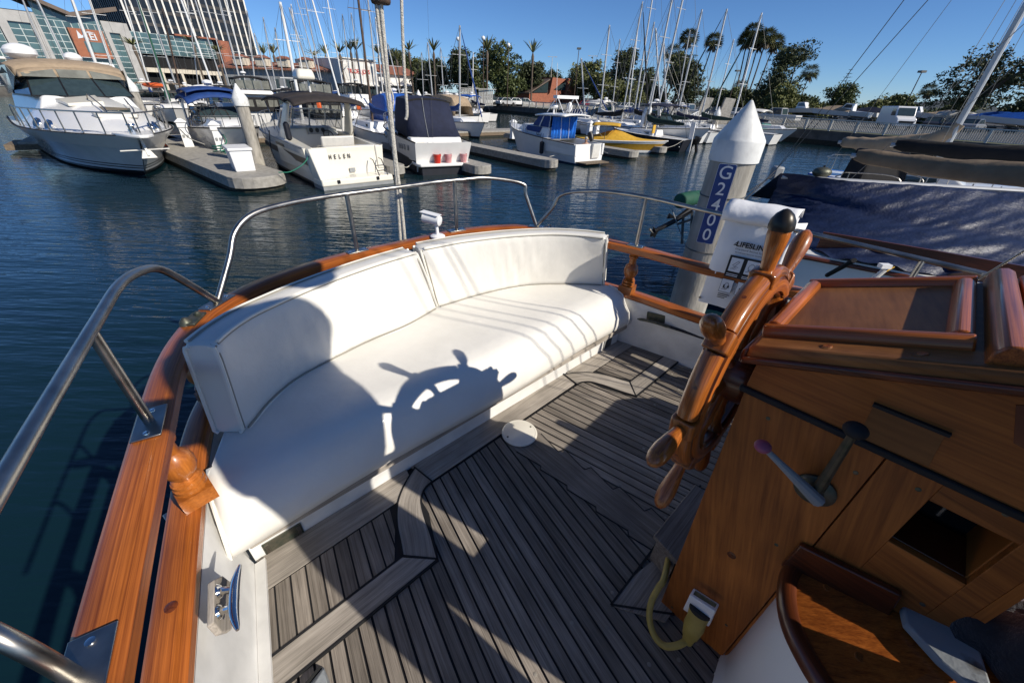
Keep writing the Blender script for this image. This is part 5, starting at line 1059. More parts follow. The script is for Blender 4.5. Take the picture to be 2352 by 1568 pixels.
# ------------------------------------------------------------------ second row motor boats
def cruiser(px,py,Y,L,B,label,rzo=0,top='blackcanvas',hullm='gel',kind='bimini',fb=1.2,group='motor boats in the second row'):
    p=PY(px,py,Y); p.z=0; rz=SRZ+rzo; t=thing('motor_boat',p,label,'motor boat',group,rz)
    pt,hb,zd,ks=hull(t,L,B,fb,fb+.35,hullm,ns=9,trans=.95); deck(t,pt,.0,.985,'gel',0,.1,n=6); trunk_cabin(t,pt,hb,.45,.85,B*.7,0,.45); xk=L*.42
    windshield(t,xk+.9,B*.8,fb+.35,.65,.6,'tint',sidelen=1.2)
    if kind=='bimini':
        canopy(t,xk-1.8,xk+.8,B*.85,fb+1.75,fb+1.75,top); 
        for sd in (-1,1):
            MB().tube([(xk-1.7,sd*B*.41,fb+1.7),(xk-.6,sd*B*.45,fb),(xk+.7,sd*B*.41,fb+1.7)],.02,5).build('canopy_bow',M['steel'],t)
    elif kind=='full':
        MB().grid([cc_ring(x,B*.86,fb,z_) for x,z_ in ((.5,fb+.9),(1.1,fb+1.7),(2.6,fb+1.9),(xk,fb+1.8),(xk+.5,fb+.8))]).build('camper_canvas',M[top],t,solid=.02,ang=60)
    elif kind=='fly':
        MB().hexa([(1.2,-B*.42,fb),(xk+1.2,-B*.38,fb),(xk+1.2,B*.38,fb),(1.2,B*.42,fb),(1.2,-B*.38,fb+1.15),(xk+.3,-B*.33,fb+1.15),(xk+.3,B*.33,fb+1.15),(1.2,B*.38,fb+1.15)]).build('deckhouse',M['gel'],t,bevel=.08)
        for sd in (-1,1): MB().prism([(1.8,sd*B*.41,fb+.5),(xk+.8,sd*B*.385,fb+.5),(xk+.45,sd*B*.365,fb+.95),(1.8,sd*B*.395,fb+.95)],(0,sd*.03,0)).build('deckhouse_window',M['tint'],t,smooth=False)
        MB().box((.35,0,fb+.45),(1.6,B*.8,1.0)).build('aft_curtain',M['blackcanvas'],t,bevel=.06)
        for i in range(3): MB().box((-.47,(i-1)*B*.26,fb+.55),(.03,B*.2,.5)).build('curtain_window',M['clearvinyl'],t,smooth=False)
        MB().hexa([(.8,-B*.4,fb+1.15),(xk,-B*.36,fb+1.15),(xk,B*.36,fb+1.15),(.8,B*.4,fb+1.15),(.9,-B*.38,fb+1.45),(xk-.2,-B*.3,fb+1.5),(xk-.2,B*.3,fb+1.5),(.9,B*.38,fb+1.45)]).build('flybridge',M['gel'],t,bevel=.08)
        canopy(t,.9,xk-.4,B*.75,fb+2.3,fb+2.3,top)
        for x0 in (.95,): 
            for i in range(4): MB().box((x0,(i-1.5)*B*.18,fb+1.85),(.03,B*.155,.6)).build('bridge_window',M['clearvinyl'],t,smooth=False)
        for sd in (-1,1):
            for i in range(3): MB().box((1.5+.75*i,sd*B*.36,fb+1.85),(.62,.03,.62)).build('bridge_window',M['clearvinyl'],t,smooth=False)
        for x in (.95,1.85,2.6,xk-.5):
            for sd in (-1,1): MB().bar((x,sd*B*.36,fb+1.4),(x,sd*B*.36,fb+2.3),.06,.06).build('canopy_post',M['blackcanvas'],t,smooth=False)
    ar=MB().sweep([(xk-1.3,B*.44*math.cos(a),fb+1.95*math.sin(a)**.5) for a in np.linspace(0,math.pi,11)],[(-.14,-.04),(.14,-.04),(.14,.04),(-.14,.04)]) if kind!='fly' else None
    if ar: ar.build('radar_arch',M['gel'],t)
    railing_boat(t,pt,.5,.97,.5,5,.014); MB().ball((xk-1.2,.2,fb+2.1+(.6 if kind=='fly' else 0)),.24,10,(1,1,.5)).build('radar_dome',M['white'],t)
    return t
bb_=cruiser(490,318,26,8,2.9,'white cruiser with blue bimini and a bicycle on its foredeck',math.pi+.1,'blue_dark')
canopy(bb_,1.4,4.5,2.75,2.72,2.62,'blue_dark',name='canopy_top',crown=.34,th=.06,drop=.25)
cruiser(590,210,38,10,3.5,'big motor yacht wrapped in black canvas behind the front piling',0,'blackcanvas',kind='fly',fb=1.4)
cruiser(740,240,35,9.5,3.3,'white motor yacht with orange jugs on its stern behind the brown bimini',0,'blackcanvas',kind='fly',fb=1.3)
cruiser(800,225,50,9,3.2,'white flybridge boat with a grey enclosure in front of the market',math.pi,'blackcanvas',kind='fly',fb=1.3)
cruiser(340,205,44,8.5,3,'white cruiser with tan top left of the green sail cover',0,'tan')
cruiser(395,215,50,8,2.8,'white boat low behind the second piling with a tan top',math.pi,'tan')
kp_=PY(352,196,44); kk=thing('bundle',kp_,'orange red kayak lying on a boat behind the second piling','bundle'); MB().ball(kp_,.32,14,(3.6,1,.7)).build('hull',M['orange'],kk); MB().ball(kp_+Vector((0,0,.16)),.2,10,(1.6,1,.5)).build('cockpit',M['black'],kk)  # rounded boat form stands in for an orange red bundle
cruiser(500,215,46,9,3.1,'white cruiser with a black bimini behind the blue bimini boat',math.pi,'blackcanvas')
cruiser(700,225,44,9,3.0,'white express boat with a hoop arch left of the raft canister',0,'blackcanvas')
cruiser(880,270,36,8,2.8,'white boat with a blue cover and bicycles left of the navy canvas',math.pi,'bluetarp',kind='full')
cruiser(960,245,46,9,3.1,'dark topped boat behind the navy canvas cruiser',0,'blackcanvas')
cruiser(1075,282,47,9.5,3.0,'white cruiser with tan camper top and dark hull on open water','0' and .25,'tan',kind='full',hullm='gel')
cruiser(1110,275,58,7,2.5,'small boat with a light blue stern cover by the quay',.3,'bluetarp')
cruiser(1450,300,41,7.5,2.7,'white boat with a navy draped seat behind the yellow bimini',math.pi,'navy')
cruiser(1420,290,50,8,2.8,'white open boat in the shadow of the black sail cover',0,'offwhite')
cruiser(1560,300,48,8,2.7,'white boat behind the black hulled sloop',0,'offwhite')
for a_ in [(640,222,52,7.5,2.7,'small white boat between the black canvas yacht and the tall mast',math.pi,'blackcanvas','bimini'),(670,200,62,9,3,'white boat far back below the arcade roof',0,'tan','bimini'),
 (760,205,60,9,3,'white boat far back in front of the dormers',math.pi,'blue_dark','bimini'),(850,215,58,8,2.9,'white boat far back left of the hanging ropes',0,'blackcanvas','full'),(910,235,52,8,2.8,'white boat behind the ropes with a grey canopy',math.pi,'offwhite','bimini'),
 (1000,240,62,8,2.8,'white boat below the symmetrical date palm',0,'blackcanvas','bimini'),(1030,252,56,7,2.6,'white boat right of the navy canvas, far back',math.pi,'offwhite','bimini'),(430,190,56,8.5,2.9,'white boat low in front of the store columns',0,'offwhite','bimini'),(520,190,60,8.5,2.9,'white boat far back under the tower foot',math.pi,'blackcanvas','full'),
 (1395,288,55,7,2.6,'white boat right of the rod rack boat, far back',0,'offwhite','bimini'),(1490,292,55,7.5,2.6,'white boat behind the white capped piling',math.pi,'blackcanvas','bimini'),(1590,290,56,7.5,2.6,'white boat under the gangway',0,'blue_dark','bimini'),(1670,300,50,7,2.6,'white boat left of the big piling cap',math.pi,'offwhite','bimini')]:
    cruiser(*a_[:8],kind=a_[8],fb=1.0,group='motor boats farther back')
# bicycle on the foredeck
def bicycle(p,rz,label):
    t=thing('bicycle',p,label,'bicycle',None,rz)
    for x in (-.5,.5): MB().tube([(x+.32*math.cos(a),0,.33+.32*math.sin(a)) for a in np.linspace(0,2*math.pi,21)[:-1]],.022,6,closed=True).build('wheel',M['rubber'],t)
    f=MB()
    for a,b in (((-.5,0,.33),(-.05,0,.33)),((-.05,0,.33),(-.18,0,.82)),((-.18,0,.82),(-.5,0,.33)),((-.05,0,.33),(.38,0,.78)),((-.16,0,.75),(.38,0,.82)),((.5,0,.33),(.36,0,.95))): f.tube([a,b],.02,6)
    f.build('frame',M['black'],t); MB().tube([(.36,-.26,.98),(.36,.26,.98)],.016,6).build('handlebar',M['black'],t); MB().box((-.2,0,.88),(.26,.13,.06)).build('saddle',M['black'],t,bevel=.02)
bp=PY(485,276,21.5); bicycle(Vector((bp.x,bp.y,1.55)),R(35),'black bicycle standing on the foredeck of the blue bimini cruiser')
# orange jugs
for i,(x,y) in enumerate(((733,243),(824,245))):
    p=PY(x,y,33.5); t=thing('jug',p,['orange jug at the left of the white stern','orange jug at the right of the white stern'][i],'jug'); MB().box(p,(.3,.25,.42)).build('body',M['orange'],t,bevel=.05); MB().lathe(p+Vector((0,0,.2)),p+Vector((0,0,.3)),[(0,.06),(.09,.05)],8).build('neck',M['orange'],t)
# mooring lines
ropething([PY(714,342,15.9),PY(705,366,15.6),PY(690,382,15.4),PY(665,395,15.2),PY(640,396,15.1)],.018,'ropegreen','green mooring line sagging from the lettered transom to the dock end')
ropething([PY(412,296,15.6),PY(436,318,16.4),PY(470,332,17.6)],.02,'rope','white mooring line from the big cruiser bow to the dock')
ropething([PY(958,372,19.6),PY(950,372,19.8),PY(936,384,19.2),PY(926,383,18.6)],.018,'rope','white mooring line from the bucket boat platform to the dock end')
ropething([PY(618,300,18.5),PY(622,340,18.0),PY(634,372,17.2)],.02,'ropedark','dark line hanging down the side of the lettered cruiser')
ropething([PY(1396,352,27),PY(1370,344,27.5),PY(1300,352,26),PY(1262,360,24.4)],.015,'rope','slack white line from the white cabin boat to the finger dock')
ropething([PY(1570,322,32.5),PY(1550,334,32),PY(1530,340,31.6)],.015,'rope','short line from the black sloop to the yellow speedboat dock')
for i_,(x,y) in enumerate(((436,300),(470,312))):
    q=P(x+10,y+26,.52); ropething([q+Vector((.22*math.cos(a),.1*math.sin(a),.05+.35*abs(math.sin(a*.5)))) for a in np.linspace(0,9,14)],.02,'rope',['tan hose coiled against the pedestal nearest the cruiser','tan hose coiled at the foot of the middle pedestal'][i_],'hose','hose')
f=PY(660,300,16.9); fe=thing('fender',f,'black cylinder fender hanging at the side of the lettered cruiser','fender'); MB().lathe(f-Vector((0,0,.35)),f+Vector((0,0,.3)),[(0,.04),(.06,.11),(.58,.11),(.65,.04)],10).build('body',M['antifoul'],fe)
# gangway gate and ramp walls
g=gpos(1098,86); t=thing('gangway_gate',g,'white slatted gate enclosure at the head of a dock ramp','gate')
for i in range(2):
    for k in range(9): MB().box((g.x-3+3.2*i+.34*k*0.9,g.y+i*.6,GZ+1.3),(.24,.08,2.7)).build('slat',M['rail'],t,smooth=False)
MB().bar(g+Vector((-3.3,-.1,2.75)),g+Vector((3.4,.5,2.75)),.12,.12).build('top_rail',M['rail'],t,smooth=False)
MB().bar(g+Vector((-3.3,-.1,.2)),g+Vector((3.4,.5,.2)),.12,.12).build('bottom_rail',M['rail'],t,smooth=False)
g=gpos(1648,52); t=thing('gangway_wall',g,'pair of angular concrete walls flanking a gangway by the quay','wall')
for k,(dx,dy) in enumerate(((-1.2,.8),(.9,-.2))):
    MB().prism([g+Vector((dx-.7,dy,-.6)),g+Vector((dx+.7,dy,-.6)),g+Vector((dx+1.2,dy+.5,2.5)),g+Vector((dx-.0,dy+.4,2.6))],(.25,.9,0)).build('wall_slab',M['concrete'],t,smooth=False)
a=P(1560,306,.8); b=gpos(1622,51)+Vector((0,0,.3)); t=thing('gangway',a,'white truss gangway sloping up to the quay','gangway')
n=(b-a).cross(Vector((0,0,1))).normalized()*.5; MB().bar(a,b,1.0,.08).build('walkway',M['rail'],t,smooth=False)
for sd in (-1,1):
    m=MB(); m.bar(a+n*sd+Vector((0,0,.9)),b+n*sd+Vector((0,0,.9)),.07,.07)
    for k in range(11):
        c=a.lerp(b,k/10)+n*sd; m.bar(c,c+Vector((0,0,.9)),.05,.05)
        if k<10: m.bar(c,a.lerp(b,(k+1)/10)+n*sd+Vector((0,0,.9)),.04,.04)
    m.build('truss',M['white'],t,smooth=False)
# man in the cockpit of the curtain boat (head and bare shoulders)
mp=M4p=Matrix.Translation(LD)@Matrix.Rotation(rz4,4,'Z')@Vector((.75,-.35,.45)); t=thing('person',mp,'bare shouldered white haired person sitting in the stern of the white cabin boat','person')
def body(verts,edges,radii,name,mt,parent,sub=1):
    me=bpy.data.meshes.new(name); me.from_pydata([tuple(v) for v in verts],edges,[]); me.materials.append(mt); o=bpy.data.objects.new(name,me); COL.objects.link(o)
    m=o.modifiers.new('skin','SKIN'); 
    for i,r in enumerate(radii): me.skin_vertices[0].data[i].radius=(r,r) if not isinstance(r,tuple) else r
    me.skin_vertices[0].data[0].use_root=True
    s=o.modifiers.new('sub','SUBSURF'); s.levels=sub; s.render_levels=sub
    dg=bpy.context.evaluated_depsgraph_get(); m2=bpy.data.meshes.new_from_object(o.evaluated_get(dg)); o.modifiers.clear(); o.data=m2; m2.name=name
    m2.polygons.foreach_set('use_smooth',[True]*len(m2.polygons)); adopt(o,parent); return o
V=[mp+Vector(q) for q in ((0,0,.05),(0,0,.3),(0,0,.5),(0,-.02,.62),(0,-.04,.78),(.2,0,.5),(.26,-.12,.25),(.16,-.3,.15),(-.2,0,.5),(-.26,-.12,.25),(-.16,-.3,.15),(.1,-.35,.08),(-.1,-.35,.08))]
body(V,[(0,1),(1,2),(2,3),(3,4),(2,5),(5,6),(6,7),(2,8),(8,9),(9,10),(0,11),(0,12)],[.15,.15,.13,.06,.10,.07,.05,.04,.07,.05,.04,.08,.08],'body',M['skin'],t)
MB().ball(mp+Vector((0,.01,.83)),.10,12,(1,1,.9)).build('hair',M['hair'],t)
# ================================================================== OUR YACHT
def Z8(x,y): return ((2400+x*.8213)/1.71429,(1400+y*.8213)/1.71429)
def Z1(x,y): return ((900+x*.8853)/1.71429,(1300+y*.8853)/1.71429)
def PD(px,z): return P(px[0],px[1],z+DECK)
BX,BY,BZ=bw(1,0,0)-bw(0,0,0),bw(0,1,0)-bw(0,0,0),Vector((0,0,1))
# rail line in plan (outer edge of the upper wooden rail)
opx=[(125,1568),(225,1230),(300,985),(345,850),(395,765),(460,705),(590,640),(740,591),(846,566),(938,547),(1000,533),(1087,520),(1175,514),(1235,518),(1299,527),(1405,548),(1500,570),(1630,605)]
ol=[wb(P(x,y,.78+DECK))[:2] for x,y in opx]
ol=[(-.78,-1.5),(-.66,-.8),(-.53,-.03)]+ol+[(2.63,.3),(2.66,-.3),(2.67,-.9),(2.65,-1.5)]
OL=bez([(a,b,0) for a,b in ol],6)
OLs=[OL[0]]
for i in range(1,len(OL)-1): OLs.append((OL[i-1]+OL[i]*2+OL[i+1])/4)
OL=OLs+[OL[-1]]
def offs(line,d):          # positive d: inwards
    out=[]
    for i,p in enumerate(line):
        t=(line[min(i+1,len(line)-1)]-line[max(i-1,0)]).normalized(); n=Vector((t.y,-t.x,0)); out.append(p+n*d)
    return out
def lift(line,z): return [bw(p.x,p.y,z) for p in line]
def rrect(w,h,r=.012):
    return [(-w/2+r,-h/2),(w/2-r,-h/2),(w/2,-h/2+r),(w/2,h/2-r),(w/2-r*1.5,h/2),(-w/2+r*1.5,h/2),(-w/2,h/2-r),(-w/2,-h/2+r)]
RC=offs(OL,.047)
rail=thing('wooden_rail',bw(1.15,2.3,.4),'varnished wooden cap rail on turned balusters curving round the stern of the yacht','rail')
MB().sweep(lift(RC,.755),rrect(.094,.052,.009)).build('upper_rail',M['varnish'],rail)
LC=offs(OL,.006)
MB().sweep(lift(LC,.40),rrect(.098,.05,.009)).build('lower_rail',M['varnish'],rail)
def baluster(base,top):
    m=MB(); h=(top-base).length; prof=[(0,.046),(.06,.045),(.062,.036),(.068,.047),(.080,.047),(.085,.034),(.090,.045),(.101,.045),(.106,.033),(.112,.040),(.118,.030),(.135,.040),(.158,.049),(.18,.050),(.21,.044),(h*.75,.026),(h*.86,.024),(h*.90,.034),(h*.93,.036),(h*.96,.028),(h,.036)]
    m.lathe(base,top,prof,18); m.box(base+Vector((0,0,.03)),(.098,.098,.06),TH+.12); o=m.build('baluster',M['turned'],rail,ang=40); return o
def near(line,pt):
    i=min(range(len(line)),key=lambda k:(line[k].x-pt[0])**2+(line[k].y-pt[1])**2); return line[i],i
for pt_ in ((-.215,1.34),(-.45,.25),(.93,2.42),(-.06,1.86),(1.75,2.33),(2.38,1.75),(2.465,1.27),(2.60,.55),(2.64,-.2)):
    p,_=near(RC,pt_); q,_=near(LC,pt_); c=(p+q)/2; i_=near(RC,pt_)[1]; t_=(RC[min(i_+1,len(RC)-1)]-RC[i_-1]).normalized(); c=c+Vector((t_.y,-t_.x,0))*.020; baluster(bw(c.x,c.y,.425),bw(c.x,c.y,.73))
for pt_ in ((-.30,.98),(-.345,.74)):
    p,_=near(LC,pt_); MB().lathe(bw(p.x,p.y,.4245),bw(p.x,p.y,.428),[(0,.016),(.002,.016),(.0035,.013)],12).build('plug',M['varnish_dark'],rail)
MB().box(P(389,1189,.405+DECK),(.022,.05,.012),TH+.2).build('catch',M['steel'],rail,bevel=.003)
# hull and bulwark
hl=MB(); top=offs(OL,-.01); mid=offs(OL,.05); bot=offs(OL,.22)
hl.grid([lift(top,.375),lift(offs(OL,.02),.0),lift(mid,-.6),lift(bot,-1.75)]); structure(hl.build('hull',M['gel_old']))
IN=offs(OL,.055)
ib=[Vector((max(-.30 if p.y>.86 else -.9,min(2.9,p.x)),p.y,0)) for p in IN]
def floorin(p):    # foot of the bulwark on the deck
    if p.x<1.15: return Vector((-.138-(1.294-min(p.y,1.294))*.232 if p.y<1.294 else p.x+.02,p.y,0))
    return Vector((2.469+(1.236-p.y)*.197 if p.y<1.236 else p.x-.02,p.y,0))
bwk=MB(); bwk.grid([lift(IN,.378),lift([IN[i].lerp(floorin(IN[i]),.5) for i in range(len(IN))],.19),lift([floorin(p) for p in IN],-.01)])
bk=structure(bwk.build('bulwark',M['gel_old']))
bt=MB().grid([lift(offs(OL,.0),.374),lift(IN,.374)]); adopt(bt.build('covering_board',M['gel_old']),bk)
# waterway strip at the foot of the port bulwark
m=MB(); m.sweep([bw(floorin(Vector((0,b,0))).x+.018,b,.012) for b in (1.27,1.0,.7,.3,-.3,-1.2)],[(-.02,-.012),(.02,-.012),(.02,.008),(-.02,.022)]); adopt(m.build('toe_strip',M['gel_old']),bk)
# ------------------------------------------------------------------ deck
DL=[(-.12,1.30),(2.46,1.27)]
dk_=MB(); poly=[(-.138,1.30),(2.455,1.30),(2.469,1.236),(2.62,.47),(2.8,-1.5),(-.75,-1.5),(-.46,-.1)]
dk_.prism([bw(a,b,-.05) for a,b in poly],(0,0,.05)); deck_o=structure(dk_.build('deck',M['caulk'],smooth=False))
def clip(poly,n,d):       # keep n.p<=d
    out=[]
    for i in range(len(poly)):
        a,b=poly[i],poly[(i+1)%len(poly)]; da=a[0]*n[0]+a[1]*n[1]-d; db=b[0]*n[0]+b[1]*n[1]-d
        if da<=0: out.append(a)
        if (da<0<db) or (db<0<da): t=da/(da-db); out.append((a[0]+(b[0]-a[0])*t,a[1]+(b[1]-a[1])*t))
    return out
def inside(poly,region):
    A=sum(region[i][0]*region[(i+1)%len(region)][1]-region[(i+1)%len(region)][0]*region[i][1] for i in range(len(region)))
    for i in range(len(region)):
        a,b=region[i],region[(i+1)%len(region)]; n=(b[1]-a[1],-(b[0]-a[0]))
        if A<0: n=(-n[0],-n[1])
        poly=clip(poly,n,a[0]*n[0]+a[1]*n[1])
        if len(poly)<3: return []
    return poly
fast=[]
def planks(region,dirv,pitch,gap,z,mt,off=0,th=.008,name='plank'):
    dx,dy=dirv; l=math.hypot(dx,dy); dx/=l; dy/=l; nx,ny=-dy,dx
    ds=[p[0]*nx+p[1]*ny for p in region]; i0=int(math.floor((min(ds)-off)/pitch)); i1=int(math.ceil((max(ds)-off)/pitch))
    for i in range(i0,i1+1):
        s0=off+i*pitch+gap/2; s1=off+(i+1)*pitch-gap/2
        q=[(dx*t+nx*s,dy*t+ny*s) for t,s in ((-9,s0),(9,s0),(9,s1),(-9,s1))]; q=inside(q,region)
        if len(q)<3: continue
        A=abs(sum(q[k][0]*q[(k+1)%len(q)][1]-q[(k+1)%len(q)][0]*q[k][1] for k in range(len(q))))/2
        if A<.0008: continue
        MB().prism([bw(a,b,z-th) for a,b in q],(0,0,th)).build(name,M[mt],deck_o,smooth=False,grain=BX*dx+BY*dy)
        for t in np.arange(-.3,1.3,.42):
            c=((s0+s1)/2+rng.uniform(-.003,.003)); tt=t+rng.uniform(-.12,.12)+(.21 if i%2 else 0); p=(dx*-tt+nx*c,dy*-tt+ny*c)
            if len(inside([(p[0]-.004,p[1]-.004),(p[0]+.004,p[1]-.004),(p[0]+.004,p[1]+.004),(p[0]-.004,p[1]+.004)],region))>=4: fast.append((p,z))
LD_=(.215,.977); RD_=(-.19,.982)
planks([(-.20,1.128),(1.15,1.128),(1.17,.14),(1.17,-1.4),(-.62,-1.4)],LD_,.0505,.0085,.007,'teak',off=.01)
planks([(1.17,1.128),(2.47,1.128),(2.60,.47),(2.75,-1.4),(1.19,-1.4),(1.19,.14)],RD_,.0505,.0085,.007,'teak',off=.015)
# king plank with nibbed edges
def nib(side):
    pts=[]; n=5
    for i in range(n):
        b0=.99-.17*i; x0=(1.082+.055*(.965-b0)) if side<0 else (1.232+.06*(.95-b0)); out=.024*side
        pts+= [(x0+out*1.0,b0),(x0-out*.15,b0-.155)] 
    return pts
kp=[(1.09,1.125),(1.225,1.125)]+nib(1)+[(1.30,.13),(1.12,.13)]+nib(-1)[::-1]
MB().prism([bw(a,b,.007) for a,b in kp],(0,0,.0035)).build('king_plank',M['teak'],deck_o,smooth=False,grain=BY)
o_=[]
# seam lines round the nibs: black strips just above the planks
m=MB()
for side in (1,-1):
    q=nib(side)
    for a,b in zip(q[:-1],q[1:]): m.bar(bw(*a,.0100),bw(*b,.0100),.0045,.0035)
m.build('nib_caulk',M['caulk'],deck_o,smooth=False)
# margin along the bench
def board(pts,z,mt,grain,name='margin_plank'): return MB().prism([bw(a,b,z-.006) for a,b in pts],(0,0,.006)).build(name,M[mt],deck_o,smooth=False,grain=grain)
def under(pts,z): return MB().prism([bw(a,b,z-.004) for a,b in pts],(0,0,.004)).build('panel_caulk',M['caulk'],deck_o,smooth=False)
board([(.60,1.141),(1.772,1.148),(1.787,1.283),(.575,1.285)],.012,'teak_rough',BX)
board([(-.155,1.141),(.52,1.148),(.55,1.283),(-.135,1.287)],.016,'teak_rough',BX)
board([(1.83,1.148),(2.485,1.140),(2.462,1.265),(1.81,1.28)],.016,'teak_rough',BX)
# hatches each side: own planking above, framed by a curved and a straight margin
def hatch(sg):
    X=lambda a:a if sg<0 else 2.37-a
    f=lambda pts:[(X(a),b) for a,b in pts]
    oc=[(.587,1.26),(.50,1.21),(.42,1.14),(.365,1.05),(.335,.97),(.31,.905)]; ic=[(.603,1.131),(.555,1.12),(.51,1.08),(.475,1.0),(.445,.90),(.408,.797)]
    pan=[(-.17,1.143),(.44,1.143),(.365,1.05),(.335,.97),(.31,.905),(-.235,.905)]
    under(f([(-.17,1.152),(.52,1.152),(.50,1.0),(.41,.79),(-.245,.79)]),.011)
    planks(f([(-.155,1.136),(.405,1.136),(.355,1.05),(.325,.97),(.305,.905),(-.225,.905)]),LD_ if sg<0 else RD_,.056,.007,.0145,'teak',off=.02,th=.004)
    oo=bez([(X(a),b,0) for a,b in oc],4); ii=bez([(X(a),b,0) for a,b in ic],4); vs=[]; gs=[]
    m=MB(); rows=[]; g=[]
    L=0
    for k,(p,q) in enumerate(zip(oo,ii)):
        if k: L+=(p-oo[k-1]).length
        rows.append([bw(p.x,p.y,.008),bw(p.x,p.y,.0165),bw(q.x,q.y,.0165),bw(q.x,q.y,.008)]); w=(p-q).length; g+= [(L,0,0),(L,0,.01),(L,w,.01),(L,w,0)]
    m.grid(rows,g); m.build('curved_margin',M['teak_rough'],deck_o,smooth=False)
    c=MB()
    for line in (oo,ii): c.sweep([bw(p.x,p.y,.0145) for p in line],[(-.004,-.003),(.004,-.003),(.004,.0035),(-.004,.0035)])
    c.bar(bw(X(.31),.905,.0145),bw(X(.408),.797,.0145),.008,.007); c.bar(bw(X(-.22),.905,.0145),bw(X(.31),.905,.0145),.008,.007); c.bar(bw(X(-.24),.795,.0145),bw(X(.408),.795,.0145),.008,.007)
    c.bar(bw(X(.587),1.268,.0175),bw(X(.605),1.135,.0175),.006,.005); c.build('margin_caulk',M['caulk'],deck_o,smooth=False)
    board(f([(-.225,.90),(.305,.90),(.40,.80),(-.24,.80)]),.0165,'teak_rough',BX,'cross_plank')
hatch(-1); hatch(1)
board([(.80,.20),(.965,.20),(1.30,.135),(1.30,.03),(.90,.03)],.0125,'teak',BX,'console_margin')
m=MB(); m.bar(bw(.80,.204,.011),bw(1.6,.204,.011),.008,.006); m.bar(bw(.80,.204,.011),bw(.95,.02,.011),.008,.006); m.build('margin_caulk',M['caulk'],deck_o,smooth=False)
m=MB()
for (a,b),z in fast: m.lathe(bw(a,b,z-.002),bw(a,b,z+.0012),[(0,.0075),(.0026,.0075),(.0032,.006)],8)
stuff(m.build('wood_plug',mat('teak_plug',(.30,.27,.225),.8,var=.3),deck_o))
dp=thing('deck_plate',bw(1.161,1.074,.012),'round white deck plate set in the teak between bench and wheel','deck plate')
c0=bw(1.161,1.074,.012); MB().lathe(c0,c0+Vector((0,0,.012)),[(0,.100),(.004,.103),(.008,.101),(.0105,.093),(.0095,.09),(.0105,.086),(.012,.08)],40).build('cover',M['gel_cream'],dp)
for a in (.6,3.7): q=c0+Vector((.078*math.cos(a),.078*math.sin(a),.0115)); MB().lathe(q,q+Vector((0,0,.002)),[(0,.006),(.002,.005)],8).build('key_hole',M['bronze'],dp)
ft=thing('deck_fitting',PD((735,1560),.03),'worn blue grey pointed fitting with a dark edge at the bottom edge of the deck','fitting')
MB().hexa([PD((744,1530),.012),PD((768,1590),.012),PD((690,1590),.012),PD((740,1531),.012),PD((744,1536),.045),PD((757,1590),.05),PD((708,1590),.05),PD((741,1537),.045)]).build('body',M['greypaint'],ft,bevel=.004)
MB().bar(PD((738,1534),.02),PD((690,1592),.02),.010,.03).build('edge_strip',M['rubber'],ft,smooth=False)
# ------------------------------------------------------------------ bench
bn=thing('bench_base',bw(1.15,1.6,.1),'low white painted bench base across the stern with a bare wood nosing','bench')
bl_,br_=(-.14,1.292),(2.437,1.258)
MB().prism([bw(-.14,1.292,0),bw(2.437,1.258,0),bw(2.437,1.30,0),bw(-.14,1.335,0)],(0,0,.138)).build('front_panel',M['gel_old'],bn,smooth=False,bevel=.003)
MB().prism([bw(a,b,.10) for a,b in ((-.12,1.335),(2.42,1.30),(2.36,1.62),(2.2,1.93),(1.9,2.16),(1.5,2.27),(1.15,2.29),(.8,2.27),(.4,2.1),(.14,1.9),(0.0,1.68))],(0,0,.035)).build('seat_board',M['gel_old'],bn,smooth=False)
MB().bar(bw(-.13,1.275,.157),bw(1.62,1.256,.157),.05,.036).build('nosing',M['teak_rough'],bn,bevel=.005)
MB().bar(bw(1.626,1.256,.157),bw(2.50,1.243,.157),.05,.036).build('nosing',M['teak_rough'],bn,bevel=.005)
def vent(a0,a1,z0,z1):
    bb=lambda a:1.292-.034*(a+.14)/2.577
    m=MB(); m.prism([bw(a0,bb(a0)-.006,z0),bw(a1,bb(a1)-.006,z0),bw(a1,bb(a1)-.006,z1),bw(a0,bb(a0)-.006,z1)],BY*.006); v=m.build('vent',M['bronze'],bn,smooth=False,bevel=.002)
    for e in (0,1):
        for k in range(6):
            a=a0+.014 if e==0 else a1-.014; z=z0+.012+(z1-z0-.024)*k/5; MB().box(bw(a,bb(a)-.008,z),(.014,.004,.006),TH).build('louvre',M['steel'],v,smooth=False)
vent(-.10,.05,.012,.082)
def vent2(a0,a1,z0,z1):
    m=MB(); m.box(bw((a0+a1)/2,1.257,(z0+z1)/2),(a1-a0,.008,z1-z0),TH); v=m.build('vent',M['grey'],bn,smooth=False,bevel=.002)
    for k in range(8): MB().box(bw((a0+a1)/2,1.2525,z0+.012+(z1-z0-.024)*k/7),(a1-a0-.02,.004,.006),TH).build('louvre',M['iron'],v,smooth=False)
vent2(2.245,2.345,.02,.105)
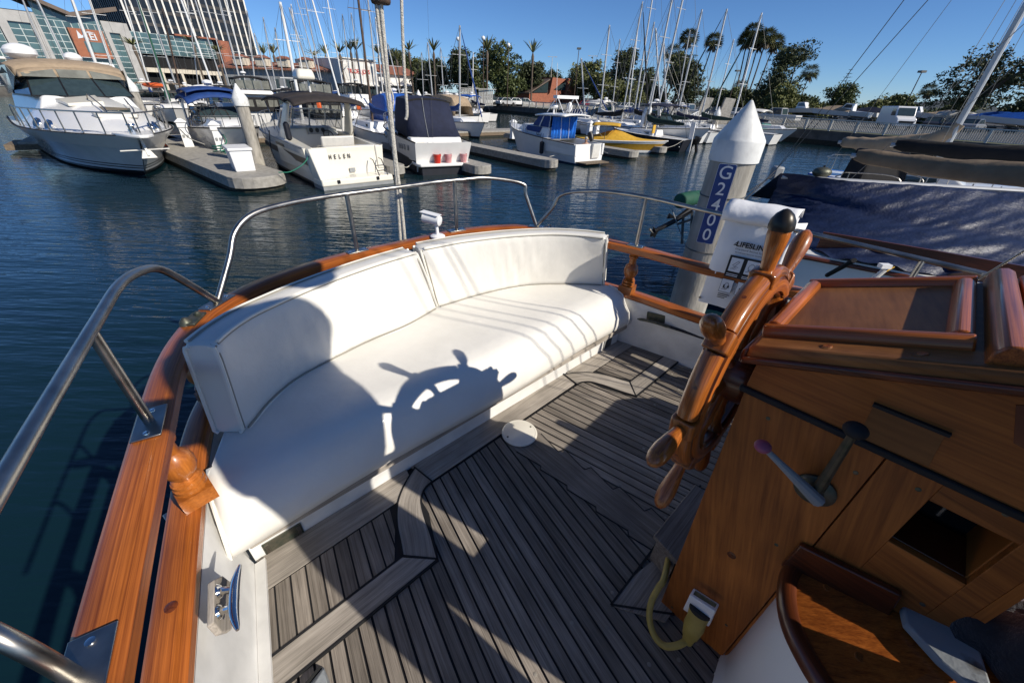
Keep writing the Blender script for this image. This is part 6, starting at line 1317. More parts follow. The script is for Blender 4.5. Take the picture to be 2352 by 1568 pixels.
# ------------------------------------------------------------------ cushions
def fbm(x,y,s): return math.sin(x*7.1+s)*math.sin(y*5.3+s*2)*.5+math.sin(x*13.7+y*9+s)*.3
def seat_cushion():
    t=thing('seat_cushion',bw(1.15,1.6,.2),'long white vinyl seat cushion with rounded front covering the stern bench','cushion')
    bx=[(-.165,1.36),(-.12,1.46),(-.03,1.66),(.12,1.86),(.35,2.02),(.65,2.12),(1.15,2.17),(1.65,2.12),(1.95,2.0),(2.2,1.8),(2.36,1.55),(2.44,1.40),(2.475,1.30)]
    def back(a):
        for (a0,b0),(a1,b1) in zip(bx[:-1],bx[1:]):
            if a0<=a<=a1: return b0+(b1-b0)*(a-a0)/(a1-a0)
        return bx[0][1] if a<bx[0][0] else bx[-1][1]
    As=[-.166,-.162,-.154,-.14,-.12]+list(np.linspace(-.08,2.40,46))+[2.43,2.455,2.47,2.478]
    rows=[]
    for i,a in enumerate(As):
        e=min(1,max(0,(a+.168)/.022))*min(1,max(0,(2.482-a)/.05)); e=max(.25,e**.4)
        bb=max(back(a),1.33); f=1.250-.012*(a+.14)/2.5; zt=.165+(.445-.155)*e
        f2=f-.02+.012*math.sin(a*4)
        zz=lambda b:zt+.006*fbm(a,b,1.0)-.010*max(0,1-abs(b-1.7)/.5)
        rows.append([bw(a,f+.03,.172),bw(a,f-.002,.180),bw(a,f2-.015,.20),bw(a,f2-.016,.24+.02*(e-1)),bw(a,f2-.004,.30*e+.155*(1-e)),bw(a,f+.02,.36*e+.155*(1-e)),bw(a,f+.055,zt-.035),bw(a,f+.11,zt-.010),bw(a,f+.18,zz(f+.18))]+
            [bw(a,f+.18+(bb-f-.20)*k,zz(f+.18+(bb-f-.2)*k)) for k in (.2,.4,.6,.8)]+[bw(a,bb-.02,zt-.006),bw(a,bb,zt-.03),bw(a,bb,.165)])
    for r_ in rows[:8]:
        for k_,p in enumerate(r_):
            z=p.z-DECK; r_[k_]=p-BX*.045*max(0,min(1,1-(z-.17)/.24))*max(0,1-rows.index(r_)/7)
    m=MB(); m.grid(rows,close=True); m.poly(rows[0]); m.poly(rows[-1]); m.build('cover',M['vinyl'],t,ang=80)
    # piping at the left end and under the front
    e=rows[2]; MB().tube([p-BX*.004+BZ*.003 for p in e[1:14]],.0075,7).build('piping',M['piping'],t)
    e=rows[-4]; MB().tube([p+BX*.004 for p in e[1:14]],.0065,7).build('piping',M['piping'],t)
    return t
seat_cushion()
def back_cushion(fb,ft,label,z0=.44,z1=.845,th=.115,seed=0):
    t=thing('back_cushion',PD(fb[2],z0),label,'cushion','white vinyl back cushions')
    A=[PD(p,z0) for p in fb]; T=[PD(p,z1) for p in ft]
    def resample(pts,n):
        c=bez(pts,10); d=[0]
        for i in range(1,len(c)): d.append(d[-1]+(c[i]-c[i-1]).length)
        out=[]
        for k in range(n):
            s=d[-1]*k/(n-1); j=max(1,next((i for i,x in enumerate(d) if x>=s-1e-9),len(d)-1)); f=(s-d[j-1])/max(1e-9,d[j]-d[j-1]); out.append(c[j-1].lerp(c[j],min(1,f)))
        return out
    n=44; A=resample(A,n); T=resample(T,n); rows=[]; fe=[];te=[];be=[];ce=[]
    for i in range(n):
        tg=(T[min(i+1,n-1)]-T[max(i-1,0)]); tg.z=0; tg.normalize(); nb=Vector((-tg.y,tg.x,0))
        if nb.dot(BY)<0 and abs(nb.dot(BY))>.3: nb=-nb
        if nb.dot(T[i]-bw(1.15,.9,.8))<0: nb=-nb
        up=T[i]-A[i]; k=i/(n-1); r=.022
        pl=.010*math.sin(math.pi*k)  # plump
        f=lambda v,o:A[i]+up*v-nb*(pl*math.sin(math.pi*v)+.006*fbm(k*6,v*1.5,seed)*math.sin(math.pi*v)+.007*math.exp(-((k-.42-.1*v)/.16)**2)*math.sin(k*95+v*4)*(max(0,math.sin(math.pi*v))**.5))*1.0+nb*o
        row=[f(0,.03),f(0.0,.012),f(.03,0),f(.10,0),f(.25,0),f(.4,0),f(.55,0),f(.7,0),f(.85,0),f(.95,0),f(.99,.006),f(1.0,.022),f(1.005,th*.5),f(1.0,th-.02),f(.985,th-.004),f(.95,th),f(.5,th),f(.03,th),f(0,th-.015),f(0,th*.5)]
        e=1
        if i in (0,n-1): row=[(p+(A[i]+up*.5+nb*th*.5-p)*.05)+(tg*(.012 if i==0 else -.012)) for p in row]
        rows.append(row); fe.append(f(.012,-.001)); te.append(f(.995,.008)); be.append(f(.992,th-.008)); ce.append(f(.01,th-.01))
    m=MB(); m.grid(rows,close=True); m.poly(rows[0]); m.poly(rows[-1]); m.build('cover',M['vinyl'],t,ang=75)
    for e in (0,n-1):
        tg=(T[1]-T[0]).normalized() if e==0 else (T[-1]-T[-2]).normalized(); sgn=-1 if e==0 else 1
        for ids in ((1,2,4,6,8,10,11),(13,14,15,16,17,18)):
            loop=[rows[e][k]+tg*sgn*.004 for k in ids]; MB().tube(loop,.0078,7).build('piping',M['piping'],t)
            loop=[rows[e][k]+tg*(-sgn)*.009-(rows[e][k]-(A[e]+T[e])/2)*.002 for k in ids]; MB().tube(loop,.0055,6).build('seam_shade',M['seam_shade'],t)
    def edge(v,o,dv,do):
        P_=[];Q_=[]
        for i in range(1,n-1):
            tg=(T[min(i+1,n-1)]-T[max(i-1,0)]); tg.z=0; tg.normalize(); nb=Vector((-tg.y,tg.x,0))
            if nb.dot(T[i]-bw(1.15,.9,.8))<0: nb=-nb
            up=T[i]-A[i]; P_.append(A[i]+up*v+nb*o); Q_.append(A[i]+up*(v+dv)+nb*(o+do))
        MB().tube(P_,.0080,7).build('piping',M['piping'],t); MB().tube(Q_,.0055,6).build('seam_shade',M['seam_shade'],t)  # second tube draws the crease shade beside the piping
    edge(.998,.002,-.022,.001); edge(.010,-.001,.022,-.002); edge(1.0,th-.004,.002,-.012)
    return t
back_cushion([(560,1000),(585,969),(621,925),(681,874),(765,828),(850,786),(938,749),(1009,708)],[(490,793),(530,757),(580,724),(640,695),(710,664),(781,636),(870,605),(960,578)],'curved white back cushion on the left half of the bench, half in shadow',seed=.5)
back_cushion([(1002,710),(1087,684),(1150,668),(1218,657),(1299,655),(1389,658)],[(963,573),(1052,556),(1110,548),(1180,541),(1264,537),(1334,540),(1396,547)],'curved white back cushion on the right half of the bench, sunlit and wrinkled',seed=2.1)
# ------------------------------------------------------------------ stainless guard rails
def railpt(pt_,z): p,_=near(RC,pt_); return bw(p.x,p.y,z)
def seg(i0,i1,z,line=RC): 
    st_=1 if i1>i0 else -1; return [bw(line[i].x,line[i].y,z) for i in range(i0,i1+st_,st_*3)]
_,iA=near(RC,(.17,2.08)); _,iB=near(RC,(2.26,2.06)); _,iS1=near(RC,(-.195,1.366)); _,iS2=near(RC,(.93,2.40)); _,iS3=near(RC,(1.70,2.36)); _,iS4=near(RC,(2.45,1.28)); _,iP=near(RC,(-.36,.56))
R0=.0135
def bplate(p,i,parent,l=.13,w=.062):
    t_=(RC[min(i+1,len(RC)-1)]-RC[i-1]).normalized(); tv=BX*t_.x+BY*t_.y; pl=MB().bar(p-tv*l/2+Vector((0,0,.0035)),p+tv*l/2+Vector((0,0,.0035)),w,.007).build('base_plate',M['steel'],parent,bevel=.002)
    for s in (-1,1): q=p+tv*s*l*.36+Vector((0,0,.0065)); MB().lathe(q,q+Vector((0,0,.004)),[(0,.009),(.003,.008),(.004,.004)],10).build('screw_head',M['chrome'],pl)
def ZR(i): p=RC[i]; return bw(p.x,p.y,.782)
g1=thing('guard_rail',ZR(iS1),'bent stainless guard rail arching over the left side of the wooden rail','guard rail','stainless guard rails')
zt=1.105
path=[ZR(iA)+Vector((0,0,.005)),ZR(iA).lerp(ZR(iA-6),.55)+Vector((0,0,.15)),ZR(iA-6)+Vector((0,0,.255)),ZR(iA-9)+Vector((0,0,.298))]+[bw(RC[i].x,RC[i].y,zt) for i in range(iA-13,6,-5)]
MB().tube(bez(path,5),R0*1.1,12).build('top_tube',M['steel'],g1)
MB().tube([ZR(iS1),bw(RC[iS1].x,RC[iS1].y,zt)],R0,12).build('stanchion',M['steel'],g1)
bplate(ZR(iA),iA,g1,.16); bplate(ZR(iS1),iS1,g1,.15,.07)
# lower left corner: next hoop
g2=thing('guard_rail',ZR(iP),'dark steel hoop of the next guard rail at the lower left corner','guard rail','stainless guard rails')
a=P(165,1552,.785+DECK); MB().tube(bez([a,P(90,1508,.87+DECK),P(0,1462,.93+DECK),P(-90,1420,.96+DECK)],5),R0*1.05,12).build('top_tube',M['steel'],g2); bplate(P(196,1545,.782+DECK),iP,g2,.14,.07)
g3=thing('guard_rail',ZR(iS2),'long stainless guard rail curving round the stern above the bench','guard rail','stainless guard rails')
z3=1.125; mid=[bw(RC[i].x,RC[i].y,z3+.012*min(1,max(0,(i-iA)/(iB-iA)))) for i in range(iA+9,iB-6,4)]
path=[ZR(iA)+Vector((0,0,.005)),ZR(iA).lerp(ZR(iA+5),.5)+Vector((0,0,.17)),ZR(iA+4)+Vector((0,0,.27)),ZR(iA+6)+Vector((0,0,.33))]+mid+[ZR(iB-4)+Vector((0,0,.31)),ZR(iB-3)+Vector((0,0,.23)),ZR(iB)+Vector((0,0,.005))]
MB().tube(bez(path,5),R0,12).build('top_tube',M['steel'],g3)
for i in (iS2,iS3): MB().tube([ZR(i),bw(RC[i].x,RC[i].y,z3)],R0*.95,12).build('stanchion',M['steel'],g3); bplate(ZR(i),i,g3)
bplate(ZR(iB),iB,g3,.12)
g4=thing('guard_rail',ZR(iS4),'stainless guard rail along the right side behind the white rescue bag','guard rail','stainless guard rails')
path=[ZR(iB)+Vector((0,0,.005)),ZR(iB).lerp(ZR(iB+6),.5)+Vector((0,0,.15)),ZR(iB+5)+Vector((0,0,.26)),ZR(iB+9)+Vector((0,0,.315))]+[bw(RC[i].x,RC[i].y,1.112-.045*max(0,1.28-RC[i].y)/1.28) for i in range(iB+13,len(RC)-2,4)]
MB().tube(bez(path,5),R0*.95,12).build('top_tube',M['steel'],g4)
_,iS5=near(RC,(2.635,-.12))
for i in (iS4,iS5): MB().tube([ZR(i),bw(RC[i].x,RC[i].y,1.11-.045*max(0,1.28-RC[i].y)/1.28)],R0*.9,12).build('stanchion',M['steel'],g4); bplate(ZR(i),i,g4,.11)
# bow eye and small fittings on the rail
p,i=near(RC,(.0,1.97)); f=thing('chock',bw(p.x,p.y,.79),'weathered bronze fairlead on the wooden rail at the left corner of the bench','fairlead')
MB().lathe(bw(p.x-.02,p.y,.782),bw(p.x-.02,p.y,.83),[(0,.026),(.012,.023),(.022,.016),(.03,.007)],14).build('roller',M['bronze'],f); MB().box(bw(p.x+.01,p.y+.02,.787),(.11,.055,.012),TH+1.0).build('base',M['bronze'],f,bevel=.003); MB().lathe(bw(p.x+.03,p.y+.045,.79),bw(p.x+.03,p.y+.045,.82),[(0,.013),(.01,.013),(.016,.007)],10).build('post',M['bronze'],f)
p,i=near(RC,(2.33,1.98)); q=bw(p.x,p.y,.785); f=thing('pad_eye',q,'small steel eye on the wooden rail right of the stern hoop','pad eye'); MB().tube([q+BX*.022*math.cos(a)+Vector((0,0,.028*math.sin(a))) for a in np.linspace(0,math.pi,9)],.005,6).build('eye',M['steel'],f); MB().box(q,(.06,.03,.006),TH).build('base',M['steel'],f)
# security camera
q=bw(1.505,2.30,.782); f=thing('security_camera',q,'small white bullet security camera on a round foot on the stern rail','camera')
MB().lathe(q,q+Vector((0,0,.02)),[(0,.052),(.008,.052),(.018,.036),(.02,.012)],20).build('foot',M['white'],f); MB().tube([q+Vector((0,0,.01)),q+Vector((-.004,0,.075)),q+Vector((-.02,.004,.10))],.012,10).build('bracket',M['white'],f)
c=q+Vector((-.025,.01,.118)); dv=Vector((-.86,.30,.10)).normalized(); bd_=MB().lathe(c-dv*.055,c+dv*.075,[(0,.026),(.004,.034),(.10,.036),(.128,.038),(.13,.03)],20).build('body',M['white'],f); MB().lathe(c+dv*.074,c+dv*.078,[(0,.026),(.003,.022)],16).build('lens',M['glass'],bd_)
MB().bar(c-dv*.05+Vector((0,0,.037)),c+dv*.09+Vector((0,0,.037)),.06,.004).build('sunshield',M['white'],f)
# cleats
pa,pb_=bw(-.138,1.294,0),bw(-.239,.859,0); inw=(bw(1,1,0)-bw(0,1,0)).normalized()
def PW(x,y,off=0): return PV(x,y,pa+inw*off,pb_+inw*off)
cl=thing('cleat',PW(505,1380),'polished horn cleat on a bare wooden pad inside the left bulwark','cleat')
MB().prism([PW(476,1340,.012),PW(497,1330,.012),PW(522,1348,.012),PW(518,1455,.012),PW(494,1462,.012),PW(474,1440,.012)],inw*.016).build('pad',M['teak_rough'],cl,smooth=False,bevel=.003,grain=pb_-pa)
h0,h1=PW(551,1297,.085),PW(546,1446,.085); hm=(h0+h1)/2-inw*.012
MB().tube(bez([h0,h0.lerp(hm,.5)-inw*.004,hm,h1.lerp(hm,.5)-inw*.004,h1],4),[.004,.007,.009,.0105,.012,.0125,.013,.013,.0135,.013,.013,.0125,.012,.0105,.009,.007,.004],12).build('horn',M['chrome'],cl)
for y in (1358,1405):
    a=PW(500,y,.028); k=.36 if y<1380 else .64; e=h0.lerp(h1,k)-inw*.010; MB().tube([a,a.lerp(e,.5),e],[.012,.009,.010],10).build('post',M['chrome'],cl); MB().lathe(a-inw*.002,a+inw*.012,[(0,.021),(.006,.02),(.013,.012)],16).build('foot',M['chrome'],cl)
sa_,sb_=bw(2.469,1.236,0),bw(2.573,.707,0); inw2=(bw(0,1,0)-bw(1,1,0)).normalized()
def PS(x,y,off=0): return PV(x,y,sa_+inw2*off,sb_+inw2*off)
cl=thing('cleat',PS(1520,738),'dark bronze cleat with a black mooring line on the right bulwark','cleat')
MB().prism([PS(1488,715,.008),PS(1530,724,.008),PS(1528,742,.008),PS(1486,733,.008)],inw2*.012).build('pad',M['bronze'],cl,smooth=False,bevel=.003)
MB().tube(bez([PS(1464,732,.05),PS(1500,739,.055),PS(1540,752,.05)],5),[.004]+[.011]*9+[.005],10).build('horn',M['bronze'],cl)
tag(MB().tube(bez([PS(1492,737,.05),PS(1530,748,.04),PS(1580,764,.03),PS(1625,779,.03),PS(1700,800,.03)],5),.011,8).build('mooring_line',M['ropedark']),'black mooring line pulled tight along the right bulwark from the bronze cleat','rope')
# ------------------------------------------------------------------ steering wheel
WC=bw(1.099,.191,.999); E1=BX.copy(); E2=(BZ*math.cos(.039)+BY*math.sin(.039)).normalized(); EN=E1.cross(E2); EN=EN if EN.dot(BY)>0 else -EN; PH=-.092
wh=thing('steering_wheel',WC,'varnished eight spoke wooden ship steering wheel on the console','steering wheel')
def wp(r,a,n=0): return WC+(E1*math.sin(a)+E2*math.cos(a))*r+EN*n
# spoke handles (the king spoke wears a metal cap)
for k in range(8):
    a=PH+k*math.pi/4; d=(E1*math.sin(a)+E2*math.cos(a)); R1=.457
    prof=[(0,.016),(.06,.015),(.085,.019),(.10,.016),(.125,.018),(.145,.025),(.150,.030),(.195,.030),(.200,.024),(.208,.019),(.222,.016),(.24,.017),(.27,.0215),(.30,.0245),(.325,.0225),(.34,.017),(.349,.008),(.351,.001)]
    s=(R1-.07)/.386; prof=[(d_*1.103,r) for d_,r in prof]
    o=MB().lathe(WC+d*.07,WC+d*R1,prof,18).build('spoke',M['wheelwood'],wh,ang=50)
    if k==0: MB().lathe(WC+d*(R1-.042),WC+d*(R1+.006),[(0,.0265),(.006,.0275),(.02,.0255),(.034,.018),(.043,.008),(.046,.001)],18).build('metal_cap',M['darkmetal'],o)
# rim: inner ring, eight felloes with rounded outer faces
def ringsweep(r,sec,a0=0,a1=2*math.pi,n=64,closed=True):
    path=[wp(r,a0+(a1-a0)*i/n) for i in range(n if closed else n+1)]; m=MB(); N=len(path); vs=[];gs=[];fs=[]; mm=len(sec)
    for i in range(N):
        a=a0+(a1-a0)*i/n
        for (dr,dn) in sec: vs.append(wp(r+dr,a,dn)); gs.append((a*r,dr,dn))
    for i in range(N if closed else N-1):
        j=(i+1)%N
        for k in range(mm): fs.append((i*mm+k,i*mm+(k+1)%mm,j*mm+(k+1)%mm,j*mm+k))
    if not closed: fs+= [tuple(range(mm)),tuple((N-1)*mm+k for k in range(mm))]
    return m.add(vs,fs,gs)
ringsweep(.232,[(.006,-.022),(.050,-.024),(.056,-.018),(.056,.018),(.050,.024),(.006,.022),(.001,.016),(.008,.004),(.001,-.016)]).build('rim',M['varnish_dark'],wh,ang=40)
for n_ in (-1,1): ringsweep(.262,[(-.016,.022*n_),(.016,.022*n_),(.016,.0285*n_),(.010,.031*n_),(-.010,.031*n_),(-.016,.0285*n_)]).build('rim_moulding',M['varnish'],wh,ang=40)
for k in range(8):
    a0=PH+k*math.pi/4+.105; a1=PH+(k+1)*math.pi/4-.105
    fl=ringsweep(.292,[(-.006,-.024),(.008,-.0235),(.016,-.017),(.0195,-.006),(.0195,.006),(.016,.017),(.008,.0235),(-.006,.024)],a0,a1,14,False).build('felloe',M['wheelwood'],wh,ang=50)
    q=wp(.3108,(a0+a1)/2); d=(q-WC).normalized(); MB().lathe(q-d*.002,q+d*.0012,[(0,.0055),(.003,.005)],8).build('plug',M['varnish_dark'],fl)
    sp=PH+k*math.pi/4
    ringsweep(.284,[(-.045,-.030),(.026,-.030),(.033,-.022),(.033,.022),(.026,.030),(-.045,.030)],sp-.085,sp+.085,4,False).build('spoke_block',M['wheelwood'],wh,bevel=.004,smooth=True)
MB().lathe(WC-EN*.07,WC+EN*.06,[(0,.075),(.02,.085),(.10,.085),(.115,.07),(.118,.035),(.13,.03)],28).build('hub',M['varnish_dark'],wh)
MB().lathe(WC+EN*.055,WC+EN*.085,[(0,.03),(.015,.03),(.03,.015)],16).build('hub_nut',M['bronze'],wh)
MB().lathe(WC-EN*.2,WC-EN*.06,[(0,.03),(.14,.03)],12).build('shaft',M['bronze'],wh)
# ------------------------------------------------------------------ console
cs=thing('helm_console',bw(1.2,-.2,0),'honey coloured plywood helm console with a sloping chart top','console')
XA=.953
def quadp(b0,b1,z0,z1,name,mt='panel',a=XA,th=.02,grain=None,bev=.0015): 
    return MB().prism([bw(a,b0,z0),bw(a,b1,z0),bw(a,b1,z1),bw(a,b0,z1)],BX*th).build(name,M[mt],cs,smooth=False,bevel=bev,grain=grain)
bA=lambda z:.076+.044*z         # aft edge, slightly raked
MB().prism([bw(XA,bA(0),0),bw(XA,-.158,0),bw(XA,-.158,1.046),bw(XA,bA(1.046),1.046)],BX*.02).build('side_panel',M['panel'],cs,smooth=False,bevel=.0015,grain=BZ+BY*.25)
G2=BY+BZ*.15
quadp(-.161,-.248,0,1.046,'side_panel',grain=BZ+BY*.2); quadp(-.372,-.412,0,1.046,'side_panel',grain=G2); quadp(-.248,-.372,0,.848,'side_panel',grain=G2); quadp(-.248,-.372,.993,1.046,'side_panel',grain=G2)
MB().prism([bw(XA-.004,bA(1.06),1.062),bw(XA-.004,-.412,1.062),bw(XA-.004,-.412,1.33),bw(XA-.004,bA(1.06)-.0,1.16)],BX*.02).build('upper_panel',M['panel'],cs,smooth=False,bevel=.0015,grain=BY)
MB().bar(bw(XA-.006,.135,1.054),bw(XA-.006,-.412,1.054),.014,.016).build('batten',M['rubber'],cs,bevel=.004)
# aft face, interior
MB().hexa([bw(XA+.02,.070,0),bw(1.45,.070,0),bw(1.45,.05,0),bw(XA+.02,.05,0),bw(XA+.02,.118,1.16),bw(1.45,.118,1.16),bw(1.45,.098,1.16),bw(XA+.02,.098,1.16)]).build('aft_panel',M['varnish_dark'],cs,smooth=False)
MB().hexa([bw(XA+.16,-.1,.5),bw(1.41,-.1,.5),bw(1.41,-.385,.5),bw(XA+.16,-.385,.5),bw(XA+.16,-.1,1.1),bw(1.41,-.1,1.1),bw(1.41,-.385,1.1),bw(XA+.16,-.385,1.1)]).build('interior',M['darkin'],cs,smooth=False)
quadp(-.25,-.37,.845,.85,'opening_lining','varnish_dark',XA+.02,.12); quadp(-.25,-.37,.991,.996,'opening_lining','varnish_dark',XA+.02,.12); quadp(-.37,-.376,.845,.996,'opening_lining','panel',XA+.02,.14); quadp(-.246,-.25,.845,.996,'opening_lining','varnish_dark',XA+.02,.12)
MB().tube([bw(XA+.1,-.3,.9),bw(XA+.1,-.3,1.0)],.004,6).build('cable',M['iron'],cs)
MB().hexa([bw(XA,-.412,0),bw(1.45,-.412,0),bw(1.45,-.43,0),bw(XA,-.43,0),bw(XA,-.412,1.34),bw(1.45,-.412,1.34),bw(1.45,-.43,1.34),bw(XA,-.43,1.34)]).build('fore_panel',M['panel'],cs,smooth=False,grain=BZ)
# let-in block above the batten
MB().prism([bw(XA-.0055,b,z) for b,z in ((-.103,1.063),(-.213,1.068),(-.201,1.147),(-.094,1.147))],BX*.004).build('inset_block',M['tray'],cs,smooth=False,grain=BY)
MB().bar(bw(XA-.008,-.092,1.150),bw(XA-.008,-.206,1.150),.012,.007).build('inset_lip',M['rubber'],cs,smooth=False)
MB().prism([bw(XA-.006,b,z) for b,z in ((-.24,1.245),(-.27,1.18),(-.36,1.16),(-.40,1.18),(-.40,1.28),(-.28,1.27))],BX*.004).build('inset_plate',M['varnish_dark'],cs,smooth=False)
MB().prism([bw(XA-.009,b,z) for b,z in ((-.315,1.245),(-.39,1.245),(-.40,1.262),(-.33,1.268))],BX*.003).build('name_plate',M['bronze'],cs,smooth=False)
for x,y in ((585,955),): q=PV(*Z8(x,y),bw(XA,0,0),bw(XA,-1,0)); n=-BX; MB().lathe(q-n*.003,q+n*.002,[(0,.013),(.004,.0125),(.005,.01)],14).build('plug',M['varnish_dark'],cs)
for x,y in ((300,1205),(560,1290),(800,905),(690,140),(1180,560),(1480,640),(1900,760),(1500,1190),(760,300),(1420,370),(1900,620)): q=PV(*Z8(x,y),bw(XA,0,0),bw(XA,-1,0)); MB().lathe(q+BX*.003,q-BX*.0015,[(0,.0055),(.004,.005),(.0045,.003)],8).build('screw_head',M['bronze'],cs)
# sloping top
SL=.37; z0_=1.18
def tp(a,b,dz=0): return bw(a,b,z0_+SL*(.15-b)+dz)
def tbox(a0,a1,b0,b1,d0,d1,name,mt,bevel=.0,grain=None,seg=3):
    return MB().hexa([tp(a0,b0,d0),tp(a1,b0,d0),tp(a1,b1,d0),tp(a0,b1,d0),tp(a0,b0,d1),tp(a1,b0,d1),tp(a1,b1,d1),tp(a0,b1,d1)]).build(name,M[mt],cs,bevel=bevel,seg=seg,grain=grain)
tbox(.926,1.475,-.43,.150,-.048,-.004,'chart_top','tray',.012,grain=BY)
tbox(.918,.934,-.43,.152,-.050,-.030,'edge_trim','varnish_dark',.006,grain=BY); tbox(.926,1.475,.146,.158,-.05,-.012,'edge_trim','varnish_dark',.005,grain=BX)
tbox(1.03,1.42,-.145,.128,-.004,.001,'tray_board','tray',.0,grain=BX+BY*.2)
def mould(p,q,name='tray_moulding',w=.036,h=.03):
    a,b=tp(*p,.006),tp(*q,.006); MB().sweep([a,b],[(-w/2,-h/2),(w/2,-h/2),(w/2,h*.1),(w*.32,h*.45),(0,h*.55),(-w*.32,h*.45),(-w/2,h*.1)],up=BZ).build(name,M['varnish'],cs,bevel=.004)
mould((1.016,-.165),(1.016,.147)); mould((1.036,.133),(1.424,.133)); mould((1.438,.147),(1.438,-.165)); mould((1.034,-.148),(1.422,-.148))
mould((.945,-.20),(1.478,-.20),'hatch_moulding',.045,.045)
tbox(.93,1.475,-.43,-.225,-.002,.012,'hatch_board','varnish',.004,grain=BX)
for a_ in (.965,1.10): 
    for b_ in ((.02,-.11) if a_<1 else ()): q=tp(a_,b_,-.005); MB().lathe(q,q+(BZ+BY*SL).normalized()*.003,[(0,.009),(.003,.008)],12).build('plug',M['varnish'],cs)
for b_,n_ in ((.02,1),(-.105,1)): q=tp(.960,b_,-.006); MB().lathe(q,q+(BZ+BY*SL).normalized()*.003,[(0,.010),(.003,.009)],12).build('plug',M['tray'],cs)
# step behind the console
sp_=thing('step_box',bw(1.3,.2,0),'small weathered grey wooden step against the back of the console','step')
MB().prism([bw(1.045,.10,0),bw(1.42,.085,0),bw(1.42,.19,0),bw(1.075,.195,0)],(0,0,.15)).build('side',M['teak'],sp_,smooth=False,grain=BX)
MB().prism([bw(1.03,.08,.15),bw(1.43,.08,.15),bw(1.43,.205,.15),bw(1.065,.21,.15)],(0,0,.022)).build('tread',M['teak'],sp_,smooth=False,bevel=.004,grain=BX)
# engine controls
def PC(x,y,off=0): return PV(*Z8(x,y),bw(XA-off,0,0),bw(XA-off,-1,0))
ec=thing('engine_control',PC(985,640),'twin engine control levers with a pink and a black knob on the console side','control lever')
n=-BX; c0=PC(985,640,.002); MB().lathe(c0,c0+n*.022,[(0,.042),(.006,.042),(.010,.036),(.014,.02),(.022,.017)],24).build('base',M['bronze'],ec)
for x,y in ((942,586),(1048,640)): q=PC(x,y,.008); MB().lathe(q,q+n*.004,[(0,.006),(.003,.006),(.004,.003)],10).build('screw_head',M['iron'],ec)
k1=PC(735,435,.10); k2=PC(1180,357,.085)
e1=PC(985,680,.03); m=MB().tube(bez([e1-(k1-e1).normalized()*.012,e1.lerp(k1,.25),e1.lerp(k1,.6),k1],4),[.0155,.0155,.015,.014,.013,.012,.011,.010,.009,.008,.0075,.007,.007],10).build('lever',M['greypaint'],ec)
MB().ball(k1,.0165,16,(1.1,1.1,.85)).build('knob',M['purple'],m)
e2=PC(1000,640,.018); m=MB().tube(bez([e2,e2.lerp(k2,.3),e2.lerp(k2,.7),k2],4),[.013,.013,.012,.011,.0105,.010,.0095,.009,.009,.0085,.008,.008,.008],10).build('lever',M['bronze'],ec)
MB().ball(k2,.0185,16,(1.15,1.15,.85)).build('knob',M['rubber'],m)
# shore power inlet and yellow plug
pw=thing('power_inlet',PC(450,1170),'white power inlet housing low on the console side','power socket')
p4=[PC(x,y,.0) for x,y in ((405,1110),(528,1188),(495,1262),(372,1180))]
MB().prism(p4,n*.035).build('housing',M['white'],pw,smooth=False,bevel=.004); MB().prism([PC(x,y,.037) for x,y in ((412,1122),(516,1188),(508,1205),(402,1140))],n*.003).build('cover_flap',M['bronze'],pw,smooth=False,bevel=.002)
pl=thing('power_plug',PC(410,1280,.05),'yellow rubber shore power plug with its cord looping down from the socket','power cord')
q0=PC(438,1215,.025); q1=PC(372,1370,.075); d=(q1-q0).normalized(); Lp=(q1-q0).length
MB().lathe(q0,q1,[(0,.033),(.012,.034),(Lp*.3,.031),(Lp*.5,.033),(Lp*.78,.026),(Lp*.8,.022),(Lp,.017)],20).build('plug_body',M['yellowrubber'],pl,ang=50)
MB().lathe(q0-d*.004,q0+d*.008,[(0,.036),(.012,.036)],20).build('lock_ring',M['rubber'],pl)
cp=[q1-d*.01,PD(Z8(330,1385),.06),PD(Z8(265,1390),.04),PD(Z8(215,1340),.035),PD(Z8(192,1260),.05),PD(Z8(200,1180),.085),PD(Z8(235,1110),.12),PD(Z8(262,1065),.135),bw(1.10,.14,.10)]
MB().tube(bez(cp,6),.0115,10).build('cord',M['yellowrubber'],pl)
# ------------------------------------------------------------------ helm seat
hs=thing('helm_bench',bw(.9,-.4,.5),'varnished wooden helm seat on a moulded white base at the lower right','seat')
SZ=.62
def SP_(x,y,dz=0):
    d=ray(*Z8(x,y)); da,db=d.x*CT+d.y*ST,-d.x*ST+d.y*CT; k=.30; t_=((SZ+dz-.16*k)+DECK-EYE)/(d.z+k*db); return Vector((d.x*t_,d.y*t_,EYE+d.z*t_))
sl_=[SP_(x,y) for x,y in ((905,1000),(868,1070),(862,1180),(893,1310),(975,1470),(1060,1600),(1150,1720))]
sl_b=bez(sl_,6); sz=lambda b:SZ+.3*(-.16-b); right=[bw(1.05,-.75,sz(-.62)),bw(.951,-.45,sz(-.45)),bw(.951,-.16,SZ)]
MB().prism([p-Vector((0,0,.035)) for p in sl_b+right],(0,0,.035)).build('seat_top',M['varnish'],hs,smooth=False,grain=BY*.8-BX*.5)
MB().tube([p+Vector((0,0,-.012)) for p in sl_b],.023,12).build('seat_edge',M['varnish_dark'],hs)
MB().prism([bw(.951,-.13,SZ-.02),bw(.951,-.335,SZ+.03),bw(.951,-.32,SZ+.125),bw(.951,-.135,SZ+.085)],-BX*.018).build('seat_riser',M['varnish_dark'],hs,bevel=.004,grain=BY)
for x,y in ((1050,1113),(1205,1445)): q=SP_(x,y); MB().lathe(q-Vector((0,0,.002)),q+Vector((0,0,.0015)),[(0,.011),(.003,.010)],12).build('plug',M['varnish'],hs)
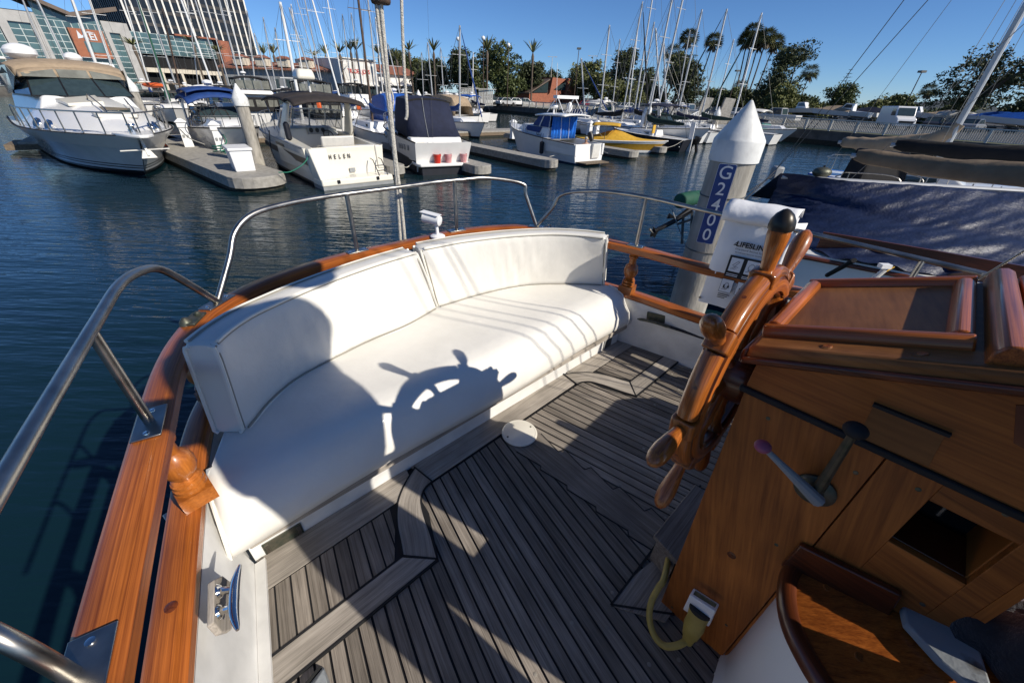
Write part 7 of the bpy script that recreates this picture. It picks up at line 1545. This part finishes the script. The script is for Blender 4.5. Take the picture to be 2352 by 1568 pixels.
tl_=[PD(Z8(x,y),SZ-.04) for x,y in ((905,1010),(872,1085),(868,1190),(900,1320),(985,1490),(1070,1620),(1160,1740))]
bl2=[PD(Z8(x,y),.0) for x,y in ((665,1318),(610,1330),(570,1370),(525,1445),(495,1540),(470,1640),(450,1720))]
T_=bez(tl_,4); B_=bez(bl2,4); rows=[]
for k,v in ((0,0),(.02,.03),(.06,.30),(.10,.5),(.25,.62),(.55,.75),(.85,.88),(1,1)):
    rows.append([Vector((b.x+(t_.x-b.x)*v,b.y+(t_.y-b.y)*v,b.z+(t_.z-b.z)*k)) for b,t_ in zip(B_,T_)])
MB().grid(rows).build('moulded_base',M['gel'],hs,ang=80)
wg=thing('grey_board',SP_(1560,1400),'worn grey painted board lying on the helm seat','board')
MB().prism([SP_(x,y,.008) for x,y in ((1392,1165),(1500,1205),(1640,1290),(1740,1400),(1800,1600),(1700,1600),(1560,1480),(1400,1300),(1385,1230))],(0,0,.02)).build('board',M['greypaint'],wg,smooth=False,bevel=.004)
dc=thing('cloth_bundle',SP_(1880,1400),'dark bundled cloth in the lower right corner','cloth')
m=MB(); 
base=SP_(1960,1420)
rows=[]
for i in range(13):
    th_=math.pi*i/12*.5; row=[]
    for k in range(28):
        ph=2*math.pi*k/28; r=.10*math.cos(th_)*(1+.13*math.sin(ph*3+1)+.07*math.sin(ph*7+i*.5)); row.append(base+Vector((math.cos(ph)*r*1.1,math.sin(ph)*r*.9,.11*math.sin(th_)*(1+.15*math.sin(ph*4+i)))))
    rows.append(row)
m.grid(rows,close=True); m.build('cloth',M['cloth'],dc,ang=80)
lb=thing('shade_box',bw(1.95,-.75,0),'unseen low white box on the far side of the helm console, added to shade the deck','shadow caster')  # unseen box added to cast shade on the deck right of the console
MB().hexa([bw(1.56,-1.2,0),bw(2.42,-1.2,0),bw(2.36,-.34,0),bw(1.56,-.34,0),bw(1.56,-1.2,.78),bw(2.42,-1.2,.78),bw(2.36,-.34,.78),bw(1.56,-.34,.78)]).build('body',M['gel_old'],lb,bevel=.02)
MB().hexa([bw(1.54,-1.22,.78),bw(2.40,-1.22,.78),bw(2.34,-.32,.78),bw(1.54,-.32,.78),bw(1.56,-1.2,.90),bw(2.30,-1.2,.90),bw(2.20,-.36,.90),bw(1.56,-.36,.87)]).build('cushion',M['vinyl'],lb,bevel=.04,seg=3)
MB().lathe(bw(1.80,-.40,.88),bw(1.80,-.40,1.0),[(0,.035),(.07,.03),(.11,.025),(.12,.01)],12).build('knob',M['varnish'],lb)  # peg added for the narrow finger of shade
# ------------------------------------------------------------------ rescue bag on the rail
ra,rb=bw(2.535,.792,0),bw(2.615,.46,0)
def PB(x,y,off=0): return PV(x,y,ra+inw2*off,rb+inw2*off)
bg_=thing('rescue_bag',PB(1690,580),'white rescue sling bag with black printing hanging on the right guard rail','bag')
TL_,TR_,BL_=PB(1683,480,.05),PB(1838,505,.05),PB(1604,690,.05)
ux=(TR_-TL_); wx=ux.length; ux.normalize(); hz=(TL_.z-BL_.z); wx=.34
rows=[]
tl0=Vector((*(BL_).xy,0)); 
def bagp(u,v,f):     # u across, v up, f depth towards us
    p=Vector((BL_.x,BL_.y,BL_.z))+ux*(u*wx)+Vector((0,0,v*hz)); return p+inw2*f
N=14
for j in range(N+1):
    v=j/N; row=[]
    for i in range(15):
        u=i/14; bul=.028*(max(0,math.sin(math.pi*u))**.6)*(max(0,math.sin(math.pi*min(1,v*.9+.08)))**.7)+.006*fbm(u*2,v*3,.7)
        row.append(bagp(u+(.01*math.sin(v*9)),v,bul))
    for i in range(14,-1,-1):
        u=i/14; row.append(bagp(u,v,-.05-.02*math.sin(math.pi*u)))
    rows.append(row)
m=MB(); m.grid(rows,close=True); m.poly(rows[0]); m.poly(rows[-1]); m.build('bag_body',M['bag'],bg_,ang=70)
fl=[]
for j,(v,f) in enumerate(((.90,.045),(.95,.052),(1.0,.05),(1.05,.03),(1.085,-.01),(1.08,-.05),(1.0,-.075))): fl.append([bagp(u/10-.02+.04*u/10,v+.004*math.sin(u*1.3),f+.004*math.sin(u*.9+j)) for u in range(11)])
MB().grid(fl).build('flap',M['bag'],bg_,ang=70,solid=.004)
MB().grid([[bagp(1.0+.13*k/5,v,.02-.012*k) for k in range(6)] for v in (.12,.4,.7,.97)]).build('side_flap',M['bag'],bg_,solid=.004)
bm_=lambda u,v,f=.036: frame(bagp(u,v,f),ux,(0,0,1))
text('lettering','LIFESLING',.040,M['print'],bg_,bm_(.58,.70),depth=.0008,bold=.0012,sx=.98)
text('caption','Overboard Rescue System',.0135,M['print'],bg_,bm_(.58,.652),depth=.0006,sx=1.0,space=1.15)
text('caption','See Instruction Manual for Complete Details',.0095,M['print'],bg_,bm_(.60,.620),depth=.0006)
lg=MB()
for k in range(3): lg.prism([bagp(.28+.02*k,.685+.017*k,.036),bagp(.345,.685+.017*k,.036),bagp(.345,.697+.017*k,.036),bagp(.30+.02*k,.697+.017*k,.036)],inw2*.001)
lg.build('logo',M['print'],bg_,smooth=False)
pb2=MB().prism([bagp(.30,.36,.036),bagp(.80,.36,.036),bagp(.80,.585,.036),bagp(.30,.585,.036)],inw2*.0012).build('print_block',M['print'],bg_,smooth=False)
def pict(u0,u1,v0,v1,f,seed):
    MB().prism([bagp(u0,v0,f),bagp(u1,v0,f),bagp(u1,v1,f),bagp(u0,v1,f)],inw2*.0012).build('pictogram_frame',M['print'],bg_,smooth=False)
    o=MB().prism([bagp(u0+.006,v0+.004,f+.0012),bagp(u1-.006,v0+.004,f+.0012),bagp(u1-.006,v1-.004,f+.0012),bagp(u0+.006,v1-.004,f+.0012)],inw2*.001).build('pictogram',M['bag'],bg_,smooth=False)
    d_=MB(); um,vm=(u0+u1)/2,(v0+v1)/2; w=(u1-u0)/2; h=(v1-v0)/2; ff=f+.0026
    if seed%2==0: d_.tube([bagp(um+w*.5*math.cos(a)*(1 if seed<2 else .6),vm+h*.5*math.sin(a),ff) for a in np.linspace(0,2*math.pi,14)[:-1]],.0012,4,closed=True)
    else: d_.tube([bagp(um-w*.5,vm-h*.1,ff),bagp(um+w*.3,vm+h*.6,ff),bagp(um+w*.5,vm+h*.5,ff),bagp(um-w*.1,vm-h*.2,ff)],.0012,4,closed=True)
    for k in range(3): d_.tube([bagp(um-w*.7+w*.2*k,vm-h*.6+.012*k,ff),bagp(um-w*.3+w*.25*k,vm-h*.55+.012*k,ff),bagp(um+w*.1+w*.2*k,vm-h*.62+.012*k,ff)],.0009,4)
    if seed>=2: d_.box(bagp(um-w*.4,vm-h*.1,ff),(.006,.004,.02)); d_.box(bagp(um+w*.35,vm-h*.05,ff),(.012,.004,.012))
    d_.build('pictogram_lines',M['print'],o,smooth=False)
pict(.33,.53,.42,.57,.037,1); pict(.58,.78,.42,.57,.037,0); pict(.84,.98,.41,.56,.034,3)
pict(.30,.50,.19,.335,.036,2); pict(.56,.76,.19,.335,.036,3); pict(.82,.98,.19,.33,.034,2)
for u in (.31,.57):
    for k in range(3): MB().bar(bagp(u,.165-.02*k,.037),bagp(u+.19-.03*k,.165-.02*k,.037),.001,.0045,up=BZ).build('caption_line',M['print'],bg_,smooth=False)
for u,v in ((.33,.395),(.58,.395)):
    for k in range(2): MB().bar(bagp(u,v-.017*k,.0385),bagp(u+.18,v-.017*k,.0385),.001,.004,up=BZ).build('caption_line',M['bag'],bg_,smooth=False)
for u,v in ((.02,.93),(.98,.93),(.02,.05),(.98,.05)): MB().lathe(bagp(u,v,.012),bagp(u,v,.018),[(0,.008),(.006,.007)],10).build('grommet',M['iron'],bg_)
# ------------------------------------------------------------------ ropes hanging at the stern
rp=bw(1.345,2.56,0)
def hang(px,pts,r,label,grp='white ropes hanging over the stern'):
    return tag(MB().tube(bez(pts,10),r,8).build('rope',M['rope']),label,'rope',grp)
c=bw(1.33,2.50,.0)
lY=bw(1.33,2.50,0).y
top1=PY(874,0,lY); top2=PY(868,0,lY)
zz=lambda x,y:PY(x,y,lY)
hang(0,[zz(930,552),zz(922,470),zz(905,330),zz(888,150),zz(876,20),zz(868,-90)],.0115,'white braided rope fall, right of the pair, running from the block to the rail')
hang(0,[zz(920,552),zz(912,430),zz(900,300),zz(880,140),zz(866,20),zz(856,-90)],.0115,'white braided rope fall, left of the pair, running from the block to the rail')
hang(0,[zz(921,-60),zz(924,60),zz(929,170),zz(935,255),zz(932,275)],.009,'short frayed white rope end hanging right of the double fall'); 
hang(0,[zz(884,130),zz(893,190),zz(903,225),zz(899,265),zz(893,292),zz(902,312)],.005,'thin loose cord dangling left of the double rope')
bk_=thing('pulley_block',zz(873,3),'brown wooden pulley block at the top edge above the hanging ropes','pulley'); q=zz(874,-2)
MB().box(q,(.10,.06,.05)).build('shell',M['mastdark'],bk_,bevel=.015); MB().lathe(q-Vector((0,.035,0)),q+Vector((0,.035,0)),[(0,.012),(.07,.012)],10).build('pin',M['iron'],bk_)
# shrouds of our own mast, feet on the right rail
m=[]
for i,(b0,z) in enumerate(((-.45,.8),(-.75,.8),(-1.0,.8),(-1.25,.8),(-.2,.8))):
    tag(MB().tube([bw(2.62,b0,z),bw(1.15,-3.2-.1*i,9.5)],.0045,6).build('shroud',M['steel']),['aft wire shroud of our yacht rising from the right rail','second wire shroud of our yacht from aft','third wire shroud of our yacht from aft','foremost wire shroud of our yacht','thin running stay beside the aft shroud'][i],'rigging wire','shrouds of our yacht')
# unseen photographer ahead of the helm, body shaped to cast the bench shade
ps_=thing('person',bw(.65,-.6,0),'unseen person taking the picture, dark jacket and hat shaped to shade the bench','person')
bp_=-.6
J=lambda a,z,db=0: bw(a,bp_+db,z)
V=[J(.76,1.72),J(.78,1.95),J(.86,2.2),J(.97,2.42),J(1.10,2.56),J(.62,2.34),J(.52,2.08),J(.36,2.04,.2),J(.10,1.95,.42),J(1.10,2.30),J(1.02,2.0,.05),J(.80,1.85,.2),J(.62,1.2),J(.50,.02),J(.80,1.2),J(.80,.02),J(.62,1.85),J(.60,1.72)]
body(V,[(0,1),(1,2),(2,3),(3,4),(3,5),(5,6),(6,7),(7,8),(3,9),(9,10),(10,11),(0,12),(12,13),(0,14),(14,15),(1,16),(16,17)],[.29,.33,.34,.27,.09,.15,.10,.06,.05,.13,.09,.06,.13,.07,.12,.07,.24,.17],'body',M['cloth'],ps_,sub=2)
MB().ball(J(1.26,2.78),.15,16,(1,1,1.15)).build('head',M['skin'],ps_); MB().lathe(J(1.26,2.82),J(1.27,2.98),[(0,.26),(.015,.25),(.02,.17),(.12,.15),(.16,.05)],18).build('hat',M['tan'],ps_)
# ================================================================== BIG PILING G2400
pc=ray(1684,367).normalized()*3.62; PX,PYY=pc.x,pc.y
t=thing('piling',Vector((PX,PYY,-.5)),'tall white capped concrete piling carrying the blue number sign beside our rail','piling','white capped pilings')
zc=EYE+pc.z-.01; ztip=PY(1724,229.5,PYY).z; zcone=PY(1696,326,PYY-.12).z
MB().lathe((PX,PYY,-.6),(PX,PYY,zc+.05),[(0,.160),(zc+.62,.160)],40).build('shaft',M['pile'],t)
MB().lathe((PX,PYY,zc),(PX,PYY,ztip),[(0,.170),(.004,.1745),(zcone-zc,.1745),(zcone-zc+.012,.170),((ztip-zc)*.96,.018),(ztip-zc-.004,.010),(ztip-zc,.002)],40).build('cap',M['cap'],t,ang=30)
MB().lathe((PX,PYY,-.6),(PX,PYY,.32),[(0,.168),(.7,.168),(.82,.164),(.92,.1605)],30).build('weed_band',M['weed'],t)
for y in (455,580): 
    zb_=PY(1660-.3*(y-445),y,PYY-.16).z; MB().tube([(PX+.163*math.cos(a),PYY+.163*math.sin(a),zb_+.012*math.sin(a+1)) for a in np.linspace(0,2*math.pi,33)[:-1]],.005,5,closed=True).build('strap',M['iron'],t)
cd=Vector((PX,PYY,0)).normalized(); side=Vector((cd.y,-cd.x,0)); s0=Vector((PX,PYY,0))-cd*.178-side*.012
sgn=lambda x,y,o=0:PV(x,y,s0-cd*o,s0-cd*o+side)
c4=[sgn(*q) for q in ((1657.5,374),(1699.6,380.5),(1631,563),(1595,553))]
cx_=[(p-s0).dot(side) for p in c4]; xl=(cx_[0]+cx_[3])/2; xr=(cx_[1]+cx_[2])/2; zt_=(c4[0].z+c4[1].z)/2; zb_=(c4[2].z+c4[3].z)/2
SP=lambda u,v,o=0: s0-cd*o+side*(xl+(xr-xl)*u)+Vector((0,0,zb_+(zt_-zb_)*v))
def rr(u0,u1,v0,v1,o,r):
    pts=[]; w=xr-xl; h=zt_-zb_
    for cu,cv,a0 in ((u1-r/w,v1-r/h,0),(u0+r/w,v1-r/h,90),(u0+r/w,v0+r/h,180),(u1-r/w,v0+r/h,270)):
        for k in range(5): a=R(a0+k*22.5); pts.append(SP(cu+r/w*math.cos(a),cv+r/h*math.sin(a),o))
    return pts
sg_=MB().prism(rr(0,1,0,1,0,.014),-cd*.003).build('sign',M['sign_white'],t,smooth=False)
MB().prism(rr(.025,.975,.005,.995,.003,.012),-cd*.0012).build('sign_face',M['sign_blue'],sg_,smooth=False)
hS=zt_-zb_
for k,chx in enumerate('G2400'):
    text('numeral',chx,hS*.215,M['sign_white'],sg_,frame(SP(.5,1-.105-k*.195,.0045),side,(0,0,1)),depth=.0006,bold=.0005,sx=1.0)
for u in (.5,):
    for v in (.985,.012): MB().lathe(SP(u,v,.003),SP(u,v,.007),[(0,.004),(.004,.003)],8).build('screw_head',M['iron'],sg_)
from mathutils import noise
# ================================================================== NEIGHBOURS TO THE RIGHT
tb=thing('covered_boat',bw(8.5,0,-DECK),'white hulled boat under a big wrinkled navy tarp in the next berth','boat')
hulln=[(7.2,2.75),(7.32,2.3),(7.6,1.5),(7.95,0),(8.25,-2),(8.5,-5)]
E0=bez([(a,b,0) for a,b in hulln],5)
m=MB(); rows=[[bw(p.x+dx,p.y,z-DECK) for p in E0] for dx,z in ((0,1.28),(.04,.9),(.13,.45),(.28,.02),(.5,-.4))]
m.grid(rows); m.grid([[bw(7.2+3.0*k/6,2.75+.25*math.sin(math.pi*k/6),1.28-DECK) for k in range(7)],[bw(7.26+2.85*k/6,2.65+.2*math.sin(math.pi*k/6),.6-DECK) for k in range(7)],[bw(7.4+2.5*k/6,2.5+.2*math.sin(math.pi*k/6),-.3-DECK) for k in range(7)]])
m.build('hull',M['gel'],tb,ang=50)
m=MB(); m.grid([[bw(p.x-.012+.28,p.y,.05-DECK) for p in E0],[bw(p.x-.012+.20,p.y,.26-DECK) for p in E0]]); m.build('boot_stripe',M['bluebottom'],tb)
MB().grid([[bw(p.x,p.y,1.27-DECK) for p in E0],[bw(p.x+3.0,p.y,1.27-DECK) for p in E0]]).build('deck',M['gel'],tb)
MB().tube([bw(p.x-.02,p.y,1.22-DECK) for p in E0],.035,8).build('rub_rail',M['varnish_dark'],tb)
MB().sweep([bw(p.x+.35,p.y,1.42-DECK) for p in E0[12:]],[(-.02,-.16),(.02,-.16),(.02,.16),(-.02,.16)]).build('coaming',M['varnish_dark'],tb)
rd=bez([P(1793,399,2.15),P(1950,415,2.15),P(2150,431,2.15),P(2352,443,2.15),P(2560,452,2.15)],12)
lo=bez([P(1757,478,1.35),P(1800,526,1.33),P(1880,575,1.32),P(2000,608,1.32),P(2150,627,1.32),P(2352,645,1.32),P(2560,660,1.32)],8)
def resamp(c,n):
    d=[0]
    for i in range(1,len(c)): d.append(d[-1]+(c[i]-c[i-1]).length)
    out=[];j=1
    for k in range(n):
        s=d[-1]*k/(n-1)
        while j<len(c)-1 and d[j]<s: j+=1
        out.append(c[j-1].lerp(c[j],min(1,max(0,(s-d[j-1])/max(1e-9,d[j]-d[j-1])))))
    return out
NX=170;NY=40; rd=resamp(rd,NX); lo=resamp(lo,NX); rows=[]
for j in range(NY+1):
    v=j/NY; row=[]
    for i in range(NX):
        u=i/NX; p=rd[i].lerp(lo[i],v); nrm=Vector((-.55,-.5,.65))
        sag=-.10*math.sin(math.pi*v)
        q=Vector((u*9+v*3.2,v*2.6-u*1.5,0)); w=.055*(noise.fractal(q*.8,1,2,4)) + .045*(1-2*abs(noise.noise(Vector((u*16+v*7,v*2.2,3))))) *(.3+v) + .010*noise.fractal(Vector((u*60+v*18,v*14,7)),1,2,3)
        w+=.10*math.exp(-((v-.75+.5*(u-.62))/.07)**2)*max(0,math.sin(math.pi*min(1,max(0,(u-.45)/.5))))-.07*math.exp(-((v-.45-.3*(u-.5))/.06)**2)
        z=Vector((0,0,.03*math.sin(u*37)+.02*math.sin(u*91))) if v>.97 else Vector((0,0,0))
        row.append(p+nrm*(w+sag)+z)
    rows.append(row)
far=[r+Vector((.45,1.55,-.75)) for r in rd]
MB().grid([far]+rows).build('tarp',M['navytarp'],tb,ang=80)
MB().tube([rd[2]+Vector((0,.05,-.06)),rd[-1]],.04,8).build('boom',M['mast'],tb)
MB().box(P(1783,398,1.95),(.22,.22,.30)).build('winch',M['grey'],tb,bevel=.04)
for i,(x,y) in enumerate(((2371,-390),(2481,-390))):
    MB().tube([P(1781,392,2.1),PY(x,y,6.5)],.006,5).build('backstay',M['iron'],tb)
MB().tube([P(1781,392,2.1),P(1700,470,1.7),P(1650,505,1.3)],.012,5).build('mooring_line',M['ropedark'],tb); MB().tube([P(1781,400,2.05),P(1720,440,1.9),P(1640,470,1.5)],.010,5).build('mooring_line',M['ropedark'],tb)
MB().tube([P(1900,632,1.3),P(1962,598,1.75)],.03,8).build('strut',M['blackcanvas'],tb)
# outboard on its stern
ob=thing('outboard_motor',P(1560,500,1.1),'tilted black outboard with a green cloth cover behind the big piling','outboard motor')
YO=P(1575,470,1.25).y
a,b=PY(1561,462,YO-.15),PY(1606,452,YO+.45); d=(b-a).normalized(); L_=(b-a).length
MB().lathe(a,b,[(0,.02),(.005,.15),(.03,.17),(L_*.5,.175),(L_,.15)],20).build('cover',M['green'],ob,ang=50)
p0,p1,p2=PY(1585,482,YO+.1),PY(1548,508,YO-.05),PY(1503,531,YO-.2)
MB().tube([p0,p1,p2],[.085,.06,.05],10).build('leg',M['black'],ob); MB().prism([p2+Vector(q) for q in ((-.05,0,.10),(.10,0,.02),(.05,0,-.16),(-.03,0,-.12))],(.0,.03,.0)).build('skeg',M['black'],ob,smooth=False)
MB().prism([p1+Vector(q) for q in ((-.18,0,.05),(.0,0,.07),(.0,0,.10),(-.15,0,.18))],(0,.05,0)).build('cavitation_plate',M['black'],ob,smooth=False)
for k in range(3):
    an=k*2.09+.4; c=p2+(p2-p1).normalized()*.05; MB().hexa([c+Vector(q) for q in ((-.02,-.02,-.02),(.02,-.02,-.02),(.02+.1*math.cos(an),.0,-.02+.1*math.sin(an)),(-.02+.1*math.cos(an),.0,-.02+.1*math.sin(an)),(-.02,.02,.02),(.02,.02,.02),(.02+.1*math.cos(an),.03,.02+.1*math.sin(an)),(-.02+.1*math.cos(an),.03,.02+.1*math.sin(an)))]).build('propeller',M['black'],ob,smooth=False)
br_=MB()
for x in (1570,1590): br_.bar(PY(x,485,YO+.15),PY(x-4,560,YO+.1),.05,.06)
br_.bar(PY(1555,515,YO),PY(1600,500,YO+.2),.03,.05); br_.build('bracket',M['iron'],ob,smooth=False)
tr_=MB().tube([PY(1543,480,YO-.1),PY(1572,560,YO-.1)],.012,6); tr_.build('tilt_rod',M['grey'],ob)
# two sailboats beyond, covers on their booms
def covered_sloop(a0,b0,label,hullm,cover1,zb,L,sag,mastpx=None,strip='blue',fb=1.05):
    rz=TH-R(90); o=bw(a0,b0,-DECK); t=thing('sailboat',o,label,'sailboat','sailboats moored on the right',rz)
    pt,hb,zd,ks=hull(t,L,3.0,fb,fb+.25,hullm,rake=1.2,trans=.62,ns=10,boot=None,rub=strip); deck(t,pt,0,.985,'gel',0,.07,n=6)
    trunk_cabin(t,pt,hb,.34,.75,1.9,0,.42)
    for sd in (-1,1): MB().prism([(L*.40,sd*.93,fb+.15),(L*.60,sd*.86,fb+.18),(L*.59,sd*.85,fb+.34),(L*.40,sd*.90,fb+.32)],(0,sd*.03,0)).build('cabin_window',M['tint'],t,smooth=False)
    mx=L*.55; MB().tube([(mx,0,fb),(mx-.1,0,fb+11.5)],[.095,.07],10).build('mast',M['mast'],t)
    Lb=mx-.2; pth=[(mx-.02,0,zb+.75),(mx-.14,0,zb+.50),(mx-.6,0,zb+.22)]+[(mx-.6-(Lb-.6)*k,0,zb+.22-.20*k+sag*math.sin(math.pi*k)*-.35) for k in (.2,.4,.6,.8,1)]
    rad=[(.09,.10),(.13,.18),(.15,.22),(.15,.22),(.14,.20),(.13,.18),(.11,.14),(.07,.08)]
    def sec(i): w,h=rad[min(i//4,7)]; return [(math.cos(a)*w*(1+.1*math.sin(i*1.7+a*2)),math.sin(a)*h*(1+.08*math.sin(i*.9+a*3))-(.08 if math.sin(a)<-.5 else 0)) for a in np.linspace(0,2*math.pi,15)[:-1]]
    MB().sweep(bez(pth,4),sec).build('sail_cover',M[cover1],t,ang=70)
    MB().tube([(mx-.1,0,zb),(mx-Lb-.1,0,zb-.05)],.06,8).build('boom',M['mast'],t)
    MB().tube([(mx-Lb*.75,0,zb),(mx-Lb*.72,.1,fb)],.012,5).build('mainsheet',M['rope'],t)
    # stern rail
    m=MB(); m.tube(bez([(1.3,1.0,fb),(1.2,1.0,fb+.6),(.15,.75,fb+.62),(.08,0,fb+.62),(.15,-.75,fb+.62),(1.2,-1.0,fb+.6),(1.3,-1.0,fb)],6),.015,6)
    for y in (.72,-.72): m.tube([(.15,y,fb),(.15,y,fb+.62)],.013,6)
    m.build('stern_rail',M['steel'],t)
    rg=MB(); top=Vector((mx-.1,0,fb+11.4)); 
    for q in ((.05,.0,fb),(L*.96,0,fb+.2),(mx-.15,1.35,fb),(mx-.15,-1.35,fb),(mx+.4,1.3,fb),(mx-.8,-1.33,fb),(mx-.5,1.33,fb)): rg.tube([Vector(q),top],.007,4)
    stuff(rg.build('rigging',M['iron'],t))
    for k in (.25,.42,.6):
        for sd in (-1,1): q=pt(k,4,sd); MB().tube([q+Vector((0,-sd*.08,0)),q+Vector((0,-sd*.08,.62))],.013,6).build('stanchion',M['steel'],t)
    return t
covered_sloop(14.3,2.0,'white sloop with a tan sail cover sagging along its boom, next beyond the navy tarp','gel','tan_dark',2.30,10.5,.55,strip='blue',fb=1.15)
covered_sloop(17.6,1.6,'sailboat with a black sail cover and royal blue cloths behind the tan one','blue_dark','blackcanvas',2.45,11,.4,strip='gel',fb=1.1)
covered_sloop(20.5,3.4,'farthest right sailboat with a brown sail cover in front of the quay','gel','tan',2.25,5.6,.3,strip='blue',fb=1.1)
cb=thing('kettle_barbecue',P(1888,398,1.75),'round metal kettle barbecue on the stern rail beyond the tarp','barbecue'); q=P(1888,396,1.75)
MB().ball(q,.20,16,(1.25,1,.72)).build('bowl',M['bronze'],cb); MB().lathe(q+Vector((0,0,.13)),q+Vector((0,0,.2)),[(0,.03),(.05,.03)],8).build('handle',M['black'],cb); MB().tube([q+Vector((0,0,-.12)),q+Vector((0,.1,-.7))],.02,6).build('post',M['steel'],cb)
bxk=thing('dodger',P(2000,400,1.6),'black canvas dodger standing behind the navy tarp','canvas'); q=P(2010,412,1.6); MB().hexa([q+Vector(v) for v in ((-.7,-.3,-.4),(.75,-.3,-.4),(.75,.5,-.4),(-.7,.5,-.4),(-.55,-.1,.75),(.6,-.1,.7),(.6,.5,.7),(-.55,.5,.75))]).build('cover',M['blackcanvas'],bxk,bevel=.05)
# clip light on our rail
q=PV(2006,640,bw(2.62,.3,0),bw(2.66,-.4,0)); f=thing('clip_light',q,'small grey clip light with a red lamp tied to the rail stanchion at right','light')
MB().tube([q+Vector((.03,.0,.05)),q-Vector((.05,0,.10))],.012,8).build('body',M['offwhite'],f); MB().ball(q-Vector((.02,.014,.02)),.011,10).build('lamp',M['red'],f); MB().tube([q+Vector((.03,0,.03)),q+Vector((.09,.02,.06))],.003,5).build('tie',M['yellow'],f); MB().box(q+Vector((.02,.0,.07)),(.05,.03,.02)).build('clamp',M['white'],f)
# far berths on the right under the quay: floating finger
dock('finger_dock',P(1700,700,.45)+BX*1.2,P(1700,700,.45)+BX*1.2-BY*14,1.1,'narrow concrete finger dock between our yacht and the tarp covered boat')
